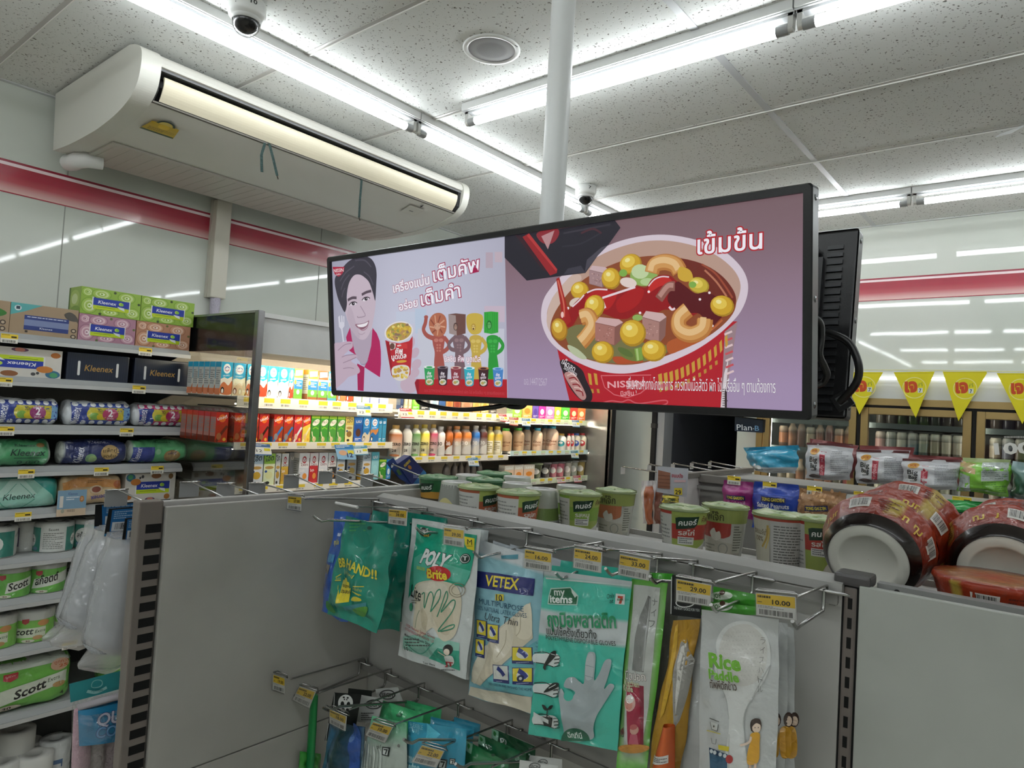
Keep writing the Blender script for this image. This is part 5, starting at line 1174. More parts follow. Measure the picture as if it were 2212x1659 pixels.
# ------------------------------------------------------------------ wire hooks with price tags
B3,B4,B5,B6,Z2,Z3,Z4 = Crop(600,1050,4.148),Crop(1000,1100,3.607),Crop(1340,1160,3.325),Crop(560,1400,3.456),Crop(0,960,3.95),Crop(0,1300,4.621),Crop(380,760,4.608)
HOOKY = PYP - 0.02
def tag_quad(Yp,quad,price,age_shade=0,seed=1,side=None):
    P = [PY(x,y,Yp) if side is None else PX(x,y,side) for x,y in quad]       # TL TR BR BL
    b = MB('card')
    def mp(s,t,l): return P[0] * (1 - s) * (1 - t) + P[1] * s * (1 - t) + P[2] * s * t + P[3] * (1 - s) * t - N * l
    N = V(0,1,0) if side is None else V(-1,0,0); n = N * 0.0015; b.add([P[i] for i in range(4)] + [P[i] + n for i in range(4)],[(0,3,2,1),(4,5,6,7),(0,1,5,4),(1,2,6,5),(2,3,7,6),(3,0,4,7)],'#c6c5c0')
    a = Art(b,mp,None,'card'); y = mixc('#e6bf35','#b49a3c',age_shade); w = mixc('#dcdcd8','#a8a8a2',age_shade)
    a.rect(0.02,0.03,0.98,0.97,w); a.rect(0.02,0.03,0.98,0.5,y); a.lines(0.05,0.09,0.6,0.21,1,'#4a3c14',seed,0.8)
    if price: a.text(price,(0.42,0.43),(0.86,0.43),0.2,'#2a2416',0.025,up=(0,-0.2))
    a.rect(0.05,0.36,0.16,0.4,'#8a7a34'); a.lines(0.05,0.54,0.7,0.66,2,'#8c8c88',seed); a.bars(0.09,0.7,0.92,0.93,'#30302e',26,seed)
    return b,P
def wire(pts,r=0.0022,n=8): 
    b = MB('chrome',(176,176,174)); b.tube(pts,r,n); return b
def hook(base,tend,pend,quad,price,label,age_shade=0.0,zbar=1.332,seed=1,drop=0.03,tagY=None,side=None):
    B = PY(base[0],base[1],HOOKY); X = B.x; zb = zbar
    T = PX(tend[0],tend[1],X); Q = PX(pend[0],pend[1],X) if pend else V(X,T.y + 0.01,zb - drop)
    root = thing('peg_hook',label,'hook',V(X,HOOKY,zb),'wire peg hooks with price tags')
    Yp = T.y if tagY is None else tagY
    part('tag_wire',wire([V(X,HOOKY + 0.006,zb - 0.012),V(X,HOOKY + 0.004,zb + 0.004),V(X,HOOKY - 0.006,zb + 0.005),V(X,T.y + 0.004,T.z),V(X - 0.002,T.y - 0.002,T.z - 0.001)],0.0019),root)
    w = 0.019; part('base_wire',wire([V(X - w * 0.4,HOOKY - 0.012,zb - 0.001),V(X + w * 1.5,HOOKY - 0.012,zb - 0.001),V(X + w * 1.6,HOOKY + 0.0,zb - 0.004)],0.0024),root)
    zq = zb - drop
    part('prong',wire([V(X,HOOKY - 0.012,zb),V(X,HOOKY - 0.012,zq + 0.006),V(X,HOOKY - 0.016,zq),V(X,Q.y + 0.035,Q.z - 0.012),V(X,Q.y + 0.02,Q.z - 0.013),V(X,Q.y + 0.01,Q.z - 0.008),V(X,Q.y,Q.z)],0.0026),root)
    if quad:
        b,P = tag_quad(Yp,quad,price,age_shade,seed,side); t = part('price_tag',b,root,'yellow and white price tag reading ' + price if price else None)
        up = V(0,0.0,0.004)
        part('tag_clip',wire([P[0] + up,P[1] + up,P[1] + up + V(0.004,0.004,-0.003),P[1] + up + V(-0.004,0.008,0.0),P[0] + up + V(0.0,0.01,0.0),P[0] + up],0.0013),t)
        c = MB('acrylic'); k = V(0,-0.0022,0); ex = [P[0] + (P[0] - P[2]) * 0.03,P[1] + (P[1] - P[3]) * 0.03,P[2] + (P[2] - P[0]) * 0.03,P[3] + (P[3] - P[1]) * 0.03]
        c.add([p + k for p in ex],[(0,3,2,1)]); part('tag_cover',c,t,'clear plastic cover')
    return X,Q
def cq(c,*pts): return [c(*p) for p in pts]
hook((815,1085),(660,1077),(845,1100),cq(B3,(92,90),(213,98),(210,225),(85,205)),'27.00','peg hook against the end panel whose faded tag reads 27.00',0.35,seed=2,side=PXP + 0.024)
H2 = hook((920,1102),(770,1094),(676,1113),None,'','peg hook carrying the teal hand glove pouches, its tag holder turned edge on',seed=3)
q = MB('acrylic'); Pq = [PY(*p,PX(755,1105,H2[0]).y) for p in cq(B3,(520,150),(715,190),(725,280),(545,185))]; q.add(Pq,[(0,3,2,1)]); q.tube([Pq[0],Pq[1]],0.003,6,(200,200,198),'plastic')
part('tag_holder',q,bpy.data.objects['peg_hook.001'],'empty clear tag holder')
H3 = hook((1029,1120),(880,1101),(899,1140),cq(B3,(995,205),(1158,220),(1150,358),(990,335)),'38.00','peg hook with tag 38.00 above the teal and white glove pouch',seed=4)
H4 = hook((1147,1148),(1013,1141),(1023,1192),cq(B3,(1490,370),(1668,395),(1665,550),(1483,520)),'39.00','peg hook with tag 39.00',seed=5)
H5 = hook((1300,1178),(1200,1187),(1200,1237),cq(B4,(482,308),(692,345),(686,488),(473,455)),'16.00','peg hook with tag 16.00 above the turquoise glove pack',seed=6)
H6 = hook((1428,1195),(1312,1187),(1308,1228),cq(B4,(868,300),(1082,335),(1075,497),(858,455)),'24.00','peg hook with tag 24.00',seed=7)
H7 = hook((1505,1207),(1414,1206),(1404,1245),cq(B4,(1222,350),(1460,395),(1445,558),(1207,510)),'33.00','peg hook with tag 33.00',seed=8)
H8 = hook((1632,1236),(1548,1257),(1536,1306),cq(B5,(402,300),(655,345),(645,500),(398,460)),'29.00','peg hook with tag 29.00 above the white rice paddle bag',seed=9)
H9 = hook((1785,1266),(1726,1288),(1712,1342),cq(B5,(972,400),(1260,430),(1265,600),(975,560)),'10.00','empty peg hook with tag 10.00 nearest the dark post joint',seed=10)
ZL = 0.953
L1 = hook((786,1438),(630,1466),None,cq(B6,(105,195),(190,225),(190,340),(100,310)),'19.00','lower peg hook with faded tag 19.00 against the end panel',0.5,ZL,11,side=PXP + 0.024)
L2 = hook((842,1452),(692,1495),None,cq(B6,(300,288),(420,325),(372,448),(248,385)),'22.00','lower peg hook with tag 22.00 over the green handle',0.1,ZL,12)
L3 = hook((914,1481),(757,1532),(703,1524),cq(B6,(525,455),(650,510),(640,620),(525,560)),'18.00','lower peg hook with shaded tag 18.00 over the black card',0.45,ZL,13)  # the shade on this tag is mixed into its colours
L4 = hook((1000,1513),(855,1564),None,cq(B6,(850,550),(995,592),(938,708),(792,650)),'10.00','lower peg hook with tag 10.00 over the pale green bag',0.1,ZL,14)
L5 = hook((1104,1550),(962,1610),(872,1597),cq(B6,(1215,725),(1380,770),(1320,893),(1138,850)),'22.00','lower peg hook with tag 22.00 over the blue straw bag',0.1,ZL,15)
L6 = hook((1200,1602),(1065,1656),(984,1650),None,'','lower peg hook cut by the bottom edge beneath the turquoise glove pack',0.1,ZL,16)

# ------------------------------------------------------------------ pouches hanging on the hooks
def inv_bilin(Q,u,v):
    s = t = 0.5
    for _ in range(6):
        x = [Q[0][k] * (1 - s) * (1 - t) + Q[1][k] * s * (1 - t) + Q[2][k] * s * t + Q[3][k] * (1 - s) * t for k in (0,1)]
        ds = [(Q[1][k] - Q[0][k]) * (1 - t) + (Q[2][k] - Q[3][k]) * t for k in (0,1)]
        dt = [(Q[3][k] - Q[0][k]) * (1 - s) + (Q[2][k] - Q[1][k]) * s for k in (0,1)]
        D = ds[0] * dt[1] - ds[1] * dt[0]
        if abs(D) < 1e-12: break
        ex,ey = u - x[0],v - x[1]
        s += (ex * dt[1] - ey * dt[0]) / D; t += (ds[0] * ey - ds[1] * ex) / D
    return s,t
def pouch(b,P,quad,crop,thick,col,mat='film',wr=0.0022,seed=1,seal=(0.12,0.04),wavy=0.0,NX=26,NY=40,back=0.3,maxe=0.009,e=0.8):
    """a filled bag between four picture corners (TL TR BR BL) on plane P; col may be a function of (s, t)"""
    rn = random.Random(seed); ph = [rn.uniform(0,6.28) for _ in range(8)]
    Q = [P.uv(*crop(*p)) for p in quad]
    def h(s,t):
        s = max(0,min(1,s)); t = max(0,min(1,t))
        k = max(0.0,min(1.0,(t - seal[0]) / 0.2)) * max(0.0,min(1.0,(1 - seal[1] - t) / 0.12))
        k = k * k * (3 - 2 * k)
        f = (4 * s * (1 - s)) ** e
        w = wr * (math.sin(7 * s + 5 * t + ph[0]) + 0.7 * math.sin(13 * t - 9 * s + ph[1]) + 0.2 * math.sin(19 * s + 4 * t + ph[2]) + 0.2 * math.sin(27 * t + ph[3] + 8 * s))
        return thick * k * f + w * (0.35 + 0.65 * f)
    def offs(s,t):
        return wavy * (math.sin(8 * t + ph[5]) + 0.5 * math.sin(19 * t + ph[6])) * (2 * s - 1),wavy * 0.7 * math.sin(7 * s + ph[7]) * (2 * t - 1 if t > 0.5 else 0)
    def uv(s,t):
        off = wavy * (math.sin(8 * t + ph[5]) + 0.5 * math.sin(19 * t + ph[6])) * (2 * s - 1)
        o2 = wavy * 0.7 * math.sin(7 * s + ph[7]) * (2 * t - 1 if t > 0.5 else 0)
        x = [Q[0][k] * (1 - s) * (1 - t) + Q[1][k] * s * (1 - t) + Q[2][k] * s * t + Q[3][k] * (1 - s) * t for k in (0,1)]
        return x[0] + off,x[1] + o2
    vf = []; vb = []; vc = []
    for j in range(NY + 1):
        for i in range(NX + 1):
            s,t = i / NX,j / NY; u,v = uv(s,t)
            vf.append(P.mp(u,v,h(s,t))); vb.append(P.mp(u,v,-back * abs(h(s,t)) - 0.0006))
            vc.append(lin(col(s,t) if callable(col) else col))
    W = NX + 1
    fs = [(j * W + i,(j + 1) * W + i,(j + 1) * W + i + 1,j * W + i + 1) for j in range(NY) for i in range(NX)]
    b.add(vf,fs,None,mat,True,vcol=vc); b.add(vb,[tuple(reversed(f)) for f in fs],None,mat,True,vcol=vc)
    def mp(u,v,l):
        s,t = inv_bilin(Q,u,v)
        if wavy:
            for _ in range(2): o = offs(s,t); s,t = inv_bilin(Q,u - o[0],v - o[1])
        return P.mp(u,v,h(s,t) + 0.001 + l)
    return Art(b,mp,crop.on(P),mat,maxe=maxe,step=0.0002)
def YP(Y): return Pane(V(0,Y,0),(1,0,0),(0,0,1))
def hang(name,b,label,cat,X,Y,group=None,z=1.26): return mono(name,b,label,cat,V(X,Y,z),group)

# teal hand glove pouches
yq = 0.885
TEAL = '#16806f'
def bbhand(Y,quad,seed,full,label):
    b = MB('film'); a = pouch(b,YP(Y),quad,B3,0.014,lambda s,t: mixc('#127a68','#1a8c78',t),wr=0.0042,seed=seed,wavy=0.004,seal=(0.18,0.06))
    if full:
        a.text('BB',(568,725),(640,718),85,'#d6c83a',0.03,up=(-6,-82)); a.text('HAND!!',(655,720),(915,830),85,'#d6c83a',0.03,up=(0,-82)); a.text('อย่างหนา',(655,770),(745,812),26,'#cfc244'); a.lines(650,330,790,420,3,'#3f9a5c',4)
        a.poly([(578,918),(600,965),(612,880),(625,835),(650,830),(655,810),(680,812),(690,845),(712,850),(705,905),(720,900),(695,1025),(580,1038)],'#dccb2c'); a.text('อเนกฯ',(625,895),(705,905),34,'#22301c',0.01); a.text('ประสงค์',(612,945),(715,955),34,'#22301c',0.01); a.blob([(720,1015),(730,985),(760,975),(790,985),(808,1000),(800,1018)],'#d6c83a')
        for p in ([(628,742),(640,785)],[(758,785),(736,815)],[(535,815),(585,785)],[(533,842),(592,840)],[(745,885),(832,888)],[(733,930),(812,965)],[(570,880),(572,920)],[(745,935),(800,968)]): a.line(p,5,'#cfc244')
        a.text('สะอาด',(540,835),(588,832),20,'#cfc244'); a.text('หยิบง่าย',(745,915),(815,935),26,'#cfc244'); a.poly([(640,1068),(838,1030),(832,1075),(640,1105)],'#3f8f9a'); a.blob([(705,1110),(740,1085),(830,1070),(835,1110),(790,1165),(740,1165)],'#5aa03a'); a.blob([(430,1040),(450,1035),(520,1120),(500,1140),(440,1100)],'#2f7a34'); a.ring(1015,460,18,26,4,'#3f9a5c',12)
        a.ell(825,375,20,16,'#0c4a3e',12)
    return hang('glove_pouch',b,label,'glove pouch',H2[0],Y,'teal hand glove pouches')
bbhand(yq + 0.175,[(1165,235),(1510,290),(1400,1290),(1060,1200)],3,0,'teal glove pouch hanging deepest, showing between the front pouch and the white glove pouch')
bbhand(yq + 0.125,[(835,212),(1205,290),(1088,1312),(720,1235)],2,0,'second teal glove pouch just behind the front hand glove pouch')
bbhand(yq + 0.03,[(612,265),(1068,395),(902,1318),(428,1130)],1,1,'front teal glove pouch with a yellow hand and hand-drawn lettering')
b = MB('film'); a = pouch(b,YP(yq + 0.052),[(510,222),(830,245),(640,1235),(385,1120)],B3,0.012,lambda s,t: mixc('#2456a8','#1d4a9c',t) if t < 0.75 else '#2a5ab0',wr=0.003,seed=9,wavy=0.004)
a.text('ถุงมือ',(520,520),(600,515),40,'#d8cf5a',0.02); a.poly([(480,600),(560,610),(545,680),(470,670)],'#3f86b0'); a.poly([(460,690),(520,700),(500,780),(445,770)],'#7a7468'); a.rect(545,420,600,445,'#c9d6e8')
hang('glove_pouch',b,'blue glove pouch peeking out behind the teal hand glove pouches','glove pouch',H2[0] - 0.02,yq + 0.052)

# teal and white household glove pouch
yq = H3[1].y + 0.06
PBQ = [(1205,288),(1824,392),(1690,1732),(1078,1515)]
def poly_b(Y,dx,seed,label,full):
    b = MB('film'); qd = [(x + dx,y + dx * 0.12) for x,y in PBQ]
    a = pouch(b,YP(Y),qd,B3,0.012,'#c9cfce',wr=0.0016,seed=seed,wavy=0.0015)
    if full:
        a.poly([(1248,340),(1540,400),(1790,440),(1730,820),(1690,900),(1500,840),(1300,860),(1190,1000),(1225,640)],'#1f9a7c'); a.poly([(1240,640),(1300,600),(1740,760),(1700,880),(1560,830),(1330,840),(1250,900)],'#58b39c'); a.poly([(1150,1340),(1350,1310),(1650,1400),(1640,1650),(1130,1450)],'#8fc4b4'); a.poly([(1470,1440),(1650,1470),(1640,1650),(1350,1545)],'#2f9f84')
        a.blob([(1265,885),(1400,835),(1560,850),(1640,900),(1670,1020),(1650,1200),(1610,1330),(1540,1380),(1490,1350),(1440,1260),(1390,1280),(1330,1330),(1250,1250),(1270,1050)],'#d5ccb6'); a.blob([(1300,880),(1420,850),(1540,870),(1560,930),(1480,980),(1380,940),(1300,960)],'#ddd6c4'); a.blob([(1420,1100),(1500,1040),(1570,1080),(1600,1200),(1560,1320),(1500,1300),(1450,1200)],'#cabfa6'); a.blob([(1330,1100),(1360,1090),(1390,1180),(1370,1270),(1335,1240)],'#c9bea4')
        a.curve([(1340,960),(1365,950),(1365,1080),(1400,960),(1425,940),(1440,1000),(1415,1115),(1460,950),(1500,920),(1490,1000),(1420,1110)],8,'#3f8a6c'); a.curve([(1470,1160),(1540,960),(1560,940),(1555,1000),(1500,1120),(1590,1020),(1620,1030),(1590,1120),(1480,1285),(1560,1245),(1610,1235),(1590,1270),(1500,1290)],8,'#3f8a6c'); a.curve([(1270,1260),(1290,1160),(1320,1100)],6,'#8a9a80')
        a.text('POLY',(1305,675),(1535,735),120,'#eef0ee',0.05,0.03,'#1d2422',shear=0.35,up=(10,-122)); a.ell(1485,775,110,68,'#c4242c',24,0.1); a.text('Brite',(1388,810),(1560,830),90,'#f0d23a',0.035,0.02,'#7a1418',up=(4,-82)); a.text('แบบบาง',(1275,735),(1358,752),34,'#c9d84a',0.02); a.ell(1690,648,44,46,'#25342f',20); a.text('T',(1672,662),(1706,664),36,'#dfe6e2',0.02); a.ring(1690,648,36,38,4,'#dfe6e2')
        a.text('Lite',(1222,975),(1330,1020),110,'#222826',0.01,up=(8,-108)); a.lines(1235,1010,1330,1050,2,'#6a6a62',3); a.ell(1230,1075,20,38,'#2f8f6c',14); a.ring(1640,925,66,66,6,'#8a7f68'); a.ring(1640,925,44,44,4,'#8a7f68'); a.text('100% Natural Latex Gloves',(1175,1245),(1450,1358),26,'#b85a62',0.005); a.text('ถุงมือยางธรรมชาติ ชนิดบาง 1.52',(1170,1275),(1440,1395),26,'#b04a52',0.005); a.text('Multipurpose Disposable Gloves',(1165,1330),(1405,1418),24,'#2c3432',0.004); a.lines(1165,1355,1400,1440,3,'#5a625e',5)
        a.text('10',(1148,1465),(1185,1472),34,'#1d1d1d',0.02); a.text('ชิ้น',(1190,1475),(1216,1480),22,'#1d1d1d'); a.ell(1560,1455,42,48,'#171a1c',18); a.ell(1550,1475,26,30,'#e6d6c4',14); a.blob([(1520,1520),(1590,1510),(1605,1560),(1580,1600),(1530,1595)],'#e2e6e2'); a.line([(1535,1515),(1470,1470)],8,'#d8c6b2'); a.text('JT',(1510,1605),(1585,1612),40,'#b4242c',0.05,shear=0.2); a.curve([(1170,1380),(1290,1500),(1440,1390)],6,'#3f9f88'); a.text('Tear Here',(1300,1590),(1405,1615),20,'#3a3a3a'); a.lines(1470,1640,1600,1660,1,'#4a4a4a',4)
        a.blob([(1266,415),(1300,370),(1345,385),(1385,420),(1350,455),(1300,450)],'#2f3a34'); a.text('โพลี',(1280,420),(1350,425),44,'#e9ecea',0.01); a.text('แคร์',(1310,450),(1360,455),22,'#e2b83a',0.01)
        a.poly([(1678,450),(1768,468),(1764,580),(1700,560),(1680,520)],'#e2cf2a'); a.text('M',(1702,522),(1745,528),50,'#1c1c1c',0.0); a.lines(1695,535,1750,545,1,'#4a4414',3)
    return hang('glove_pouch',b,label,'glove pouch',H3[0],Y,'teal and white household glove pouches')
poly_b(yq + 0.06,62,14,'teal and white glove pouch furthest back, only its pale edge showing',0); poly_b(yq + 0.04,40,13,'teal and white glove pouch third in line behind the front one',0); poly_b(yq + 0.02,20,12,'teal and white glove pouch right behind the front one',0); poly_b(yq,0,11,'front teal and white glove pouch with an M sticker and folded latex gloves',1)

# pale blue latex glove pouch
yq = H4[1].y + 0.075
VQ = [(128,235),(640,400),(530,1592),(40,1445)]
def vet(Y,dx,dy,seed,label,full):
    b = MB('film'); qd = [(x + dx,y + dy) for x,y in VQ]
    a = pouch(b,YP(Y),qd,B4,0.01,(lambda s,t: '#c6ccd0' if t < 0.09 else mixc('#8fbcc8','#7fb4c2',t)) if full else '#c0c6cb',wr=0.0016,seed=seed,wavy=0.002)
    if full:
        a.poly([(545,720),(555,1000),(150,1370),(70,1340),(110,1180),(330,900)],'#cfc6b0'); a.poly([(60,1380),(540,1460),(535,1590),(45,1445)],'#c9c2ae'); a.blob([(480,780),(545,740),(550,960),(500,1010),(440,960)],'#ddd5c0'); a.blob([(100,1200),(190,1060),(230,1080),(180,1230),(110,1350),(80,1320)],'#d9d2be'); a.blob([(330,920),(420,900),(400,1080),(300,1180),(270,1120)],'#dbd3c0'); a.curve([(370,930),(360,1040),(300,1140)],5,'#b0a68c'); a.curve([(480,800),(470,930),(440,980)],5,'#b4aa92')
        a.poly([(600,1010),(540,1050),(150,1372),(545,1462)],'#64adb6')
        a.poly([(118,478),(565,540),(560,672),(118,602)],'#232a6c'); a.text('VETEX',(190,590),(448,622),88,'#e3cf3c',0.02,up=(2,-82)); a.rect(276,655,345,705,'#d8c63a'); a.text('10',(284,703),(334,710),48,'#1c2230',0.02)
        a.text('MULTIPURPOSE',(145,728),(502,790),44,'#24506c',0.0,up=(2,-42)); a.text('100% NATURAL LATEX GLOVES',(128,775),(522,838),36,'#24506c',0.0,up=(2,-34)); a.text('Ultra Thin',(190,850),(455,900),60,'#1d2430',-0.006,shear=0.3,up=(2,-58))
        for x,y,w,h_ in ((118,852,94,128),(218,880,100,128),(110,1000,84,128),(412,1060,140,122),(268,1195,122,128),(412,1222,140,122)):
            a.poly([(x,y),(x + w,y + 12),(x + w,y + h_ + 26),(x,y + h_ + 8)],'#28336c'); a.poly([(x + 4,y + 6),(x + w - 8,y + 14),(x + w - 8,y + h_ - 2),(x + 4,y + h_ - 16)],'#d9c93a' if x != 268 else '#cfd2cc'); a.ell(x + w * 0.5,y + h_ * 0.55,w * 0.3,h_ * 0.26,'#dfe0da',12,0.3); a.curve([(x + w * 0.3,y + h_ * 0.2),(x + w * 0.55,y + h_ * 0.45),(x + w * 0.7,y + h_ * 0.7)],w * 0.22,'#2f3c84'); a.lines(x + w * 0.2,y + h_ + 2,x + w * 0.8,y + h_ + 14,1,'#9aa4c8',x)
        a.ell(470,1310,26,28,'#232a4c',14); a.ell(470,1310,11,12,'#c9ccd0',10)
        a.text('101 USES IN AND AROUND THE HOME',(238,1358),(545,1415),22,'#2a4c66',0.0); a.poly([(300,360),(430,352),(428,388),(302,386)],'#4a8a9c')
    return hang('glove_pouch',b,label,'glove pouch',H4[0],Y,'pale blue latex glove pouches')
vet(yq + 0.08,240,35,23,'latex glove pouch deepest on its hook, white corner above the turquoise pack',0); vet(yq + 0.045,110,10,22,'latex glove pouch second on its hook, white top showing',0); vet(yq,0,0,21,'front pale blue latex glove pouch with a navy title band',1)

# turquoise disposable glove pack
yq = H5[1].y + 0.035
MQ = [(640,472),(1312,562),(1196,1880),(512,1752)]
def myit(Y,dx,dy,seed,label,full):
    b = MB('film'); qd = [(x + dx,y + dy) for x,y in MQ]
    a = pouch(b,YP(Y),qd,B4,0.007,'#3cb09c' if not full else (lambda s,t: '#bcc4c6' if t < 0.05 or 0.225 < t < 0.40 else mixc('#43b8a4','#3aae9a',t)),wr=0.0014,seed=seed,wavy=0.001,NY=40)
    if full:
        a.poly([(650,530),(1306,592),(1306,602),(650,542)],'#c6d2d0')
        a.poly([(674,672),(690,612),(840,606),(898,676),(893,748),(668,738)],'#b6d8cc'); a.poly([(682,675),(697,622),(838,614),(890,680),(886,740),(676,730)],'#17603f'); a.poly([(845,612),(890,672),(872,690),(850,650)],'#d8e4de'); a.text('my',(722,668),(800,670),58,'#e6eeea',0.02); a.text('items',(692,722),(855,730),58,'#e6eeea',0.03)
        a.text('Only',(1125,698),(1185,684),36,'#2a3a3a',-0.005,shear=0.3); a.text('at',(1150,730),(1180,726),34,'#2a3a3a',-0.005,shear=0.3); a.poly([(1196,655),(1268,662),(1264,742),(1192,736)],'#d5dedb'); a.poly([(1212,672),(1254,676),(1252,690),(1240,735),(1220,733),(1232,692),(1212,690)],'#b8452e'); a.text('ELEVEN',(1210,708),(1254,710),14,'#1f6a44',0.03)
        a.text('ถุงมือพลาสติก',(680,905),(1208,918),108,'#1c8a5c',0.03,up=(0,-104)); a.text('แบบใช้ครั้งเดียวทิ้ง',(668,968),(1062,1002),62,'#1d2422',0.008,up=(0,-58)); a.text('POLYETHYLENE DISPOSABLE GLOVES',(662,1008),(1206,1058),34,'#1d2422',0.004,up=(0,-34))
        G = '#9aa5a8'
        a.blob([(800,1659),(790,1560),(770,1430),(790,1385),(815,1420),(850,1475),(900,1420),(870,1390),(810,1370),(830,1310),(890,1296),(935,1330),(970,1340),(980,1200),(1000,1112),(1030,1100),(1056,1120),(1055,1210),(1050,1320),(1085,1270),(1120,1180),(1150,1158),(1172,1180),(1150,1290),(1120,1390),(1160,1350),(1190,1380),(1120,1500),(1060,1600),(1030,1700),(1010,1790),(820,1790)],G,4); a.blob([(985,1180),(1005,1120),(1035,1115),(1045,1180),(1035,1300),(985,1310)],'#aeb8ba',4); a.curve([(980,1200),(1050,1220)],4,'#87959a'); a.curve([(975,1280),(1045,1300)],4,'#87959a'); a.ell(850,1440,38,40,'#3cb09c',16)
        for y in (1170,1405,1650):
            a.blob([(555,y - 40),(640,y - 50),(720,y - 55),(765,y - 30),(760,y + 25),(720,y + 50),(640,y + 30),(555,y + 20)],'#d5dcda'); a.curve([(560,y - 52),(640,y - 62),(700,y - 40),(690,y - 5)],5,'#1d2422'); a.curve([(560,y + 22),(640,y + 28),(720,y + 52)],5,'#1d2422')
            for k in range(3): a.curve([(725,y - 30 + 28 * k),(760,y - 34 + 28 * k),(768,y - 14 + 28 * k),(728,y - 6 + 28 * k)],4,'#1d2422')
        a.blob([(640,1220),(665,1170),(700,1110),(738,1098),(735,1140),(700,1180),(665,1215),(660,1245),(645,1240)],'#1b2220'); a.line([(700,1120),(735,1130)],4,'#d5dcda'); a.blob([(660,1400),(720,1345),(768,1345),(760,1375),(700,1405),(650,1420)],'#1b2220'); a.curve([(690,1385),(745,1355)],4,'#d5dcda')
        a.poly([(622,1605),(722,1612),(700,1690),(640,1684)],'#1b2220'); a.line([(672,1610),(678,1560),(680,1540)],8,'#1b2220'); a.blob([(634,1515),(660,1520),(678,1555),(650,1552)],'#1b2220'); a.blob([(728,1515),(700,1520),(682,1550),(712,1545)],'#1b2220'); a.curve([(560,1590),(600,1610),(680,1650)],26,'#d5dcda')
        a.ell(885,1800,110,105,'#1c5f46',20,0,180,360); a.text('ฉีกที่นี่',(832,1770),(940,1782),42,'#dfe8e4',0.01)
    return hang('glove_pack',b,label,'glove pack',H5[0],Y,'turquoise disposable glove packs')
myit(yq + 0.06,120,-75,33,'turquoise glove pack deepest on its hook, only its top edge showing',0); myit(yq + 0.03,50,-35,32,'turquoise glove pack second on its hook, top edge showing behind the 24.00 tag',0); myit(yq,0,0,31,'front turquoise disposable glove pack with hand drawings and green Thai title',1)

# kitchen knife in a green bag
yq = H6[1].y + 0.08
KQ = [(80,300),(345,330),(190,1680),(-30,1660)]
def knife(Y,dx,dy,seed,label,full):
    b = MB('film'); qd = [(x + dx,y + dy) for x,y in KQ]
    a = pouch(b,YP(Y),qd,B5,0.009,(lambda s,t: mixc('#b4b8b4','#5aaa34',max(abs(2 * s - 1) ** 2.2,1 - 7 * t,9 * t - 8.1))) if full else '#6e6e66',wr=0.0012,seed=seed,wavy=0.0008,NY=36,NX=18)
    if full:
        a.poly([(100,340),(292,362),(215,1210),(170,1490),(45,1480),(55,1200)],'#b6bab6'); a.poly([(200,420),(222,430),(215,700),(190,960),(105,945),(125,720),(150,560)],'#7a7b79'); a.poly([(212,440),(222,440),(205,800),(190,950),(180,950),(196,760)],'#a4a6a4'); a.poly([(65,1030),(188,1060),(178,1510),(75,1480)],'#9a2440'); a.poly([(160,1055),(188,1060),(178,1510),(158,1500)],'#7d1a34')  # the blade's highlight is painted on as the narrow lighter polygon
        for i,ch in enumerate('ナイフ'): a.text(ch,(236 - 8 * i,488 + 76 * i),(276 - 8 * i,492 + 76 * i),46,'#4a4a48',-0.01)
        a.text('มีดปอก',(56,1010),(202,1022),56,'#d9d4d0',0.02,0.03,'#4a3a34'); a.text('Kitchen',(50,1055),(160,1066),44,'#c9c7a8',0.02,0.02,'#6a6a4a'); a.text('Knife',(40,1092),(116,1100),44,'#c9c7a8',0.02,0.02,'#6a6a4a'); a.ell(90,1178,42,60,'#d0a49c',18); a.ell(85,1190,28,40,'#c9877a',14); a.ell(92,1150,30,30,'#dcd6d0',14)
        a.ell(122,1372,28,34,'#c79a8c',14); a.ell(118,1350,24,20,'#b45a5a',12); a.poly([(98,1400),(140,1405),(150,1490),(80,1490)],'#b85a6c'); a.ell(105,1510,110,36,'#c78a3a',18); a.text('ปัง',(15,1420),(48,1424),40,'#2a2a28',0.02); a.poly([(15,1380),(45,1350),(50,1400),(20,1410)],'#7a3a34')
    return hang('kitchen_knife_pack',b,label,'knife pack',H6[0],Y,'kitchen knife packs in green bags')
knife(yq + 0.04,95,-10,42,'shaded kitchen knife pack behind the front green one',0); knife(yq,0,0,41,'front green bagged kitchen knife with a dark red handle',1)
b = MB('film'); a = pouch(b,YP(yq + 0.07),[(200,255),(380,265),(350,600),(180,600)],B5,0.004,'#4aa834',seed=44,wr=0.0015,NX=8,NY=10); hang('kitchen_knife_pack',b,'green header of the kitchen knife pack deepest on its hook','knife pack',H6[0],yq + 0.07,'kitchen knife packs in green bags')

# orange handled knife in a yellow sleeve with a black card
yq = H7[1].y + 0.055
b = MB('card'); P = YP(yq + 0.004)
root = thing('fruit_knife_pack','orange handled fruit knife in a yellow sleeve under a black card','knife pack',V(H7[0],yq,1.25))
a = pouch(b,P,[(372,270),(585,312),(578,585),(368,560)],B5,0.002,'#16191a','card',seed=51,wr=0.0005,NX=6,NY=8); a.text('THE RIGHT CHOICE FOR YOU',(390,515),(572,535),20,'#cfd6d2',0.0); a.ell(470,470,70,34,'#d5d8d6',18); a.ell(470,470,60,26,'#16191a',18); a.ell(500,455,20,16,'#d5d8d6',10); a.line([(371,285),(366,550)],5,'#d5d8d6')
part('header_card',b,root,'black header card')
b = MB('wrap'); a = pouch(b,P,[(384,600),(572,590),(430,1720),(190,1720)],B5,0.012,lambda s,t: mixc('#b48a2c','#9a7428',abs(2 * s - 1)),'wrap',seed=52,wr=0.003,wavy=0.002,NY=36)
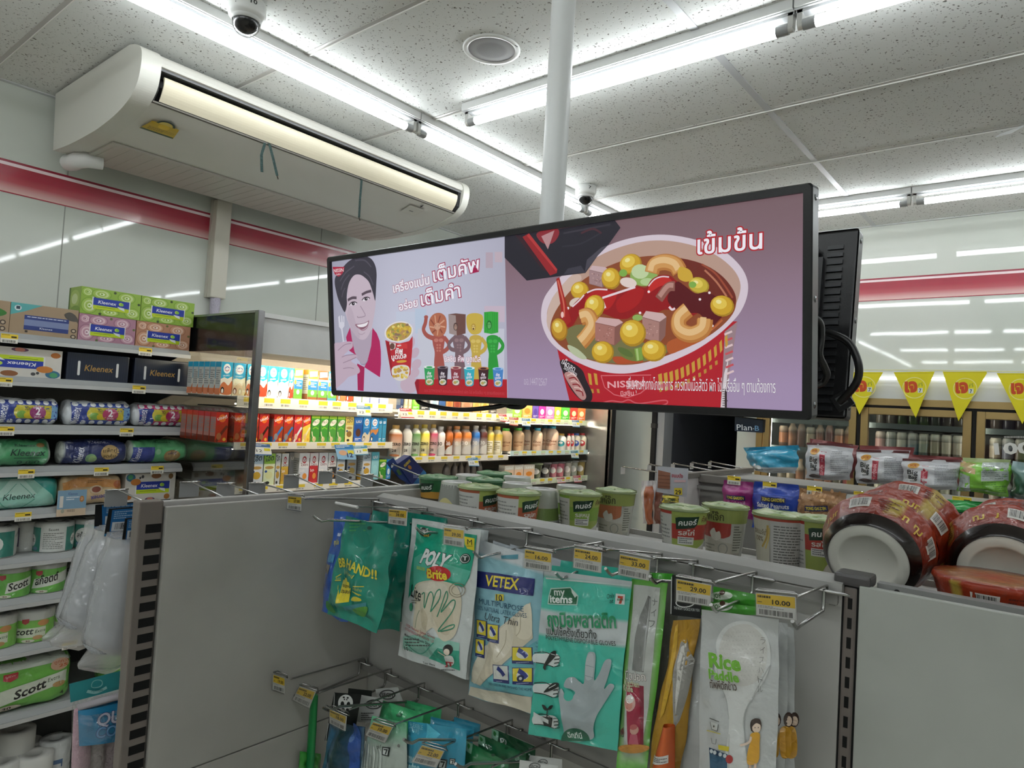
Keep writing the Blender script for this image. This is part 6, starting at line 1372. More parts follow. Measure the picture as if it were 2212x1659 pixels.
a.poly([(470,720),(540,880),(500,1100),(450,1300),(420,1350),(400,1000),(430,760)],'#8f8d88'); a.poly([(440,740),(470,720),(480,860),(450,1100),(430,1250),(425,900)],'#c0beb8'); a.poly([(400,640),(420,620),(400,1000),(330,1250),(300,1300),(320,1150),(380,900)],'#c39c34')
part('sleeve',b,root,'yellow clear sleeve')
b = MB('wrap'); a2 = pouch(b,YP(yq - 0.016),[(312,1345),(392,1352),(392,1720),(205,1720)],B5,0.014,lambda s,t: mixc('#c8602c','#a8481c',abs(2 * s - 1)),'gloss',seed=53,wr=0.0,seal=(-0.2,-0.2),NX=12,NY=16); a2.poly([(248,1560),(368,1548),(366,1606),(246,1616)],'#cfccc6'); a2.lines(256,1568,360,1602,3,'#4a4240',4)
part('handle',b,root,'bright orange handle')

# white rice paddle bags
yq = H8[1].y + 0.055
RQ = [(580,520),(1142,592),(1120,1900),(560,1880)]
def paddle(Y,dx,dy,seed,label,full,sk=0):
    b = MB('film'); qd = [(x + dx + (sk if i in (2,3) else 0),y + dy) for i,(x,y) in enumerate(RQ)]
    a = pouch(b,YP(Y),qd,B5,0.008,'#b9bcbb' if full else '#b2b5b4',wr=0.0014,seed=seed,wavy=0.0008,NY=36)
    if full:
        a.blob([(690,800),(700,720),(760,640),(860,600),(960,620),(1040,690),(1078,800),(1078,920),(1040,1030),(970,1130),(920,1210),(900,1290),(905,1400),(925,1560),(930,1800),(770,1800),(770,1560),(795,1400),(800,1290),(780,1150),(720,1000)],'#cfd1cf',4); a.blob([(715,810),(760,680),(860,625),(960,645),(1045,750),(1055,900),(1000,1020),(880,1060),(770,990)],'#c6c5c0',4)
        for i in range(13):
            for j in range(12):
                x,y = 745 + i * 24 + (j % 2) * 12,680 + j * 30
                if ((x - 890) / 165) ** 2 + ((y - 840) / 210) ** 2 < 0.9: a.ell(x,y,3,3,'#aeada8',6)
        a.curve([(800,1400),(795,1600),(790,1800)],7,'#b4b6b4'); a.curve([(690,800),(720,1000),(780,1150),(800,1290)],6,'#a9acaa'); a.curve([(1078,920),(970,1130),(900,1290),(925,1560)],6,'#aeb1af')
        a.text('Rice',(655,925),(882,945),100,'#6aaa2e',0.045,0.02,'#d5d8d2',up=(0,-98)); a.text('Paddle',(655,1005),(872,1028),68,'#6aaa2e',0.045,0.02,'#d5d8d2',up=(0,-66)); a.text('ทัพพีตักข้าว',(664,1070),(858,1088),54,'#4a3a32',0.02,0.03,'#d5d8d2',up=(0,-54))
        for i,ch in enumerate('ライスパドル'): a.text(ch,(1012 - 2 * i,762 + 68 * i),(1048 - 2 * i,766 + 68 * i),42,'#6a6864',-0.015)
        a.ell(985,1345,40,54,'#3a2c26',18); a.ell(990,1358,30,38,'#e2cbb6',16); a.blob([(946,1340),(960,1300),(1010,1296),(1024,1340),(990,1326),(962,1350),(955,1385)],'#3a2c26'); a.ell(980,1358,3,5,'#2a1c18',8); a.ell(1003,1358,3,5,'#2a1c18',8); a.blob([(952,1400),(1010,1398),(1012,1470),(1005,1600),(935,1615),(930,1540),(948,1460)],'#cf9a2c'); a.curve([(955,1420),(940,1460),(880,1480)],14,'#e2cbb6'); a.line([(950,1620),(950,1680)],16,'#cfae96'); a.line([(985,1610),(985,1680)],16,'#cfae96')
        a.poly([(650,1500),(786,1545),(780,1720),(662,1690)],'#24506c'); a.poly([(650,1500),(786,1545),(784,1578),(652,1540)],'#1b3a54')
        for x,y in ((668,1526),(694,1534),(735,1546),(768,1556)): a.ell(x,y,13,15,'#c4ccd0',12)
        a.poly([(720,1478),(800,1490),(795,1525),(722,1510)],'#c9b92c'); a.ell(800,1580,26,32,'#a83434',14); a.line([(655,1290),(730,1310)],5,'#4a4a46'); a.poly([(660,1315),(725,1328),(715,1378),(672,1368)],'#c6cac8'); a.line([(660,1315),(672,1368),(715,1378),(725,1328)],4,'#5a5a56'); a.ell(690,1345,6,8,'#3a3a38',8); a.curve([(632,1380),(690,1388),(740,1398)],6,'#c9be5a'); a.line([(665,1430),(672,1470),(700,1474),(706,1436)],3,'#6a6a66')
    else:
        a.ell(1178 + 30 + dx - 60,1310,34,54,'#3a2c26',14); a.ell(1180 + 30 + dx - 60,1320,24,36,'#e2cbb6',12); a.blob([(1150 + dx - 60,1380),(1215 + dx - 60,1375),(1225 + dx - 60,1560),(1160 + dx - 60,1570)],'#c9952c')
    return hang('rice_paddle_bag',b,label,'rice paddle bag',H8[0],Y,'white rice paddle bags')
paddle(yq + 0.06,105,60,64,'rice paddle bag deepest on its hook, pale strip beside the empty panel',0,30); paddle(yq + 0.04,62,30,63,'rice paddle bag third on its hook, drawn figure peeping out',0); paddle(yq + 0.02,-25,120,62,'tilted rice paddle bag leaning out behind the front one',0,-130); paddle(yq,0,0,61,'front white rice paddle bag with green title and a cooking figure',1)
b = MB('film'); a = pouch(b,YP(yq + 0.03),[(560,455),(975,500),(975,560),(560,560)],B5,0.002,'#4a9c34',seed=66,wr=0.001,NX=10,NY=6); a2 = pouch(b,YP(yq + 0.05),[(668,355),(985,415),(985,510),(668,480)],B5,0.002,'#3f8f2c',seed=67,wr=0.001,NX=10,NY=6)
for ar,y in ((a,510),(a2,432)):
    ar.ell(730,y - 12,80,30,'#c9d2c2',18); ar.text('JOY',(672,y + 2),(728,y + 8),32,'#2f6a2a',0.03); ar.ell(735,y - 35,20,18,'#4a2c1c',12)
hang('garbage_bag_roll',b,'green header strips of packs hung above the rice paddle bag','bag pack',H8[0],yq + 0.04)
# ------------------------------------------------------------------ lower tier pouches
YL = 0.90
def flat(name,Y,quad,crop,col,label,cat,X,group=None,art=None,thick=0.004,mat='film',seed=1,wr=0.0012,e=0.8):
    b = MB(mat); a = pouch(b,YP(Y),quad,crop,thick,col,mat,seed=seed,wr=wr,NX=10,NY=14,e=e)
    if art: art(a)
    return hang(name,b,label,cat,X,Y,group,1.0)
b = MB('plastic','#0f7a3c'); p0,p1 = PX(*B6(412,345),PXP + 0.03),PX(*B6(378,900),PXP + 0.03)
b.tube([p0,p0 + (p1 - p0) * 0.5,p1,p1 + (p1 - p0) * 0.2],[0.011,0.0125,0.0125,0.011],12,'#0f7a3c',flat=0.5); root = thing('spatula','long green handled kitchen tool hanging against the end panel','kitchen tool',V(PXP + 0.03,p1.y,p1.z)); part('handle',b,root)
b = MB('card'); a = pouch(b,Pane(V(PXP + 0.02,0,0),(0,1,0),(0,0,1)),[(305,770),(460,790),(450,960),(290,960)],B6,0.004,'#3f9a3c',seed=70); part('sleeve',b,root,'light green sleeve')
def panda(a):
    a.ell(648,410,56,64,'#d2d5d2',24); a.ell(648,380,22,18,'#d2d5d2',14)
    for x,y,rx,ry in ((636,366,8,7),(664,370,8,7),(641,381,5,6),(657,383,5,6),(625,415,14,20),(672,418,14,20),(632,455,14,12),(666,458,14,12)): a.ell(x,y,rx,ry,'#1b1e1d',10)
    a.line([(566,335),(560,470)],4,'#c5c8c5'); a.line([(520,560),(500,690)],4,'#c5c8c5')
GC2 = 'carded kitchen tools on the lower hooks'
flat('carded_brush',YL + 0.12,[(665,300),(840,318),(830,470),(655,460)],B6,'#1a1f1d','black card set behind the panda card','carded tool',L3[0],GC2,None,0.001,'card',71,0.0004)
flat('carded_brush',YL + 0.05,[(560,332),(762,346),(700,700),(488,690)],B6,'#191d1c','black card with a round panda emblem on the lower hooks','carded tool',L3[0],GC2,panda,0.001,'card',72,0.0004)
b = MB('wrap'); a = pouch(b,YP(YL + 0.03),[(530,560),(790,590),(760,960),(460,960)],B6,0.012,lambda s,t: mixc('#12351f','#2a4c7c',s) if 0.3 < s < 0.95 else '#3f5a6c','wrap',seed=73,wr=0.003); a.curve([(710,610),(735,640),(725,900)],60,'#2c4f94'); a.curve([(560,600),(520,780),(500,900)],36,'#2f5f7c'); a.ell(715,660,16,30,'#5a7ab0',12)
hang('carded_brush',b,'clear bag with a blue scrubber and dark green pad under the 18.00 tag','carded tool',L3[0],YL + 0.03,GC2,0.98)
def sech(a,x,y,k=1.0):
    a.ring(x,y,60 * k,36 * k,7 * k,'#262626',24); a.text('SECH',(x - 42 * k,y + 14 * k),(x + 42 * k,y + 18 * k),32 * k,'#262626',0.01,up=(0,-30 * k))
flat('white_card_pack',YL + 0.14,[(866,306),(1034,290),(1072,395),(900,440)],B6,'#c3c5c1','white card with an oval emblem behind the pale green bags','carded tool',L3[0],GC2,lambda a: sech(a,962,346),0.001,'card',74,0.0003)
flat('white_card_pack',YL + 0.085,[(762,350),(925,378),(880,565),(722,548)],B6,'#c9cbc7','white card with an oval emblem beside the panda card','carded tool',L3[0],GC2,lambda a: (sech(a,858,418),a.lines(765,480,860,545,4,'#4a4a48',3)),0.001,'card',75,0.0003)
GG = 'pale green bags on the lower hooks'
flat('drinking_straw_bag',YL + 0.15,[(1090,388),(1362,455),(1345,600),(1080,560)],B6,'#3aa66a','pale green bag deepest under the pale blue pouch','bag',L4[0],GG,lambda a: a.ell(1160,460,20,12,'#1f6a44',10),0.006,seed=76)
flat('drinking_straw_bag',YL + 0.1,[(925,392),(1228,490),(1205,700),(880,620)],B6,'#46b274','pale green bag second from the 10.00 tag','bag',L4[0],GG,lambda a: a.ell(1060,495,20,14,'#1f6a44',10),0.006,seed=77)
def seven(a,x,y,k):
    a.poly([(x - 26 * k,y - 34 * k),(x + 30 * k,y - 26 * k),(x + 22 * k,y + 40 * k),(x - 32 * k,y + 30 * k)],'#1d2422'); a.poly([(x - 18 * k,y - 24 * k),(x + 20 * k,y - 18 * k),(x + 14 * k,y + 30 * k),(x - 23 * k,y + 22 * k)],'#c9cfcc'); a.poly([(x - 14 * k,y - 18 * k),(x + 16 * k,y - 14 * k),(x + 4 * k,y + 24 * k),(x - 6 * k,y + 22 * k),(x + 4 * k,y - 6 * k),(x - 14 * k,y - 8 * k)],'#1d2422')
def clearbag(a):
    seven(a,982,752,1.0); a.text('Only at',(915,740),(950,722),26,'#1d2422',shear=0.3)
    for i in range(7): a.curve([(800 + 22 * i,690 + 8 * i),(790 + 26 * i,780),(775 + 28 * i,890)],9,'#a9b4ac' if i % 2 else '#c6cfc8')
flat('drinking_straw_bag',YL + 0.03,[(842,505),(1100,560),(1105,960),(745,960)],B6,lambda s,t: mixc('#5fae82','#a7b2aa',t * 2.2),'clear and pale green bag with a black seven emblem under the 10.00 tag','bag',L4[0],GG,clearbag,0.012,seed=78)
GB = 'blue straw bags on the lower hooks'
flat('blue_straw_bag',YL + 0.13,[(1455,515),(1650,570),(1640,660),(1450,640)],B6,'#2a7f98','blue straw bag deepest on its hook','bag',L5[0],GB,None,0.005,seed=79)
flat('blue_straw_bag',YL + 0.09,[(1280,512),(1605,590),(1590,720),(1270,700)],B6,'#2f8aa6','blue straw bag second on its hook','bag',L5[0],GB,None,0.006,seed=80)
def straws(a):
    a.text('FLEXIBLE',(1128,585),(1225,610),34,'#7cc0d0',0.01); a.text('STRAWS',(1122,622),(1200,640),34,'#7cc0d0',0.01); seven(a,1395,850,1.1); seven(a,1462,835,0.7); a.text('my',(1120,840),(1185,850),70,'#9ccdd8',0.03); a.text('items',(1105,905),(1230,915),70,'#9ccdd8',0.03)
    a.poly([(1250,560),(1360,640),(1280,760)],'#4fb2c8')
flat('blue_straw_bag',YL + 0.04,[(1112,545),(1548,605),(1530,980),(1085,960)],B6,lambda s,t: mixc('#2f93b0','#2682a0',t),'front blue straw bag under the 22.00 tag','bag',L5[0],GB,straws,0.01,seed=81)
GD = 'dark green bags on the lower hooks'
for k,(qd,dy,lab) in enumerate((([(1738,598),(2062,738),(2050,960),(1730,960)],0.14,'dark green bag deepest of three below the turquoise glove pack'),([(1640,640),(1992,790),(1980,960),(1630,960)],0.1,'dark green bag in the middle of three below the turquoise glove pack'),([(1545,690),(1862,858),(1850,990),(1530,990)],0.06,'front dark green bag with a leaf emblem below the turquoise glove pack'))):
    def leaf(a,q=qd):
        x,y = q[0][0] + 25,q[0][1] + 20
        a.poly([(x - 22,y - 20),(x + 25,y + 5),(x + 25,y + 75),(x - 28,y + 50)],'#7fae94'); a.blob([(x - 8,y),(x + 8,y + 18),(x,y + 40),(x - 12,y + 20)],'#2f7a3c'); a.ell(x + 180,y + 85,14,10,'#0c3a22',10)
    flat('trash_bag_pack',YL + dy,qd,B6,('#16482c','#1b5a36','#1f6a3e')[k],lab,'bag',L6[0],GD,leaf,0.005,seed=84 + k)
flat('white_card_pack',YL + 0.12,[(2020,800),(2260,830),(2260,960),(1990,960)],B6,'#b9bbb8','white card deepest at the bottom edge below the turquoise pack','carded tool',L6[0] + 0.1,GC2,lambda a: sech(a,2120,850,0.6),0.001,'card',87,0.0003)
flat('white_card_pack',YL + 0.06,[(1945,835),(2230,880),(2220,980),(1935,960)],B6,'#c3c5c2','front white card at the bottom edge below the turquoise pack','carded tool',L6[0] + 0.1,GC2,lambda a: sech(a,2060,880,0.7),0.001,'card',88,0.0003)

# ------------------------------------------------------------------ outer face of the end panel: hooks, scrubbers, cloths
def outer_hook(base,tagpx,label,seed,prong=None,free=False):
    XB = PXP - 0.036; B = PX(base[0],base[1],XB); Yb = B.y; z = GZ - 0.005
    root = thing('peg_hook',label,'hook',V(XB,Yb,z),'peg hooks on the outer side of the end panel'); A,C2,W = [PY(x,y,Yb) for x,y in tagpx]
    part('tag_wire',wire([V(XB + 0.004,Yb,z - 0.03),V(XB,Yb,z),A + V(0.004,0,0),A],0.0019),root)
    dy = abs(C2.y - A.y); wv = 0.02
    part('base_wire',wire([V(XB - 0.004,Yb - 0.01,z - 0.006),V(XB - 0.004,Yb + 0.03,z - 0.006)],0.0022),root)
    part('prong',wire([V(XB,Yb,z - 0.03),V(XB - 0.01,Yb,z - 0.05),V(A.x + 0.03,Yb,z - 0.055),V(A.x + 0.01,Yb,z - 0.05),V(A.x - 0.002,Yb,z - 0.035)],0.0024),root)
    b = MB('plastic',(150,152,152)); X0 = A.x - 0.003
    b.box((X0 - 0.0012,Yb - 0.022,A.z - 0.034),(X0,Yb + 0.022,A.z - 0.002),(146,148,148)); t = part('tag_plate',b,root,'grey back of a tag plate')
    part('tag_clip',wire([V(X0,Yb - 0.023,A.z),V(X0,Yb + 0.023,A.z),V(X0 + 0.008,Yb + 0.01,A.z),V(X0 + 0.01,Yb,A.z),V(X0 + 0.003,Yb - 0.02,A.z)],0.0014),t)
    return Yb,A
OH = [((339,1086),(254,1058),'outer peg hook carrying the white scrubbers'),((505,1078),(412,1041),'outer peg hook second from the slotted post'),((585,1075),(490,1044),'outer peg hook third from the slotted post'),((667,1068),(558,1043),'outer peg hook fourth from the slotted post'),((727,1064),(632,1026),'outer peg hook fifth from the slotted post'),((810,1058),(706,1018),'outer peg hook sixth from the slotted post'),((862,1056),(742,1018),'outer peg hook seventh from the slotted post, before the tilted blue box'),((892,1052),(795,1025),'outer peg hook last before the noodle cups')]
OHR = []
for k,(bp,tp,lab) in enumerate(OH): OHR.append(outer_hook(bp,(tp,tp,tp),lab,k))
# tilted blue card box hanging beyond the panel
XBX = -1.62
P = Pane(V(XBX,0,0),(0,1,0),(0,0,1)); Z5 = Crop(820,860,3.95); b = MB('card')
fr = [P.uv(*Z5(*p)) for p in ((262,490),(375,610),(278,742),(155,560))]; sd_ = [P.uv(*Z5(*p)) for p in ((155,560),(278,742),(180,690),(70,555),(128,512))]
b.add([P.mp(*p,0) for p in fr] + [P.mp(*p,-0.03) for p in fr],[(3,2,1,0),(4,5,6,7),(0,1,5,4),(1,2,6,5),(2,3,7,6),(3,0,4,7)],'#28386e'); b.add([P.mp(*p,-0.004) for p in sd_] + [P.mp(*p,-0.008) for p in sd_],[(4,3,2,1,0),(5,6,7,8,9)],'#2a3f7c')
a = Art(b,P.mp,Z5.on(P),'card',step=0.0004); a.poly([(262,490),(375,610),(278,742),(155,560)],'#242f66'); a.poly([(375,610),(400,640),(330,740),(278,742)],'#2f6a9c'); a.text('หมอมด',(215,590),(262,540),30,'#c9b23a',0.04); a.ell(255,590,14,20,'#b0702c',12,-0.7); a.ell(108,575,10,22,'#e6e9ee',12,0.4); a.lines(285,680,345,640,3,'#aab4d8',3); a.poly([(140,620),(160,600),(190,650),(165,660)],'#3a5c34')
mono('hanging_carton',b,'dark blue card box tilted on a hook behind the first noodle cups','box',V(XBX,P.mp(*fr[2]).y,1.4))
hy = P.mp(*P.uv(*Z5(108,560))); rt = thing('peg_hook','outer peg hook holding the tilted blue card box','hook',V(PXP - 0.03,hy.y,GZ - 0.03),'peg hooks on the outer side of the end panel')
part('prong',wire([V(PXP - 0.034,hy.y,GZ - 0.03),V(PXP - 0.05,hy.y,GZ - 0.02),V(hy.x - 0.02,hy.y,hy.z + 0.002)],0.0024),rt)
# white scrubbers
def scrubber(X,card,top,bot,rpx,label,rows):
    P = Pane(V(X,0,0),(0,1,0),(0,0,1)); T,Bm = PX(*top,X - 0.03),PX(*bot,X - 0.03); r = rpx * 1.25 / FPX
    root = thing('scrubber_refill',label,'scrubber',V(X - 0.03,Bm.y,Bm.z),'white scrubber refills on the outer hook')
    b = MB('card'); qd = [P.uv(*Z2(*p)) for p in card]; f = [P.mp(*p) for p in qd]; k = [P.mp(*p,-0.0008) for p in qd]
    b.add(f + k,[(3,2,1,0),(4,5,6,7),(0,1,5,4),(1,2,6,5),(2,3,7,6),(3,0,4,7)],'#141617')
    def mp(s,t,l): return f[0] * (1 - s) * (1 - t) + f[1] * s * (1 - t) + f[2] * s * t + f[3] * (1 - s) * t + V(l,0,0)
    a = Art(b,mp,None,'card'); a.poly([(0.08,0.05),(0.62,0.05),(0.7,0.12),(0.7,0.84),(0.1,0.88)],'#1f5f94'); a.lines(0.14,0.12,0.62,0.42,4,'#9ab4cc',rows); a.rect(0.13,0.5,0.62,0.82,'#c9cdd0'); a.bars(0.2,0.54,0.6,0.76,'#1d1d1d',18,rows); a.rect(0.0,0.9,1,1,'#2f6f9c'); a.ell(0.8,0.12,0.1,0.07,'#b9bcbc',12)
    part('header_card',b,root,'blue and black header card')
    b = MB('cloth','#b9bcc2'); n = 14; path = [T + (Bm - T) * (i / n) for i in range(n + 1)]; rn = random.Random(rows)
    rad = [r * (0.78 + 0.22 * min(1,i / 2.5)) * (1 + rn.uniform(-0.03,0.03)) * (0.7 if i == n else 1) for i in range(n + 1)]; b.tube(path,rad,20,'#b6b9bf','cloth'); part('fluff_sleeve',b,root,'white fluffy sleeve')
    b = MB('milkfilm'); d = (Bm - T); path = [T + V(0.004,0,0.03),T + V(0.003,0,0.008)] + [T + d * (i / 10) for i in range(1,11)] + [Bm + d * 0.05 + V(0,-0.012,0),Bm + d * 0.085 + V(0,-0.05,0)]
    rad = [r * 0.9,r * 0.96] + [r * (1.07 + rn.uniform(-0.02,0.05)) for i in range(10)] + [r * 0.75,r * 0.12]; b.tube(path,rad,20,None,'milkfilm'); part('clear_bag',b,root,'clear plastic bag')
scrubber(-1.54,[(815,515),(1455,465),(1440,690),(803,722)],(216,1158),(158,1352),40,'white scrubber refill deepest on its hook, beside the toilet rolls',3)
scrubber(-1.47,[(930,550),(1290,520),(1262,772),(888,785)],(246,1172),(178,1360),50,'white scrubber refill in the middle of its hook',4)
scrubber(-1.40,[(1068,632),(1330,600),(1310,850),(1038,842)],(280,1188),(236,1406),57,'front white scrubber refill beside the slotted post',5)
# cloth pack
X = -1.40; P = Pane(V(X,0,0),(0,1,0),(0,0,1)); root = thing('cloth_pack','pink and white cloth pack in a blue band hanging behind the slotted post','cloth pack',V(X,0.5,1.0))
for x0,x1,c in ((735,912,'#c9a3b4'),(918,1050,'#c3bcbc'),(1056,1240,'#c2b4ba'),(1244,1400,'#c3bcbc')):
    b = MB('cloth',c); p0,p1 = PX(*Z3((x0 + x1) / 2 + 8,1070 - (x0 - 735) * 0.2),X - 0.02),PX(*Z3((x0 + x1) / 2 - 22,1760),X - 0.02); b.tube([p0,p0 + (p1 - p0) * 0.3,p0 + (p1 - p0) * 0.7,p1],(x1 - x0) / 2 / 4.621 * 1.2 / FPX,14,c,'cloth'); part('rolled_cloth',b,root,'pink rolled cloth' if c == '#c9a3b4' else 'off white rolled cloth')
b = MB('gloss'); a = pouch(b,P,[(780,1085),(1500,905),(1460,1310),(792,1440)],Z3,0.012,'#2283b4','gloss',seed=91,wr=0.001,seal=(-0.3,-0.3),maxe=0.02)
a.text('QUICK',(948,1225),(1420,1110),130,'#c9cfe4',0.02,0.03,'#24387c',res=4,up=(12,-125)); a.text('COLLECT',(935,1345),(1480,1215),110,'#5f9fd0',0.02,0.03,'#24387c',res=4,up=(18,-105))
for i in range(7): a.line([(855 - 6 * i % 5,1190 + 17 * i),(915,1172 + 15 * i)],3,'#1c5f8c')
part('printed_band',b,root,'blue printed band')
b = MB('matte'); pouch(b,P,[(765,1025),(1500,825),(1500,905),(780,1088)],Z3,0.004,'#c3bfc6','matte',seed=92,wr=0.0008,NX=8,NY=4); part('white_strip',b,root)
b = MB('card'); a = pouch(b,P,[(692,820),(1500,612),(1490,790),(705,1005)],Z3,0.001,'#2f8c92','card',seed=93,wr=0.0004,NX=8,NY=4,maxe=0.03); a.blob([(905,840),(920,795),(960,775),(1010,780),(1022,820),(990,850),(930,858)],'#7fbcbc'); a.blob([(912,838),(926,800),(962,782),(1004,788),(1012,818),(984,842),(932,850)],'#2f8c92'); a.curve([(865,890),(960,900),(1060,850)],30,'#8fc2c2'); a.text('COTTON',(905,905),(1020,885),18,'#2a6a70',0.02); part('header_card',b,root,'teal header card')
b = MB('clearfilm'); pouch(b,P,[(720,1000),(1500,810),(1440,1760),(712,1760)],Z3,0.03,'#ffffff','clearfilm',seed=94,wr=0.002,back=0.0); part('clear_bag',b,root,'clear plastic bag')
# ------------------------------------------------------------------ instant porridge cups and bowls on the top shelf
B7,Z8 = Crop(880,980,2.458),Crop(1700,1040,4.32)
CH_ = 0.110; RT,RB = 0.0498,0.0378
def cup_shape(c,rt=RT,h=CH_,upside=False,body='#c9c8bf',lid='#9db48a',twist=0.0):
    root_z = c.z; b = MB('gloss',body)
    k = rt / RT; rb = RB * k
    if not upside:
        b.lathe([(0.0003,0.002),(rb - 0.003,0.002),(rb - 0.002,0),(rb,0.001),(rt - 0.001,h - 0.006)],c,32,body)
        b.lathe([(rt - 0.001,h - 0.006),(rt + 0.002,h - 0.004),(rt + 0.002,h)],c,32,mixc(lid,'#e0e0d8',0.3))
    else:
        b.lathe([(rt + 0.002,0),(rt + 0.002,0.004),(rt - 0.001,0.006),(rb,h - 0.001),(rb - 0.0005,h),(rb - 0.003,h),(rb - 0.004,h - 0.004),(0.0003,h - 0.0045)],c,32,cols=['#c9c9c4'] * 2 + [body] * 1 + [body,'#dcdcd8','#dcdcd8','#c6c6c2','#c6c6c2'])
    a0 = math.atan2(-c.y,-c.x) + twist
    def mp(u,v,l):
        r = (rb + (rt - 0.001 - rb) * (v / (h - 0.006)) if not upside else rt - 0.001 + (rb - rt) * (v - 0.006) / (h - 0.007)) + l + 0.0008
        t = a0 + u / rt; return c + V(r * math.cos(t),r * math.sin(t),v)
    return b,Art(b,mp,lambda x,y: ((x - 0.5) * 2 * 1.45 * rt,(h - 0.006) * (1 - y)),'gloss',maxe=0.009)
def cup_lid(b_,c,rt,h,col,seed):
    rn = random.Random(seed); ph = [rn.uniform(0,6.28) for _ in range(4)]; vs = []; vc = []; NR,NA = 6,32
    for j in range(NR + 1):
        r = (rt + 0.003) * j / NR
        for i in range(NA):
            t = 2 * math.pi * i / NA; z = h + 0.001 + 0.0022 * math.sin(3 * t + ph[0] + j) * j / NR * (j < NR) + 0.0015 * math.sin(5 * t + ph[1] - j)
            vs.append(c + V(max(r,0.0004) * math.cos(t),max(r,0.0004) * math.sin(t),z if j < NR else h - 0.005)); vc.append(lin(mixc(col,'#c9cba8' if math.sin(2 * t + ph[2]) > 0.1 else '#5f8a4c',0.35 if j < NR - 1 else 0.1)))
    b_.add(vs,[(j * NA + i,j * NA + (i + 1) % NA,(j + 1) * NA + (i + 1) % NA,(j + 1) * NA + i) for j in range(NR) for i in range(NA)],None,'wrap',True,vcol=vc)
def logo(a,x,y,w,h,rot=-0.05):
    a.poly([(x,y + 0.1 * h),(x + 0.15 * w,y),(x + w,y - 0.12 * h),(x + 0.93 * w,y + 0.55 * h),(x + 0.8 * w,y + 0.8 * h),(x + 0.04 * w,y + h)],'#1d3a28'); a.text('คนอร์',(x + 0.14 * w,y + 0.68 * h),(x + 0.88 * w,y + 0.52 * h),0.42 * h,'#dfe4dc',0.02,shear=0.15)
CUPG = 'instant porridge cups on the gondola top'
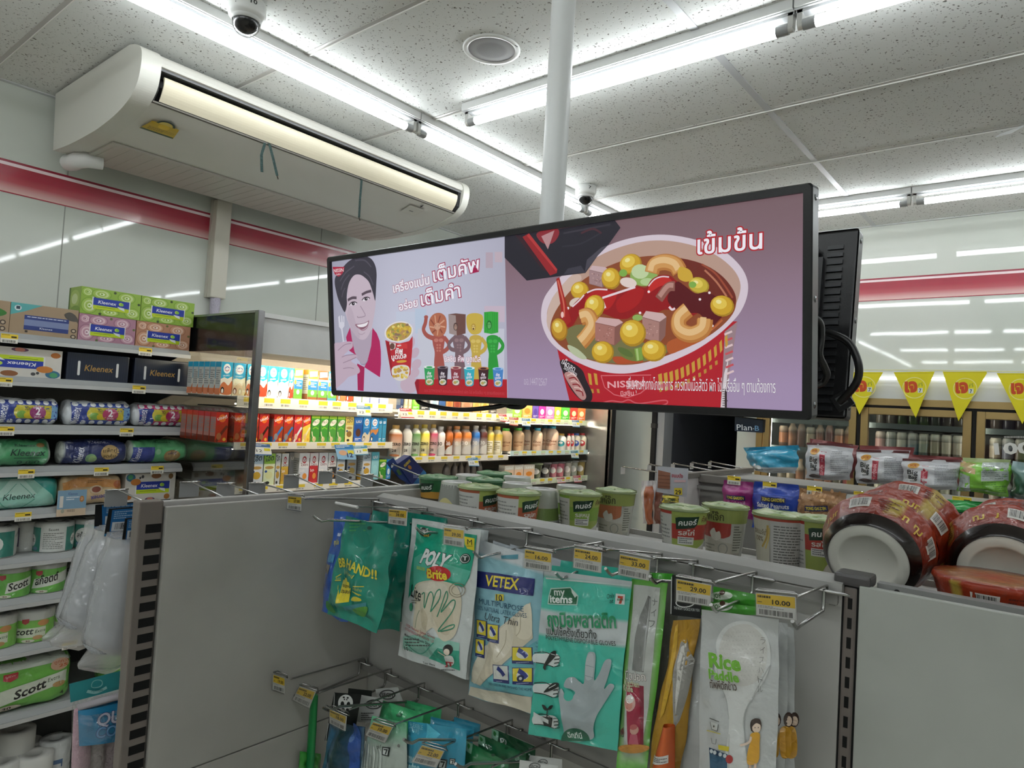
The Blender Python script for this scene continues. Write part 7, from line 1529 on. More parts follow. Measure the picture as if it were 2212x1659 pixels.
def cup(px,label,style,tw=0.0,rpx=None,col='#a85a40',flavour=''):
    c = PZ(px[0],px[1],CUPZ + CH_ ); c = V(c.x,c.y,CUPZ + 0.0006)
    rt = RT if rpx is None else rpx * (c - EYE).dot(_f) / FPX
    up = style == 'upside'; lidc = '#3f7a4c' if style == 'cheese' else '#93a56c'
    root = thing('noodle_cup',label,'cup',c,CUPG); b,a = cup_shape(c,rt if not up else RT,upside=up,body='#bcc0b4' if up else '#c6c6bc',lid=lidc,twist=tw)
    if style == 'front':
        a.rect(-0.2,0.0,0.36,1.0,'#c4c4be'); a.rect(-0.2,0.0,0.36,0.06,col); a.lines(-0.1,0.14,0.32,0.96,11,'#8a8a86',int(px[0]),0.4); a.rect(0.36,0.0,1.2,0.3,'#98a654'); a.rect(0.36,0.24,1.2,0.54,col); a.rect(0.36,0.54,1.2,1.0,'#94a450'); a.blob([(0.7,0.8),(0.9,0.66),(1.15,0.58),(1.2,1.0),(0.7,1.0)],'#c9c7ba')
        logo(a,0.42,0.1,0.36,0.25); a.text(flavour,(0.47,0.455),(0.72,0.445),0.095,'#d9d6cc',0.02); a.text('คัพโจ๊ก',(0.84,0.19),(1.12,0.17),0.12,'#6a3a2c',0.01); a.rect(0.46,0.49,0.72,0.64,'#d2d2cc'); a.lines(0.48,0.51,0.7,0.63,3,'#5a5a5a',4)
    elif style == 'back':
        a.rect(-0.2,0.0,1.2,0.28,'#949f56'); a.rect(-0.2,0.28,0.62,0.72,col); a.rect(-0.2,0.6,0.7,1.0,'#bdb9ab'); a.poly([(0.66,0.42),(0.6,0.55),(0.4,0.66),(0.66,0.7)],'#c9c7bd'); a.text('คัพโจ๊ก',(0.14,0.25),(0.5,0.23),0.16,'#4a4a2c',0.015); a.blob([(0.3,0.62),(0.26,0.5),(0.34,0.4),(0.38,0.48),(0.44,0.46),(0.46,0.6),(0.38,0.66)],'#d6d2c6'); a.rect(0.66,0.3,0.84,0.9,'#bcbcae'); a.lines(0.67,0.33,0.83,0.88,10,'#6a6a60',5); a.ring(0.5,0.82,0.09,0.12,0.02,'#9a9a90'); a.lines(0.1,0.75,0.4,0.95,3,'#8a8a7c',9)
    elif style == 'side':
        a.rect(-0.2,0.0,1.2,0.05,'#a04434'); a.rect(-0.2,0.05,0.36,1.0,'#c2c0ae'); a.rect(0.38,0.05,1.02,1.0,'#bdbdb8'); a.rect(1.02,0.0,1.2,1.0,'#8a3a30'); a.text('ข้าวหอมมะลิแท้',(0.06,0.34),(0.32,0.36),0.11,'#5a4a2a',0.01); a.text('100%',(0.1,0.48),(0.26,0.49),0.1,'#5a4a2a',0.01); a.lines(0.42,0.14,0.96,0.96,15,'#6c6c68',6,0.4); a.curve([(0.34,0.15),(0.32,0.4),(0.24,0.6)],0.03,'#b39a54'); a.curve([(0.36,0.2),(0.35,0.4),(0.3,0.62)],0.02,'#c9b36c')
    elif style == 'cheese':
        a.rect(-0.2,0.0,1.2,1.0,'#2f6a3f'); a.rect(-0.2,0.28,1.2,0.45,'#b98a3a'); a.rect(-0.2,0.45,1.2,1.0,'#4a4438'); logo(a,0.05,0.1,0.34,0.24); a.text(flavour,(0.55,0.42),(0.9,0.4),0.16,'#e6dccb',0.03); a.text('มันฝรั่ง',(0.6,0.24),(0.9,0.22),0.1,'#cfe0cc',0.01); a.rect(0.06,0.5,0.42,0.8,'#c6c6c0'); a.lines(0.1,0.53,0.38,0.78,4,'#6a6a66',3); a.blob([(0.6,0.9),(0.8,0.75),(1.0,0.85),(1.0,1.0),(0.6,1.0)],'#c9bd8c')
    elif style == 'upside':
        if flavour == 'noodle': a.rect(-0.2,0.0,1.2,1.0,'#8d8f88'); a.blob([(0.0,1.0),(0.06,0.5),(0.3,0.3),(0.55,0.6),(0.6,1.0)],'#c3ba84'); a.curve([(0.1,0.9),(0.25,0.5),(0.45,0.8)],0.03,'#a89a5c'); a.rect(0.6,0.5,1.2,1.0,'#a8ac74'); a.ell(0.8,0.55,0.1,0.14,'#3f4a3a',14)
        else: a.rect(-0.2,0.35,1.2,0.62,'#7f9a52'); a.rect(-0.2,0.62,1.2,1.0,'#c2c3bb'); a.lines(0.2,0.68,0.9,0.96,5,'#7c7c78',int(px[0]))
    part('cup_body',b,root)
    if not up: q = MB('wrap'); cup_lid(q,c,rt,CH_,lidc,int(px[0])); part('foil_lid',q,root,'wrapped green foil lid')
    return root
K = lambda x,y: B7(x,y)
cup(K(1108,192),'porridge cup with an orange shrimp panel behind the green cup','back',0.0,None,'#b8704a')
cup(K(918,204),'green pork porridge cup with a dark logo beside the shrimp cup','front',-0.1,None,'#7fa040','รสหมู')
cup(K(592,200),'brown fish porridge cup second from the corner in the front line','front',0.42,None,'#a4583c','รสปลา'); cup(K(384,172),'brown fish porridge cup first in the front line, beside the potato cups','front',0.42,None,'#a4583c','รสปลา')
cup(K(1470,283),'red chicken porridge cup with its logo facing the viewer','front',-0.12,None,'#a83a30','รสไก่'); cup(K(1690,273),'red chicken porridge cup turned to its white chicken drawing','back',-0.05,None,'#a83a30'); cup(K(1982,318),'porridge cup turned to its grey small print side','side',0.0,0.055 * FPX / (PZ(*K(1982,318),CUPZ + CH_) - EYE).dot(_f)); cup(K(2196,342),'porridge cup squeezed against the wrapped noodle bowls','front',-0.25,None,'#a83a30','รสไก่')
cup(K(165,122),'mashed potato cup with a dark green lid and orange band at the gondola corner','cheese',0.1,None,'#b98a3a','รสชีส'); cup(K(415,134),'dark green lidded cup in the back lines, nearer one','cheese',0.4,None,'#b98a3a','รสชีส'); cup(K(462,101),'dark green lidded cup furthest back','cheese',0.4,None,'#b98a3a','รสชีส')
cup(K(262,149),'upside-down noodle cup with a noodle picture beside the potato cup','upside',0,None,'#ffffff','noodle'); cup(K(330,113),'upside-down white cup behind the noodle picture cup','upside'); cup(K(585,156),'upside-down white cup behind the second fish cup','upside'); cup(K(583,122),'upside-down white cup furthest back beside the green lids','upside'); cup(K(712,186),'upside-down cup between the fish cup and the green pork cup','upside'); cup(K(872,170),'upside-down white cup behind the green pork cup','upside')

def bowl(c,axis,label,r=0.0845,d=0.073,spin=0.0,seed=1):
    """shrink-wrapped noodle bowl: c = centre of the base, axis = from base to lid"""
    axis = Vector(axis).normalized(); root = thing('noodle_bowl',label,'noodle bowl',c,'wrapped noodle bowls on the gondola top'); M = axis.to_track_quat('Z','Y').to_matrix().to_4x4() @ Matrix.Rotation(spin,4,'Z')
    k = r / 0.0775; b = MB('matte','#bdbcb2'); rb = 0.056 * k
    b.lathe([(0.0004,0.006),(0.036 * k,0.006),(0.0385 * k,0.001),(0.042 * k,0.0),(rb,0.0015),(rb + 0.002,0.005)],c,40,'#c3c2b8',M=M); b.lathe([(rb + 0.002,0.005),(0.07 * k,d * 0.55),(r,d - 0.006),(r + 0.0012,d - 0.003),(r,d),(0.001,d + 0.001)],c,40,'#8a3a26',M=M); part('foam_bowl',b,root,'white foam bowl')
    b = MB('wrap'); NA,NR = 64,8; vs = []; vc = []; rn = random.Random(seed); ph = [rn.uniform(0,6.28) for _ in range(5)]
    b.lathe([(rb - 0.001,0.0004),(rb + 0.003,0.003),(0.0672 * k,d * 0.3)],c,64,'#170e0b','gloss',M=M)
    prof = [(0.0668 * k,d * 0.29),(0.0672 * k,d * 0.3),(0.0685 * k,d * 0.4),(0.0725 * k,d * 0.6),(r + 0.0005,d - 0.008),(r + 0.003,d - 0.003),(r + 0.001,d + 0.002),(r * 0.7,d + 0.0025),(0.001,d + 0.0025)]
    cs = ['#170e0b','#6a1c0e','#7a2412','#882a12','#8c2c12','#943014','#822614','#98602a','#a03820']
    for j,(rr,z) in enumerate(prof):
        for i in range(NA):
            t = 2 * math.pi * i / NA; w = 0.0009 * (math.sin(9 * t + ph[0] + j) + math.sin(17 * t + ph[1])) if 1 < j < 7 else 0
            vs.append(M @ V((rr + w) * math.cos(t),(rr + w) * math.sin(t),z) + c); cc = cs[j]
            if j in (3,4,5): s_ = math.sin(2 * t + ph[2]); cc = '#a8903c' if s_ > 0.96 else '#6a2a1a' if s_ < -0.9 else cc
            vc.append(lin(cc))
    b.add(vs,[(j * NA + i,j * NA + (i + 1) % NA,(j + 1) * NA + (i + 1) % NA,(j + 1) * NA + i) for j in range(NR) for i in range(NA)],None,'wrap',True,vcol=vc)
    def mp(u,v,l):
        q = u / r; z = d - 0.008 - v; rr = r - (r - 0.067 * k) * max(0,v) / (d * 0.6 - 0.008) + 0.0018 + l; return M @ V(rr * math.cos(q),rr * math.sin(q),z) + c
    a = Art(b,mp,None,'wrap',maxe=0.01)
    for u0 in (-0.10,0.06,0.2): a.rect(u0,0.003,u0 + 0.035,0.026,'#c9c6bf'); a.bars(u0 + 0.003,0.005,u0 + 0.032,0.022,'#22201e',16,3); a.lines(u0 + 0.045,0.004,u0 + 0.08,0.03,5,'#5a1f16',4); a.text('มาม่า',(u0 - 0.05,0.018),(u0 - 0.012,0.018),-0.014,'#c9a83a',0.03)
    part('printed_wrap',b,root,'glossy orange and red printed wrap')
    return root
b1 = PY(*Z8(745,862),1.232); bz = CUPZ + 0.087
ax = V(0.02,1,0.3)
bowl(V(b1.x,1.232,bz),ax,'wrapped noodle bowl on edge, white base facing out beside the cups',seed=1,spin=0.4); bowl(V(b1.x + 0.012,1.309,bz + 0.008),ax,'wrapped noodle bowl on edge, second in the line from the white base',seed=2,spin=1.7); bowl(V(b1.x + 0.02,1.388,bz + 0.016),ax,'wrapped noodle bowl on edge, third and highest of its line',seed=3,spin=2.6)
b2 = PY(*Z8(2010,930),1.325); bowl(V(b2.x,1.32,bz),V(-0.02,1,0.28),'wrapped noodle bowl on edge with its white base behind the lying bowl',seed=4,spin=0.9); bowl(V(b2.x + 0.01,1.397,bz + 0.006),V(-0.02,1,0.28),'wrapped noodle bowl on edge at the frame edge, behind another',seed=5,spin=2.0)
b3 = PY(*Z8(1830,1010),1.25); bowl(V(b3.x + 0.012,1.243,CUPZ + 0.03),V(0.0,0.0,1),'wrapped noodle bowl lying flat with a bar code, at the frame edge',r=0.0745,d=0.06,seed=6,spin=-1.4)
# ------------------------------------------------------------------ lit open dairy case along the wall
DF = -2.45; CY0,CY1 = 1.36,3.84
case = thing('dairy_case','tall white open dairy case with warm lit shelves','refrigerated case',V(-2.75,2.6,0))
q = MB('paint',(206,198,184)); q.box((WX + 0.003,CY0,0),(-3.06,CY1 + 0.1,1.87)); part('back_panel',q,case)
q = MB('paint',(205,206,206)); zc0 = PX(565,762,-2.33).z; q.box((-3.06,CY0 + 0.006,zc0 + 0.02),(-2.33,CY1 + 0.1,1.868)); q.box((-2.352,CY0 + 0.02,zc0),(-2.325,CY1 + 0.1,1.872),(214,214,213)); q.box((-2.324,CY0 + 0.02,1.855),(-2.318,CY1 + 0.1,1.872),(226,226,224)); part('canopy',q,case,'white canopy')
q = MB('caseglow')
for i in range(2): q.tube([V(-2.372,CY0 + 0.05 + 1.22 * i,zc0 + 0.014),V(-2.372,CY0 + 1.2 + 1.22 * i,zc0 + 0.014)],0.009,8)
part('light_strip',q,case,'warm glowing light strip')
q = MB('paint',(216,212,204)); q.box((-3.06,CY0 + 0.01,0),(-2.4,CY1 + 0.1,0.5),(190,190,188)); part('base',q,case)
q = MB('steel',(176,178,178)); q.box((-3.06,CY1 + 0.02,0.3),(-2.30,CY1 + 0.04,1.868),bev=0.001); q.box((-2.32,CY1 + 0.02,0.3),(-2.29,CY1 + 0.07,1.868),(90,90,92)); part('far_side_panel',q,case)
q = MB('casesideglass'); q.box((-3.06,CY0,0.5),(-2.315,CY0 + 0.006,1.73)); part('side_glass',q,case,'tinted side glass')
q = MB('gloss',(18,19,20)); q.box((-3.06,CY0 - 0.001,1.73),(-2.315,CY0 + 0.007,1.868)); part('glass_band',q,case,'black band along the glass top')
q = MB('chrome',(150,150,152)); q.box((-2.317,CY0 - 0.01,0.3),(-2.292,CY0 + 0.016,1.875),bev=0.002); q.box((-3.06,CY0 - 0.006,1.868),(-2.3,CY0 + 0.012,1.876),(180,180,180),'steel'); part('corner_post',q,case,'chrome corner post')
def ylip(x,y): p = PX(x,y,DF); return p.y,p.z
SH = {}
def dshelf(key,xa,xb,ytop,ybot,tags=None,y0=None,y1=None,tint='#e4e0d6'):
    ya,zt = ylip(xa,ytop); zb = ylip(xa,ybot)[1]; yb = ylip(xb,ytop)[0]
    ya = ya if y0 is None else y0; yb = yb if y1 is None else y1
    SH[key] = (zt,ya,yb)
    q = MB('paint',(214,212,206)); q.box((-3.05,ya,zt - 0.014),(DF - 0.004,yb,zt - 0.002)); s = part('shelf_board',q,case)
    q = MB('plastic',tint); q.box((DF - 0.004,ya,zb),(DF,yb,zt + 0.002)); a = Art(q,lambda u,v,l: V(DF + l,u,v),None,'plastic'); n = int((yb - ya) / 0.085); rn = random.Random(len(key) * 7 + int(xa))
    h = zt - zb
    for i in range(n):
        y = ya + 0.02 + (yb - ya - 0.04) * i / max(1,n) + rn.uniform(0,0.02); a.rect(y,zt - 0.06 * h,y + 0.045,zb + 0.1 * h,'#dedbd2'); a.rect(y,zt - 0.06 * h,y + 0.045,zt - 0.5 * h,'#dcc23c' if tint == '#e4e0d6' or i % 3 else '#bcd0a8'); a.bars(y + 0.004,zt - 0.62 * h,y + 0.041,zb + 0.18 * h,'#6a6a66',9,i)
    part('price_rail',q,s)
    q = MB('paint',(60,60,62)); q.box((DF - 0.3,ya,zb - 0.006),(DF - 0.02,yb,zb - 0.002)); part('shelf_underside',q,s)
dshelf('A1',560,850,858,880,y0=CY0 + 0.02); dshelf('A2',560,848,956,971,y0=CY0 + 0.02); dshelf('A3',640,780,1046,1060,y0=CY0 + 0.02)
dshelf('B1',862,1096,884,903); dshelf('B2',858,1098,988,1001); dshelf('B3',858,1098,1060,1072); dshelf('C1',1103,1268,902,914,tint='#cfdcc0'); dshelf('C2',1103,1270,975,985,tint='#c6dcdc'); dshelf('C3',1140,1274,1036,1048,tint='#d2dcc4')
q = MB('caseglow')
for k in ('A1','A2','B1','B2','C1','C2'): z,a_,b_ = SH[k]; q.box((DF - 0.05,a_ + 0.02,z - 0.032),(DF - 0.042,b_ - 0.02,z - 0.028))
part('shelf_light',q,case,'warm glowing shelf light')
ORD = ['first','second','third','fourth','fifth','sixth','seventh','eighth','ninth','tenth','eleventh','twelfth','thirteenth','fourteenth','fifteenth','sixteenth','seventeenth','eighteenth']
LEV = {'A1': 'top dairy shelf','A2': 'second dairy shelf','A3': 'third dairy shelf','B1': 'middle bay top shelf','B2': 'middle bay bottle shelf','B3': 'middle bay low shelf','C1': 'far bay top shelf','C2': 'far bay jug shelf','C3': 'far bay cup shelf'}
cnt = {}
def carton(sh,x0,x1,h,c,crop,desc,art='milk',depth=1,dx=0.0,txt='',name='milk_carton'):
    """c: main, upper, accent colours"""
    z = SH[sh][0] if sh in SH else SH['A1'][0]; X = DF - 0.012 - dx; ypx = {'A1': 858,'A2': 956,'A3': 1046,'B1': 884,'C1': 905,'C3': 1036,'B2': 988}[sh]
    y0,y1 = PX(crop(x0,0)[0],ypx,X).y,PX(crop(x1,0)[0],ypx,X).y; w = y1 - y0; d = min(0.045,max(0.03,w * 0.85))
    cnt[sh] = cnt.get(sh,-1) + 1
    for k in range(depth):
        xf_ = X - k * (d + 0.004); b = MB('gloss',c[0]); b.box((xf_ - d,y0 + 0.001,z),(xf_,y1 - 0.001,z + h),c[0],bev=0.0012)
        a = Art(b,lambda u,v,l: V(xf_ + l,u,v),lambda x,y: (y0 + 0.001 + (w - 0.002) * x,z + h * (1 - y)),'gloss')
        sd = Art(b,lambda u,v,l: V(u,y0 + 0.001 - l,v),lambda x,y: (xf_ - d + d * x,z + h * (1 - y)),'gloss')
        sd.rect(0.02,0.01,0.98,0.99,mixc(c[0],'#9aa4a8',0.5)); sd.rect(0.02,0.0,0.98,0.16,c[1]); sd.lines(0.12,0.25,0.9,0.7,7,'#7a7c7c',k + 2); sd.rect(0.02,0.8,0.98,0.99,c[2])
        a.rect(0,0,1,1,c[0])
        if art == 'milk':
            a.poly([(0,0),(1,0),(1,0.42),(0.6,0.5),(0.3,0.46),(0,0.52)],c[1]); a.ell(0.5,0.2,0.32,0.15,'#eef0ee',18); a.ell(0.5,0.2,0.25,0.115,'#e6e8ec',18); a.curve([(0.3,0.2),(0.5,0.14),(0.72,0.18)],0.06,'#23388c'); a.curve([(0.3,0.23),(0.5,0.27),(0.7,0.22)],0.05,'#b8343c'); a.text(txt or 'นมสด',(0.2,0.44),(0.75,0.42),0.06,'#e8f2f6',0.01); a.blob([(0.0,0.72),(0.3,0.6),(0.7,0.7),(1.0,0.56),(1.0,0.95),(0.0,0.95)],c[2]); a.ell(0.2,0.85,0.16,0.1,'#2c2a2a',12); a.ell(0.2,0.87,0.09,0.07,'#ece8e2',10)
        elif art == 'field':
            a.rect(0,0,1,0.3,c[1]); a.poly([(0.1,0.06),(0.9,0.03),(0.92,0.2),(0.1,0.24)],'#e8e6d6'); a.rect(0,0.36,1,0.66,'#2f6cb0'); a.ell(0.14,0.44,0.12,0.08,'#d8a83a',12); a.lines(0.3,0.42,0.85,0.6,3,'#dce6ee',4); a.rect(0,0.66,1,0.9,'#5f9440'); a.ell(0.5,0.76,0.18,0.08,'#e6ead6',10); a.rect(0,0.9,1,1,c[2])
        elif art == 'choc':
            a.poly([(0,0),(1,0),(1,0.3),(0,0.45)],c[1]); a.ell(0.5,0.2,0.3,0.13,'#e0702a',16); a.text(txt or 'มอลต์',(0.12,0.27),(0.92,0.18),0.1,'#f0e8e0',0.02); a.curve([(0.1,0.98),(0.5,0.7),(0.95,0.45)],0.22,c[2]); a.ell(0.3,0.8,0.2,0.12,mixc(c[2],'#d89a5a',0.5),12); a.ell(0.75,0.9,0.14,0.06,'#d8a23a',10)
        elif art == 'green':
            a.rect(0,0,1,0.1,'#9cc43c'); a.ell(0.52,0.26,0.42,0.11,'#e8e6d8',16,-0.15); a.text(txt or 'MILO',(0.18,0.3),(0.86,0.26),0.1,'#4a2a1c',0.0); a.curve([(0.2,0.5),(0.5,0.44),(0.85,0.5)],0.12,'#7fbc3c'); a.ell(0.4,0.88,0.22,0.1,'#c9b98c',12); a.curve([(0.1,0.6),(0.2,0.75),(0.4,0.85)],0.1,'#e2d8c0')
        elif art == 'soy':
            a.rect(0,0.0,1,0.42,c[1]); a.ring(0.5,0.22,0.22,0.12,0.05,'#a8323a',16); a.line([(0.4,0.18),(0.5,0.28),(0.62,0.16)],0.07,'#a8323a'); a.text(txt or 'ไวตา',(0.15,0.42),(0.85,0.42),0.08,'#6a2a3a',0.02); a.rect(0,0.48,1,0.9,c[2]); a.text('Soya',(0.1,0.62),(0.55,0.6),0.1,'#f0ece6',0.01); a.ell(0.6,0.76,0.22,0.1,'#d88a3a',12)
        elif art == 'oat':
            a.rect(0,0,1,0.32,c[1]); a.text(txt or 'โอ๊ต',(0.14,0.25),(0.85,0.2),0.16,'#2a3442',0.015,shear=0.2); a.ell(0.5,0.44,0.4,0.05,'#b08c4a',14); a.ell(0.5,0.68,0.34,0.12,c[2],14); a.ell(0.4,0.92,0.2,0.05,'#2a2a28',10); a.ell(0.2,0.56,0.12,0.04,'#34508c',10)
        elif art == 'plain':
            a.rect(0,0,1,0.3,c[1]); a.text(txt or 'นม',(0.2,0.24),(0.8,0.22),0.12,'#f0f0ee',0.02); a.ell(0.5,0.62,0.3,0.16,c[2],14); a.lines(0.15,0.84,0.85,0.95,2,'#e8e8e4',4)
        lab = f'{desc}, {ORD[cnt[sh]]} from the post, {LEV[sh]}' if k == 0 else ''
        if depth > 1 and k: mono(name,b,f'{desc} lined up behind the tinted side glass, {LEV[sh]}','carton',V(xf_ - d / 2,(y0 + y1) / 2,z),f'{desc}s behind the side glass on the {LEV[sh]}')
        else: mono(name,b,lab,'carton',V(xf_ - d / 2,(y0 + y1) / 2,z),f'cartons on the {LEV[sh]}')
BL = ('#e6e0d2','#2f9cc0','#c9744a')
h1 = 0.125
for x0,x1,c,d,art,dep in ((430,548,BL,'blue and cream milk carton','milk',6),(552,680,('#e9e4c8','#2a8cb4','#d6cfae'),'blue and yellow milk carton','milk',2),(690,770,BL,'dim blue milk carton','milk',1),(795,898,('#e4d4c4','#2aa0c8','#b8442c'),'blue milk carton with a red splash','milk',1),(902,1006,('#f0f0ea','#25b0d4','#eeeae0'),'bright blue white milk carton','milk',1),(1010,1112,('#f0f0ea','#25b0d4','#eeeae0'),'bright blue white milk carton','milk',1),(1114,1162,('#e4d4c4','#2aa0c8','#b8442c'),'narrow blue and red milk carton','milk',1),(1166,1254,('#dfe6d0','#6cb83c','#6a9a3a'),'green topped carton with a meadow','field',1),(1306,1404,('#e6dcc0','#c8903a','#8a5a34'),'tan topped carton with a meadow','field',2),(1408,1504,('#e2d2c0','#8a4a2c','#7a4a34'),'brown topped carton with a meadow','field',1),(1508,1598,('#dde6ea','#2f9cc0','#4a8a9a'),'blue topped carton with a meadow','field',1),(1606,1690,BL,'blue milk carton under the screen edge','milk',1),(1694,1762,('#e4d4c4','#2aa0c8','#b8442c'),'red splash carton under the screen edge','milk',1),(1770,1850,('#e0e6d0','#8ab84a','#9ab45a'),'pale green carton under the screen edge','plain',1),(1856,1930,('#dfe6dc','#8ab84a','#7a9a5a'),'pale green carton with a leaf','plain',1),(1936,2022,('#e6e8ee','#2a4c9c','#2f54a8'),'white and navy carton under the screen','plain',1),(2028,2116,('#e6e8ee','#2a4c9c','#2f54a8'),'white and navy carton under the screen','plain',1)):
    carton('A1',x0,x1,h1,c,Z4,d,art,dep)
h2 = 0.112; OV = ('#a8341c','#b82a20','#6a2c1c'); OB = ('#9c3a20','#b82a20','#2f6ca8')
for x0,x1,c,d,art,dep in ((382,508,OV,'orange red malt carton','choc',6),(566,680,OV,'orange red malt carton','choc',3),(766,812,OV,'red malt carton edge','choc',1),(816,914,('#b0302a','#c02a24','#3a2418'),'red malt carton with a dark splash','choc',1),(960,1058,OB,'red and blue malt carton','choc',2),(1062,1158,OB,'red and blue malt carton','choc',1),(1164,1248,('#b8303a','#c83030','#d8dce0'),'red carton with a white figure','choc',1),(1252,1330,('#e4c84a','#c83030','#e8e0b0'),'yellow and red malt carton','choc',1),(1336,1424,('#3f8a34','#2f7a2c','#cfc7a8'),'green malt carton','green',1),(1428,1508,('#3f8a34','#2f7a2c','#cfc7a8'),'green malt carton','green',1),(1512,1590,('#4a8f3a','#2f7a2c','#8ab8d0'),'green malt carton with blue foot','green',1),(1594,1674,('#4a8f3a','#2f7a2c','#8ab8d0'),'green malt carton with blue foot','green',1),(1678,1758,('#e2d69a','#d8c060','#8a6a34'),'cream white malt carton','oat',1),(1764,1850,('#2f5ca8','#2f6cb8','#5a3a2c'),'blue carton with a brown character panel','plain',1),(1852,1924,('#2f7cc0','#2f8cd0','#d8c9b0'),'bright blue kids milk carton','milk',1),(1928,2008,('#c9844a','#2f8cd0','#2f6ca8'),'blue and orange kids milk carton','milk',1),(2010,2044,('#3f8cb0','#2f7ca8','#3f8cb0'),'narrow blue carton side','plain',1),(2046,2086,('#3f8cb0','#2f7ca8','#3f8cb0'),'narrow blue carton side','plain',1),(2090,2160,('#d8e4ea','#2f9cd0','#2f8cc0'),'blue and white yogurt carton','plain',1)):
    if cnt.get('A2',-1) < 17: carton('A2',x0,x1,h2,c,Z4,d,art,dep)
h3 = 0.125
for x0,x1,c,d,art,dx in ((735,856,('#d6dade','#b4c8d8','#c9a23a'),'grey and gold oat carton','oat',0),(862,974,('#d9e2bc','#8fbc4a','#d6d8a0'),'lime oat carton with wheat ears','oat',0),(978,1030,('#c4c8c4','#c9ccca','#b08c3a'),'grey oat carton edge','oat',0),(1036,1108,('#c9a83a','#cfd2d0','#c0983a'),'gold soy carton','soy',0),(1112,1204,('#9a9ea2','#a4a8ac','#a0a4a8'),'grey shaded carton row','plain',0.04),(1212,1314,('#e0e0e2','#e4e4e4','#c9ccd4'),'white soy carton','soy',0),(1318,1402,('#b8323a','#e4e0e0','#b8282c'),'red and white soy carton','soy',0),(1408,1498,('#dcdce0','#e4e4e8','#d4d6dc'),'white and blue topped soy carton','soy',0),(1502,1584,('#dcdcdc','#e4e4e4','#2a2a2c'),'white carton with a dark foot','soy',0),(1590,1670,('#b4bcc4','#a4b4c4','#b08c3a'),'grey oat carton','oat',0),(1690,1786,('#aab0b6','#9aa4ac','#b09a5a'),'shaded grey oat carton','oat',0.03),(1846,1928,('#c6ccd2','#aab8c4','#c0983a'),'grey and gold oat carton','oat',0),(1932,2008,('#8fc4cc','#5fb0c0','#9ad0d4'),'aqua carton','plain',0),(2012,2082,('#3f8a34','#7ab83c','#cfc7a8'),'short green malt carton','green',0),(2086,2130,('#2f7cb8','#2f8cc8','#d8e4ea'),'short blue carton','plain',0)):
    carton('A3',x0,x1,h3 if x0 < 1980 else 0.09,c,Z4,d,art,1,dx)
for i,(x0,x1,c) in enumerate(((175,200,('#26304a','#1e2840','#3a4a6a')),(210,240,('#c9b08c','#b8986a','#d8c8a8')),(243,272,('#c4a884','#b8986a','#d8c8a8')),(276,340,('#6ab03c','#5aa034','#8ac45a')),(345,420,('#3a3a3c','#4a4a4c','#6a6a6a')),(430,500,('#d8d8d4','#c8ccd0','#8aa0b0')),(505,560,('#34507c','#e4e4e4','#34507c')),(565,625,('#b87a4a','#e6d8c4','#a86a3a')),(630,690,('#8a4a34','#e2d2c4','#7a3a2c')),(695,790,('#a8846a','#d8c8b4','#9a745a')),(795,860,('#c09a5a','#e0d0a8','#b08a4a')),(865,930,('#c8a464','#e4d8b4','#a8843a')),(940,1000,('#4a4442','#5a5452','#8a8480')))): carton('B1',x0,x1,0.1,c,Crop(820,860,3.95),'carton mostly hidden by the screen','plain')
for i,(x0,x1,c,d) in enumerate(((1132,1210,('#8cc44a','#7ab83c','#dfe8c4'),'lime juice carton'),(1214,1298,('#e0a45a','#e4e0d8','#d07a34'),'orange and white juice carton'),(1302,1352,('#5a4a94','#e4e0e4','#4a3a84'),'purple juice carton'),(1356,1412,('#b8348c','#c83c9a','#e4c4d8'),'magenta juice carton'),(1416,1488,('#d87ab0','#c84a94','#e8d0dc'),'pink juice carton'),(1492,1546,('#a4c83c','#8cb834','#e4ecc4'),'yellow green juice carton'),(1550,1618,('#4aa83c','#3a982c','#c4e0b4'),'green juice carton'),(1626,1686,('#c8342c','#d83c34','#e8c8a0'),'red juice carton'),(1690,1754,('#d8743a','#e0843a','#f0d8b0'),'orange juice carton'))): carton('C1',x0,x1,0.11,c,Crop(820,860,3.95),d,'plain',name='juice_carton')
D5 = Crop(820,860,3.95)
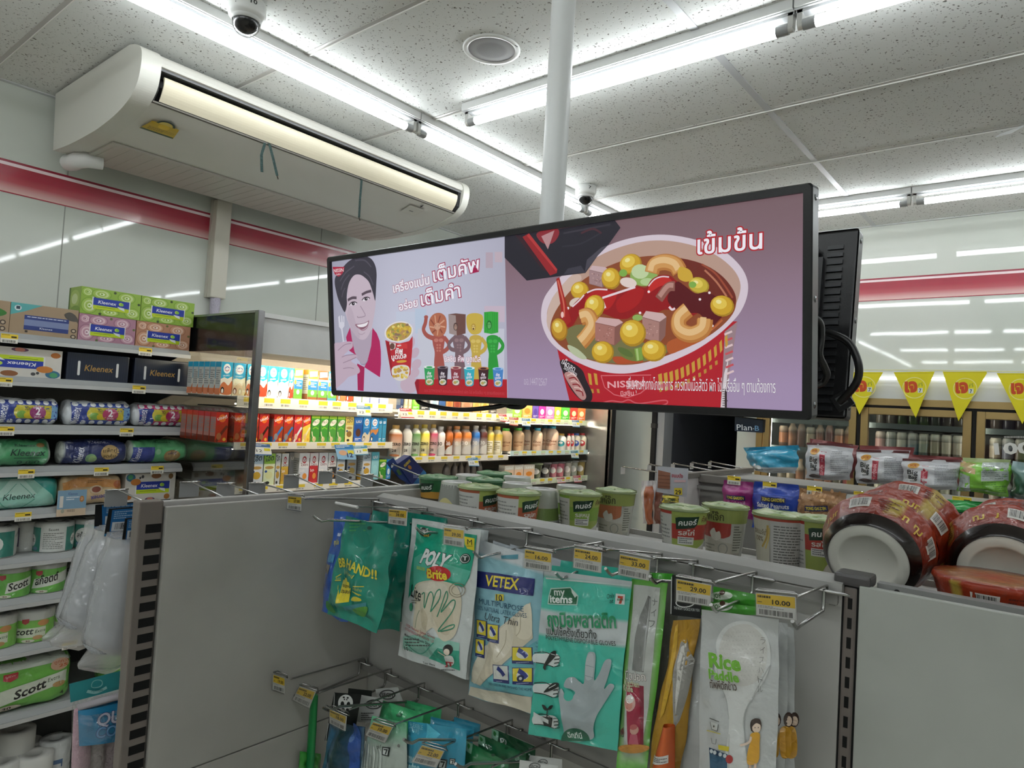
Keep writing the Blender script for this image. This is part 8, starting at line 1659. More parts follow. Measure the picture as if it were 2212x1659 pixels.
def bottle(sh,x0,x1,ytop,ybase,kind,c,desc,dx=0.0):
    """c: body, label, cap"""
    z = SH[sh][0]; ypx = {'B2': 988,'C2': 975,'C3': 1036,'B3': 1060}[sh]; X = DF - 0.012 - dx
    y0,y1 = PX(D5(x0,0)[0],ypx,X).y,PX(D5(x1,0)[0],ypx,X).y; r = (y1 - y0) / 2 * 0.93; cpt = V(X - r,(y0 + y1) / 2,z); h = PX(D5(0,0)[0] * 0 + D5((x0 + x1) / 2,0)[0],D5(0,ytop)[1],X).z - PX(D5((x0 + x1) / 2,0)[0],D5(0,ybase)[1],X).z
    cnt[sh] = cnt.get(sh,-1) + 1
    root = thing('drink_bottle' if kind != 'cup' else 'yogurt_cup',f'{desc}, {ORD[cnt[sh]]} from the post, {LEV[sh]}','bottle' if kind != 'cup' else 'cup',cpt,f'bottles on the {LEV[sh]}' if kind != 'cup' else 'drink cups on the far dairy bay'); b = MB('gloss',c[0])
    prof = {'curvy': [(0.8,0),(0.98,0.03),(1,0.2),(0.86,0.42),(0.98,0.62),(0.9,0.76),(0.55,0.84),(0.5,0.88)],'straight': [(0.92,0),(1,0.02),(1,0.7),(0.8,0.8),(0.5,0.87),(0.46,0.9)],'jug': [(0.94,0),(1,0.03),(1,0.66),(0.9,0.77),(0.6,0.86),(0.5,0.9)],'cup': [(0.72,0),(0.76,0.01),(0.98,0.94),(1.0,0.95)],'pet': [(0.9,0),(1,0.05),(0.93,0.3),(1,0.5),(0.85,0.7),(0.4,0.85),(0.36,0.9)]}[kind]
    b.lathe([(r * a,h * t) for a,t in prof],cpt,16,cols=[c[0] if t < 0.45 else c[1] if kind in ('curvy','straight') and t < 0.8 else c[0] for a,t in prof])
    a0 = math.atan2(-cpt.y,-cpt.x)
    a = Art(b,lambda u,v,l: cpt + V((r * 1.012 + l) * math.cos(a0 + u),(r * 1.012 + l) * math.sin(a0 + u),v),lambda x,y: ((x - 0.5) * 2.6,h * (1 - y)),'gloss',maxe=0.35)
    return root,b,a,cpt,r,h,c,prof
def cap_(root,b,cpt,r,h,c,prof):
    part('bottle_body',b,root); k = MB('plastic',c[2]); rr = r * prof[-1][0] * 1.12; k.lathe([(rr,h * 0.885),(rr,h * 0.99),(rr * 0.9,h),(0.0003,h)],cpt,14,c[2]); part('cap',k,root)
for x0,x1,c in ((115,215,('#dcd8cc','#a8663c','#b08a4a')),(216,290,('#e2e0da','#e0ddd4','#8c8c8e')),(290,362,('#d8dacc','#5a8a4a','#b09a4a')),(364,442,('#e6e0c0','#e2cc3a','#b8a03a')),(442,508,('#e0d4cc','#a83a5c','#a88a44'))):
    r_,b,a,p,r,h,c,pf = bottle('B2',x0,x1,238,508,'straight',c,'protein drink bottle with a black ZERO'); a.text('ZERO',(0.3,0.64),(0.82,0.64),0.085,'#2a2422',0.03); a.text('28',(0.36,0.84),(0.58,0.84),0.085,'#2a2422',0.02); a.ell(0.5,0.95,0.3,0.04,c[1],10); cap_(r_,b,p,r,h,c,pf)
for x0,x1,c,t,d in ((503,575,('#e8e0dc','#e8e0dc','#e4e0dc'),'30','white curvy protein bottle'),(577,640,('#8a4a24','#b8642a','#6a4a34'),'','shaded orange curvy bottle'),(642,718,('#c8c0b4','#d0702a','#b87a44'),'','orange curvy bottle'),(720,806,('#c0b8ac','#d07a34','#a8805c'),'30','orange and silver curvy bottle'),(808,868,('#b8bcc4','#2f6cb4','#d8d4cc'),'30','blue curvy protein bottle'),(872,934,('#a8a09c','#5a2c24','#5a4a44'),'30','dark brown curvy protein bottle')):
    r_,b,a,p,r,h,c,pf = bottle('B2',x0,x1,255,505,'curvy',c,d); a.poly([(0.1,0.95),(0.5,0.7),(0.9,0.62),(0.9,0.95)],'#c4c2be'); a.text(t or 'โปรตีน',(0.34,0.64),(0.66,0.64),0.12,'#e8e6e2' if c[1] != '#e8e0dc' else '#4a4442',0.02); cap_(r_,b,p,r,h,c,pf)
for x0,x1,c,d in ((934,988,('#d8c888','#d4b83a','#c8a43a'),'slim yellow bottle'),(994,1066,('#e8e0c0','#e2c03a','#d8b83a'),'yellow bottle with a white label')):
    r_,b,a,p,r,h,c,pf = bottle('B2',x0,x1,262,500,'straight',c,d); a.rect(0.2,0.5,0.8,0.92,'#e8e2cc'); a.lines(0.28,0.55,0.72,0.88,5,'#8a7a3a',3); cap_(r_,b,p,r,h,c,pf)
JG = '#e0bc94'
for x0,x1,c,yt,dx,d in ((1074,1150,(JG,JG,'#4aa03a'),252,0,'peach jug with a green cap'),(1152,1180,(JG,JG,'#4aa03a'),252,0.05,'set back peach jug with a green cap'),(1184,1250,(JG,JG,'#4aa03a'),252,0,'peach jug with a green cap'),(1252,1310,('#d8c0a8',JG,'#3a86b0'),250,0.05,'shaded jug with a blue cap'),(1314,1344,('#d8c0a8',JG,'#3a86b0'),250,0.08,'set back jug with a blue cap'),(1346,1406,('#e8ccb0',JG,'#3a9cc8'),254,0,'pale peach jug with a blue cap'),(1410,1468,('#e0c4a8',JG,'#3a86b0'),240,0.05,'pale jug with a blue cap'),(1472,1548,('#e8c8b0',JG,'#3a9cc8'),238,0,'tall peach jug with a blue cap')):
    r_,b,a,p,r,h,c,pf = bottle('C2',x0,x1,yt,445,'jug',c,d,dx); a.text('นมกาแฟ' if c[2] == '#4aa03a' else 'Choc',(0.22,0.66),(0.8,0.66),0.09,'#7a3a24',0.01,shear=0.0 if c[2] == '#4aa03a' else 0.3); a.lines(0.2,0.74,0.75,0.84,2,'#a05a3a',3); cap_(r_,b,p,r,h,c,pf)
for x0,x1,c,d in ((1552,1610,('#e4e2dc','#e4e2dc','#c89a3a'),'small white bottle with a teal label'),(1612,1640,('#e0d8d0','#e0d8d0','#c8343a'),'small white bottle'),(1643,1674,('#e0d8d0','#e0d8d0','#c8343a'),'small white bottle with a red cap'),(1680,1728,('#e4dcc8','#e4dcc8','#3a54a8'),'small cream bottle with a blue cap'),(1732,1780,('#e4dcc8','#e4dcc8','#b8343a'),'small cream bottle with a red cap')):
    r_,b,a,p,r,h,c,pf = bottle('C2',x0,x1,300,440,'jug',c,d); a.ell(0.5,0.6,0.28,0.18,'#2f8c94' if x0 < 1600 else c[2],14); a.ell(0.5,0.55,0.14,0.08,'#e8e8e4',10); cap_(r_,b,p,r,h,c,pf)
for x0,x1,c,d in ((1332,1412,('#4a543a','#4a543a','#5a644a'),'dark green drink cup'),(1416,1478,('#3a3436','#3a3436','#4a4446'),'black and white drink cup'),(1482,1532,('#b86a7a','#b86a7a','#3a3434'),'pink drink cup'),(1536,1600,('#c06a7c','#c06a7c','#3a3434'),'pink drink cup'),(1604,1652,('#c4c0b4','#c4c0b4','#5a5a54'),'grey drink cup'),(1656,1706,('#b8bcae','#b8bcae','#5a5a54'),'pale drink cup'),(1716,1770,('#b09a5a','#b09a5a','#4a4434'),'tan drink cup')):
    r_,b,a,p,r,h,c,pf = bottle('C3',x0,x1,540,668,'cup',c,d); a.ell(0.5,0.55,0.25,0.2,'#ddd8d0',14); a.ell(0.5,0.4,0.15,0.08,mixc(c[0],'#ffffff',0.5),10); cap_(r_,b,p,r,h,c,pf)
for x0,x1 in ((1062,1142),(1146,1222),(1226,1318)):
    carton('C3',x0,x1,0.085,('#e0c0a4','#d8d4c8','#d8883a'),D5,'gable top orange juice carton','plain',name='gable_carton')
for x0,x1 in ((555,605),(625,672),(680,726),(734,776),(784,832),(838,884)):
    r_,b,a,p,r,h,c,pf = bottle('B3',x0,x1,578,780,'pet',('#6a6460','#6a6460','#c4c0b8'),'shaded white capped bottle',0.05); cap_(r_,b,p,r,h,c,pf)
def promo(px,c1,c2,label,big=''):
    P = [PX(x,y,DF + 0.012) for x,y in px]; b = MB('card'); b.add(P + [p - V(0.0015,0,0) for p in P],[(3,2,1,0),(4,5,6,7),(0,1,5,4),(1,2,6,5),(2,3,7,6),(3,0,4,7)],c1)
    a = Art(b,lambda s,t,l: P[0] * (1 - s) * (1 - t) + P[1] * s * (1 - t) + P[2] * s * t + P[3] * (1 - s) * t + V(l,0,0),None,'card'); a.rect(0,0,1,0.3,c2); a.rect(0.62,0.38,0.95,0.62,'#d8cc3a'); a.lines(0.06,0.06,0.8,0.26,2,'#e8eef2',4)
    if big: a.text(big,(0.55,0.84),(0.85,0.84),0.3,'#2a3a6c',0.03); a.ell(0.35,0.55,0.22,0.18,'#d0a484',12)
    else: a.text('12',(0.2,0.72),(0.5,0.72),0.22,'#3a3a3c',0.01); a.rect(0,0.9,1,1,c2)
    mono('promotion_card',b,label,'card',P[3],'promotion cards clipped on the dairy case rails')
for q_,c1,c2,l,t in ((cq(Z4,(1798,535),(1935,540),(1945,648),(1805,640)),'#dfe6e8','#5a8cb0','small blue edged promotion card on the top rail by the screen corner',''),(cq(Z4,(752,905),(935,920),(958,1032),(772,1030)),'#e6e8e6','#4a6c9c','white promotion card under the red malt cartons',''),(cq(Z4,(1578,925),(1760,925),(1798,1072),(1612,1070)),'#8cb8d8','#3a7cb8','large blue promotion card reading 12','12'),(cq(Z4,(1766,935),(1900,930),(1918,1025),(1785,1030)),'#dfe8ea','#5a94b0','pale promotion card beside the large blue one',''),(cq(D5,(170,85),(270,90),(298,172),(185,168)),'#e8dcd8','#b8444a','red edged promotion card at the corner of the middle bay',''),(cq(D5,(1012,130),(1080,140),(1102,205),(1030,198)),'#e8dcd8','#b8444a','red edged promotion card at the end of the middle bay',''),(cq(D5,(750,510),(835,505),(852,582),(765,580)),'#dfe4e6','#5a8cb0','blue edged promotion card under the protein bottles',''),(cq(D5,(1104,160),(1185,165),(1182,238),(1110,230)),'#e4d8c8','#a8443a','red edged promotion card on the far bay top rail',''),(cq(D5,(1212,172),(1282,175),(1290,245),(1218,238)),'#dfe6e8','#4a7ca8','blue edged promotion card on the far bay top rail',''),(cq(D5,(1640,185),(1700,188),(1710,250),(1648,245)),'#dfe6e8','#4a7ca8','blue edged promotion card at the far bay top rail end',''),(cq(D5,(1630,450),(1690,445),(1702,515),(1640,512)),'#e0e4e2','#4a8c9c','pale promotion card under the small cream bottles',''),(cq(D5,(1510,680),(1575,676),(1588,722),(1520,726)),'#e8dcdc','#b8444a','pink edged promotion card under the drink cups',''),(cq(D5,(1650,662),(1712,660),(1728,718),(1662,720)),'#e8dcdc','#b8444a','pink edged promotion card at the end of the cup shelf','')): promo(q_,c1,c2,l,t)
# ------------------------------------------------------------------ snack gondola across the aisle
GY,GX = 2.55,-1.11
SZ = PY(1740,1045,GY).z - 0.006
sg = thing('snack_gondola','grey gondola of nut pouches and snack bags across the aisle','gondola',V(-0.2,2.77,0))
q = MB('paint',(216,210,208)); q.box((GX - 0.02,2.42,0.1),(GX,3.12,SZ - 0.012)); part('end_panel',q,sg)
q = MB('paint',(122,116,110)); q.box((GX - 0.026,2.415,SZ - 0.012),(GX + 0.006,3.125,SZ + 0.006)); part('end_rail',q,sg,'brown grey top rail')
q = MB('paint',(116,112,106)); q.box((GX,GY - 0.01,SZ - 0.03),(1.3,GY + 0.01,SZ),bev=0.003); q.box((GX,GY - 0.02,SZ - 0.055),(1.3,GY - 0.01,SZ - 0.042),(128,126,122)); part('front_rail',q,sg)
q = MB('paint',(138,136,132)); q.box((GX,GY + 0.01,0.1),(1.3,GY + 0.02,SZ - 0.03)); part('back_panel',q,sg)
q = MB('paint',(150,148,144)); q.box((GX,GY + 0.012,SZ - 0.032),(1.3,3.1,SZ - 0.02)); part('top_shelf',q,sg); q = MB('paint',(150,148,144)); q.box((GX,GY,0),(1.3,3.1,0.1)); part('base',q,sg)
q = MB('paint',(168,168,164)); q.box((GX + 0.01,GY - 0.3,1.05),(1.3,GY + 0.01,1.065)); part('lower_shelf',q,sg)
for k,(x,y) in enumerate(((1586,1030),(1663,1043),(1760,1052),(1862,1064),(1968,1072),(2078,1075),(2180,1094))):
    p = PY(x,y,GY - 0.1); r_ = thing('peg_hook',f'short tag hook on the snack gondola, {ORD[k]} from its end panel','hook',V(p.x,GY - 0.02,SZ - 0.05),'tag hooks on the snack gondola')
    part('price_tag',price_tag_mb(lambda u,v,h: V(u,GY - 0.1 - h,v),p.x - 0.024,p.z - 0.028,0.048,0.03,k),r_); part('tag_wire',wire([V(p.x,GY - 0.02,SZ - 0.045),V(p.x,GY - 0.099,p.z + 0.003)],0.0022,6),r_)
Z6,Z7 = Crop(1340,880,4.88),Crop(1740,780,4.686)
def bag(name,Y,quad,crop,col,label,cat,grp,thick,art=None,mat='film',seed=1,wr=0.004,wavy=0.003,z=SZ,seal=(0.1,0.02)):
    b = MB(mat); a = pouch(b,YP(Y),quad,crop,thick,col,mat,seed=seed,wr=wr,wavy=wavy,NX=20,NY=20,maxe=0.02,seal=seal)
    if art: art(a)
    c = YP(Y).uv(*crop(*quad[3])); return mono(name,b,label,cat,V(c[0] + 0.06,Y,z - 0.02),grp)
GBB = 'white snack bags on the snack gondola'
for k,(qd,lab,Y) in enumerate((([(12,825),(490,885),(455,1212),(0,1190)],'white snack bag with a red stripe beside the turquoise snack bag',2.64),([(515,895),(1062,905),(985,1262),(510,1230)],'white snack bag with a red stripe in the middle of three',2.63),([(982,985),(1592,1010),(1520,1308),(985,1282)],'white snack bag with a red stripe beside the green coffee bag',2.6))):
    x0,y0 = qd[0]; W = qd[1][0] - x0; H = qd[3][1] - y0
    def art(a,x0=x0,y0=y0,W=W,H=H):
        a.poly([(x0,y0),(x0 + W * 0.98,y0 + 15),(x0 + W * 0.98,y0 + 40),(x0,y0 + 22)],'#5c2a2c'); a.ell(x0 + W * 0.2,y0 + H * 0.24,W * 0.1,H * 0.09,'#cf9a3a',18); a.text('PR',(x0 + W * 0.14,y0 + H * 0.28),(x0 + W * 0.26,y0 + H * 0.28),H * 0.09,'#a8442c',0.01)
        a.text('Big',(x0 + W * 0.1,y0 + H * 0.52),(x0 + W * 0.28,y0 + H * 0.54),H * 0.15,'#1c1c1c',0.02); a.text('Bag',(x0 + W * 0.12,y0 + H * 0.68),(x0 + W * 0.27,y0 + H * 0.7),H * 0.13,'#1c1c1c',0.02); a.lines(x0 + W * 0.14,y0 + H * 0.74,x0 + W * 0.26,y0 + H * 0.8,1,'#5a5a5c',4)
        a.poly([(x0 + W * 0.34,y0 + H * 0.24),(x0 + W * 0.46,y0 + H * 0.26),(x0 + W * 0.43,y0 + H * 0.99),(x0 + W * 0.33,y0 + H * 0.98)],'#a83444'); a.text('รสกุ้งอบ',(x0 + W * 0.4,y0 + H * 0.9),(x0 + W * 0.42,y0 + H * 0.4),W * 0.07,'#e0b4b8',0.01,up=(-W * 0.06,0)); a.lines(x0 + W * 0.56,y0 + H * 0.24,x0 + W * 0.9,y0 + H * 0.92,12,'#9a9ca2',5); a.blob([(x0 + W * 0.06,y0 + H * 0.92),(x0 + W * 0.2,y0 + H * 0.86),(x0 + W * 0.34,y0 + H * 0.94),(x0 + W * 0.2,y0 + H * 0.99)],'#4a2c28')
    bag('snack_bag',Y,qd,Z7,lambda s,t: mixc('#d2d2d5','#bcbdc2',abs(s - 0.4)),lab,'snack bag',GBB,0.04,art,'foil',101 + k,0.0028)
    q2 = [(qd[0][0] + 30,qd[0][1] - 42),(qd[1][0] + 50,qd[1][1] - 30),(qd[2][0] + 30,qd[2][1] - 20),(qd[3][0] + 30,qd[3][1] - 20)]
    bag('snack_bag',Y + 0.11,q2,Z7,'#7a3434','dark red backed snack bag standing behind the ' + ('first','second','third')[k] + ' white one','snack bag','dark red backed snack bags',0.03,None,'foil',111 + k,0.005)
bag('snack_bag',2.64,[(1296,425),(1880,400),(1860,705),(1400,672)],Z6,lambda s,t: mixc('#1f8fb4','#2a9cc0',s) if t < 0.8 else '#c6cccf','turquoise snack bag with a white foot at the end of the snack gondola','snack bag',None,0.05,lambda a: (a.text('snack',(1428,662),(1548,668),34,'#3a4448',0.01),a.ell(1480,632,46,26,'#dfe4e4',16),a.poly([(1296,425),(1880,398),(1900,450),(1330,462)],'#1a84a8')),'film',121,0.006,0.004)
bag('rice_bag',2.6,[(1580,975),(2092,1000),(2050,1372),(1535,1310)],Z7,lambda s,t: '#7fbf3c' if t > 0.1 else '#a8b884','bright green printed bag with grey text panels on the snack gondola','snack bag',None,0.05,lambda a: (a.poly([(1570,1130),(1680,1160),(1675,1320),(1545,1310)],'#aab4ae'),a.poly([(1565,1000),(1735,1040),(1735,1140),(1570,1110)],'#b89a6a'),a.rect(1795,1025,2060,1210,'#b4bdb8'),a.lines(1805,1040,2050,1200,8,'#7f8a84',4),a.lines(1800,1220,2030,1340,6,'#5f9434',5)),'film',122,0.005)
bag('snack_bag',2.6,[(2100,1010),(2300,1040),(2300,1400),(2085,1370)],Z7,lambda s,t: mixc('#9ab0b4','#1c4a34',t * 1.5),'dark green foil bag cut by the frame edge on the snack gondola','snack bag',None,0.04,None,'foil',123,0.005)
GT2 = 'nut and snack pouches hanging on the snack gondola'
def tong(a,x0,y0,x1,y1,h,col='#d8c83a'): a.poly([(x0 - 14,y0 + 10),(x1 + 14,y1 + 12),(x1 + 12,y1 - h - 10),(x0 - 12,y0 - h - 10)],'#20285c'); a.text('TONG GARDEN',(x0,y0),(x1,y1),h,col,0.03)
def almond(a):
    rn = random.Random(8)
    for i in range(90): a.ell(112 + 430 * rn.random(),66 + 330 * rn.random(),rn.uniform(16,24),rn.uniform(11,15),rn.choice(['#a8805a','#b8906a','#98704a','#c8a47c','#8a6440']),9,rn.random() * 3)
    tong(a,195,262,385,262,30)
bag('nut_pouch',2.46,[(1090,765),(1406,790),(1392,1180),(1072,1140)],Z6,lambda s,t: mixc('#8a1f6a','#a02a7c',t),'magenta nut pouch beside the blue peanut pouch','pouch',GT2,0.025,lambda a: (tong(a,1142,955,1320,970,28),a.text('Cocktail',(1150,1015),(1330,1022),34,'#d8b0cc',0.01)),'foil',131,0.003,z=1.24)
bag('nut_pouch',2.45,[(1408,778),(1886,818),(1868,1300),(1392,1260)],Z6,lambda s,t: mixc('#1c3c9c','#2448b0',t),'blue salted peanut pouch beside the almond pouch','pouch',GT2,0.03,lambda a: (tong(a,1515,975,1752,995,34),a.text('Salted Peanuts',(1462,1038),(1795,1070),48,'#e4e6ee',0.025),a.lines(1460,1060,1700,1085,1,'#b8c0dc',3),a.curve([(1400,905),(1600,915),(1878,940)],6,'#3a5cc0')),'foil',132,0.003,z=1.24)
bag('nut_pouch',2.45,[(108,58),(562,112),(520,420),(96,400)],Z8,'#9a7450','clear almond pouch with a narrow navy brand band','pouch',GT2,0.025,almond,'wrap',133,0.002,z=1.24)
bag('nut_pouch',2.44,[(556,118),(982,150),(960,420),(548,400)],Z8,lambda s,t: '#c4c6c4' if t < 0.2 else '#8fae2c','lime green pouch with a folded white top','pouch',GT2,0.025,None,'film',134,0.003,z=1.24)
bag('nut_pouch',2.44,[(992,150),(1438,165),(1420,420),(985,400)],Z8,lambda s,t: '#c0c4c6' if t < 0.35 else '#3a5c94','white topped pouch behind the upright noodle bowls','pouch',GT2,0.025,None,'film',135,0.003,z=1.24)
bag('nut_pouch',2.42,[(1445,165),(1895,195),(1850,470),(1420,440)],Z8,'#148a3a','bright green pouch with a black emblem above the noodle bowls','pouch',GT2,0.03,lambda a: (a.ell(1630,340,100,62,'#16201a',20),a.lines(1560,330,1700,390,3,'#c8d4ca',4),a.curve([(1450,250),(1650,200),(1880,220)],10,'#4fb46a')),'foil',136,0.005,z=1.24)
bag('nut_pouch',2.42,[(1878,258),(2240,262),(2240,480),(1870,460)],Z8,lambda s,t: '#7a2a5c' if s < 0.35 else '#c0bec0','purple and white pouch near the frame edge above the bowls','pouch',GT2,0.025,lambda a: a.ell(2180,310,40,34,'#a89a80',14),'foil',137,0.004,z=1.24)
bag('nut_pouch',2.42,[(1905,1200),(2070,1230),(2050,1500),(1900,1480)],Z6,'#bfc2c2','white lower pouch between the noodle cups, lettering cut off','pouch',GT2,0.02,lambda a: (a.text('PEA',(1955,1285),(2035,1300),40,'#2a3a4a',0.02),a.text('NO',(1960,1335),(2030,1345),46,'#2a3a4a',0.02)),'film',138,0.003,z=1.15)
# end panel: hooks, sign card and bread packs
for k,((x0,y0),(x1,y1)) in enumerate((((1480,1029),(1345,1008)),((1520,1024),(1402,1003)),((1545,1018),(1453,1001)),((1580,1014),(1494,999)),((1610,1012),(1533,997)))):
    B = PX(x0,y0,GX - 0.02); T = PY(x1,y1,B.y); r_ = thing('peg_hook',f'peg hook on the snack gondola end, {ORD[k]} from the sign card','hook',B,'peg hooks on the snack gondola end'); part('tag_wire',wire([B,T,T + V(0.0,0.02,0)],0.003,6),r_); b = MB('plastic',(190,190,188)); b.box((T.x - 0.002,T.y - 0.012,T.z - 0.03),(T.x,T.y + 0.022,T.z - 0.002)); part('tag_plate',b,r_)
b = MB('card'); a = pouch(b,YP(2.36),[(392,620),(718,645),(700,950),(380,890)],Z6,0.001,'#aeb0b8','card',seed=141,wr=0.0005,NX=4,NY=4); a.poly([(400,660),(530,690),(525,860),(395,850)],'#8a5c48')
for i in range(4): a.line([(400,715 + 38 * i),(528,725 + 38 * i)],6,'#6a4434')
a.text('ขนมปัง',(545,735),(660,745),40,'#b04a54',0.02); a.rect(570,765,690,790,'#c9a8ac'); a.rect(570,850,655,922,'#d6c23a'); a.text('29',(582,915),(642,918),46,'#2a2a24',0.02)
mono('sign_card',b,'price sign card reading 29 hung at the snack gondola end','sign',V(PY(1450,1070,2.36).x,2.36,1.3))
GBR = 'bread packs hung at the snack gondola end'
bag('bread_pack',2.42,[(215,775),(345,770),(340,1230),(245,1230)],Z6,lambda s,t: '#c6c2c4' if s < 0.45 or t < 0.12 else '#a85a34','white and orange bread pack hung first behind the sign card','bread pack',GBR,0.02,None,'film',142,0.003,z=1.2); bag('bread_pack',2.45,[(335,770),(450,775),(420,1230),(345,1230)],Z6,lambda s,t: '#cac8ca' if s < 0.5 or t < 0.12 else '#7a4434','white and brown bread pack under the sign card','bread pack',GBR,0.02,None,'film',143,0.003,z=1.2)
bag('snack_bag',2.44,[(448,925),(620,935),(615,1010),(445,1000)],Z6,'#c8b832','small yellow pack under the sign card','snack pack',None,0.006,lambda a: a.text('SNOW',(470,990),(585,992),34,'#2a6a5a',0.03),'film',144,0.002,z=1.25)

# ------------------------------------------------------------------ walk-in drinks cooler with golden doors
CYF = 4.15
cooler = thing('drinks_cooler','wall-long drinks cooler with golden door frames under yellow flags','cooler',V(0.4,4.5,0))
q = MB('gloss',(214,216,216)); q.box((-1.58,CYF - 0.005,1.742),(2.6,CYF + 0.03,1.888)); part('header_panel',q,cooler)
q = MB('headerglow'); q.tube([V(-1.5,CYF - 0.016,1.852),V(2.5,CYF - 0.016,1.852)],0.007,8); part('reflection_strip',q,cooler,'slim glowing strip standing in for reflected tubes')  # added glowing strip, stands in for the ceiling tubes' reflection in the header
GO = (158,134,88)
q = MB('gold',GO); q.box((-1.46,CYF - 0.012,1.706),(2.6,CYF + 0.05,1.742)); q.box((-1.46,CYF - 0.004,1.692),(2.6,CYF + 0.05,1.706),(20,18,15),'matte')
q.box((-1.46,CYF - 0.01,0.1),(-1.425,CYF + 0.05,1.7)); part('outer_frame',q,cooler)
q = MB('matte',(120,116,108)); q.box((-1.46,4.75,0.1),(2.6,4.78,1.95)); q.box((-1.46,4.2,1.93),(2.6,4.78,1.95)); q.box((-1.47,4.2,0.0),(-1.455,4.78,1.95)); q.box((-1.46,4.2,0.0),(2.6,4.78,0.1)); part('inner_shell',q,cooler)
for z in (1.205,1.435,1.60): q = MB('paint',(150,150,146)); q.box((-1.455,4.24,z - 0.008),(2.6,4.7,z)); q.box((-1.455,4.236,z - 0.018),(2.6,4.24,z + 0.012),(96,104,98)); s_ = part('wire_shelf',q,cooler)
EDG = [(-1.42,-0.915),(-0.893,-0.386),(-0.366,0.14),(0.16,0.67)]
for i,(x0,x1) in enumerate(EDG):
    q = MB('gold',GO); w = 0.037; z1,z0 = 1.692,0.15
    for lo,hi in (((x0,z0),(x0 + w,z1)),((x1 - w,z0),(x1,z1)),((x0 + w,z1 - w),(x1 - w,z1)),((x0 + w,z0),(x1 - w,z0 + w))): q.box((lo[0],CYF - 0.012,lo[1]),(hi[0],CYF + 0.025,hi[1]),bev=0.003)
    d = part('cooler_door',q,cooler,'golden framed glass door'); g_ = MB('glass'); g_.box((x0 + w,CYF + 0.004,z0 + w),(x1 - w,CYF + 0.009,z1 - w)); part('pane',g_,d)
    q = MB('coolerglow'); q.tube([V(x0 + 0.02,4.215,0.3),V(x0 + 0.02,4.215,1.66)],0.006,6); part('door_light',q,d,'warm upright light strip')
    q = MB('matte',(24,22,18)); q.box((x1 + 0.002,CYF + 0.0,0.1),(x1 + 0.02,CYF + 0.05,1.7)); part('mullion',q,cooler)
q = MB('matte',(220,220,216)); a = Art(q,lambda u,v,l: V(u,CYF + 0.003 - l,v),lambda x,y: (PY(*Z7(x,y),CYF).x,PY(*Z7(x,y),CYF).z),'matte'); a.text('100',(1925,942),(2290,932),110,'#d8d8d2',0.04); a.lines(2010,760,2260,800,1,'#9a9a94',4); part('glass_lettering',q,cooler,'white 100 on the glass')
rn = random.Random(77); protos = {}
def cbottle(k,x,z,col,row,door,n):
    c = V(x,4.30,z); lab = f'drink behind cooler glass, {ORD[n]} on the {row} shelf of the {("first", "second", "third")[door]} door'
    t = thing('cooler_bottle',lab,'bottle',c,'drinks behind the cooler glass'); b = MB('gloss',col); r = 0.026
    pr = {0: [(0.9,0),(1,0.008),(1,0.1),(0.75,0.13),(0.42,0.155),(0.42,0.17)],1: [(0.85,0),(1,0.006),(1,0.03),(1,0.032),(1,0.09),(1,0.092),(1,0.118),(0.86,0.128),(0.84,0.131),(0.0003,0.129)],2: [(0.95,0),(1,0.01),(0.9,0.06),(1,0.1),(0.9,0.12),(0.5,0.14),(0.5,0.155)]}[k]
    b.lathe([(r * p,q_) for p,q_ in pr],c,14,cols=[col if 0.031 < q_ < 0.091 else mixc(col,'#d8d0b8',0.65) if q_ > 0.1 else mixc(col,'#2a241c',0.45) for p,q_ in pr]); part('bottle_body',b,t)
    if k != 1: m_ = MB('plastic','#c8b89a'); zz = pr[-1][1]; m_.lathe([(r * 0.5,zz),(r * 0.5,zz + 0.014),(0.0003,zz + 0.015)],c,12,mixc(col,'#d8c8a0',0.6)); part('cap',m_,t)
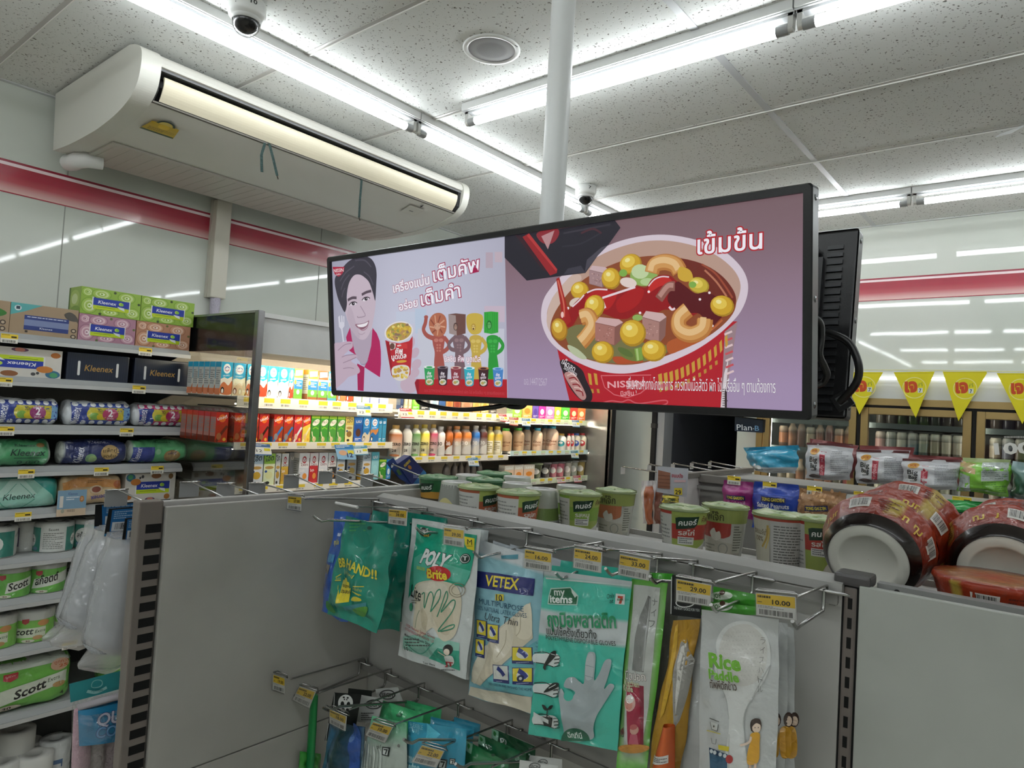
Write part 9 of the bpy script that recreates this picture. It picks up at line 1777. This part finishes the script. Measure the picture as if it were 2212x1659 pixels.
for di in range(3):
    x0,x1 = EDG[di]
    for ri,z in enumerate((1.205,1.435,1.60)):
        N = 8 if di < 2 else 6
        for j in range(N):
            x = x0 + 0.07 + (x1 - x0 - 0.14) * j / 7; pal = (['#a85a3c','#c0784a','#b8a080','#a83c30'],['#a09c80','#b4ae98','#6a8a5c','#b08478','#8a8a80','#c0b8a0'],['#7a7c84','#5a5c70','#a89a80','#8a7a6a'])[di]
            cbottle((1 if ri == 1 else 0 if ri == 2 else 2) if di else (j + ri) % 3,x,z,rn.choice(pal) if not (di == 1 and ri == 2 and j in (2,3,4)) else '#6fae3c',('low','middle','upper')[ri],di,j)
# yellow pennants
st = [PY(x,y,4.10) for x,y in ((1600,801),(1845,799),(2030,800),(2212,803),(2300,806))]
q = MB('matte',(222,214,120)); q.tube(st,0.0016,5); mono('pennant_string',q,'thin string carrying the yellow pennants along the cooler','string',st[2])
for k,(tl,tr,bt) in enumerate((((470,112),(785,112),(545,540)),((892,112),(1308,104),(1115,575)),((1388,104),(1840,118),(1548,608)),((1935,120),(2420,140),(2195,638)))):
    if k == 0: tl = (375,112)
    P = [PY(*Z7(*p),4.098) for p in (tl,tr,bt)]; b = MB('matte','#d8c81e'); n = V(0,0.0012,0); b.add(P + [p + n for p in P],[(0,2,1),(3,4,5),(0,1,4,3),(1,2,5,4),(2,0,3,5)],'#d8cc22')
    a = Art(b,lambda u,v,l: V(u,4.098 - l,v),lambda x,y: (PY(*Z7(x,y),4.098).x,PY(*Z7(x,y),4.098).z),'matte'); cx,cy = (tl[0] + tr[0]) / 2 + (2 if k else 10),262 + 8 * k
    a.rect(tl[0] + 6,tl[1] + 2,tr[0] - 6,tl[1] + 16,'#cbbd1c'); a.ring(cx,cy,122,108,9,'#e4dc8c',40); a.text('เจ',(cx - 88,cy + 40),(cx + 22,cy + 38),125,'#c04a26',0.06,up=(0,-122)); a.text('ที่',(cx + 42,cy - 14),(cx + 82,cy - 14),34,'#8a9a3a',0.0); a.rect(cx + 34,cy + 2,cx + 84,cy + 50,'#d8dcd8'); a.text('7',(cx + 48,cy + 44),(cx + 70,cy + 44),36,'#4a5a4a',0.03)
    mono('pennant',b,'yellow triangular pennant with a red emblem, ' + ('partly hidden by the screen cable','second from the hanging screen','third from the hanging screen','cut by the frame edge')[k],'pennant',P[2],'yellow pennants along the cooler')
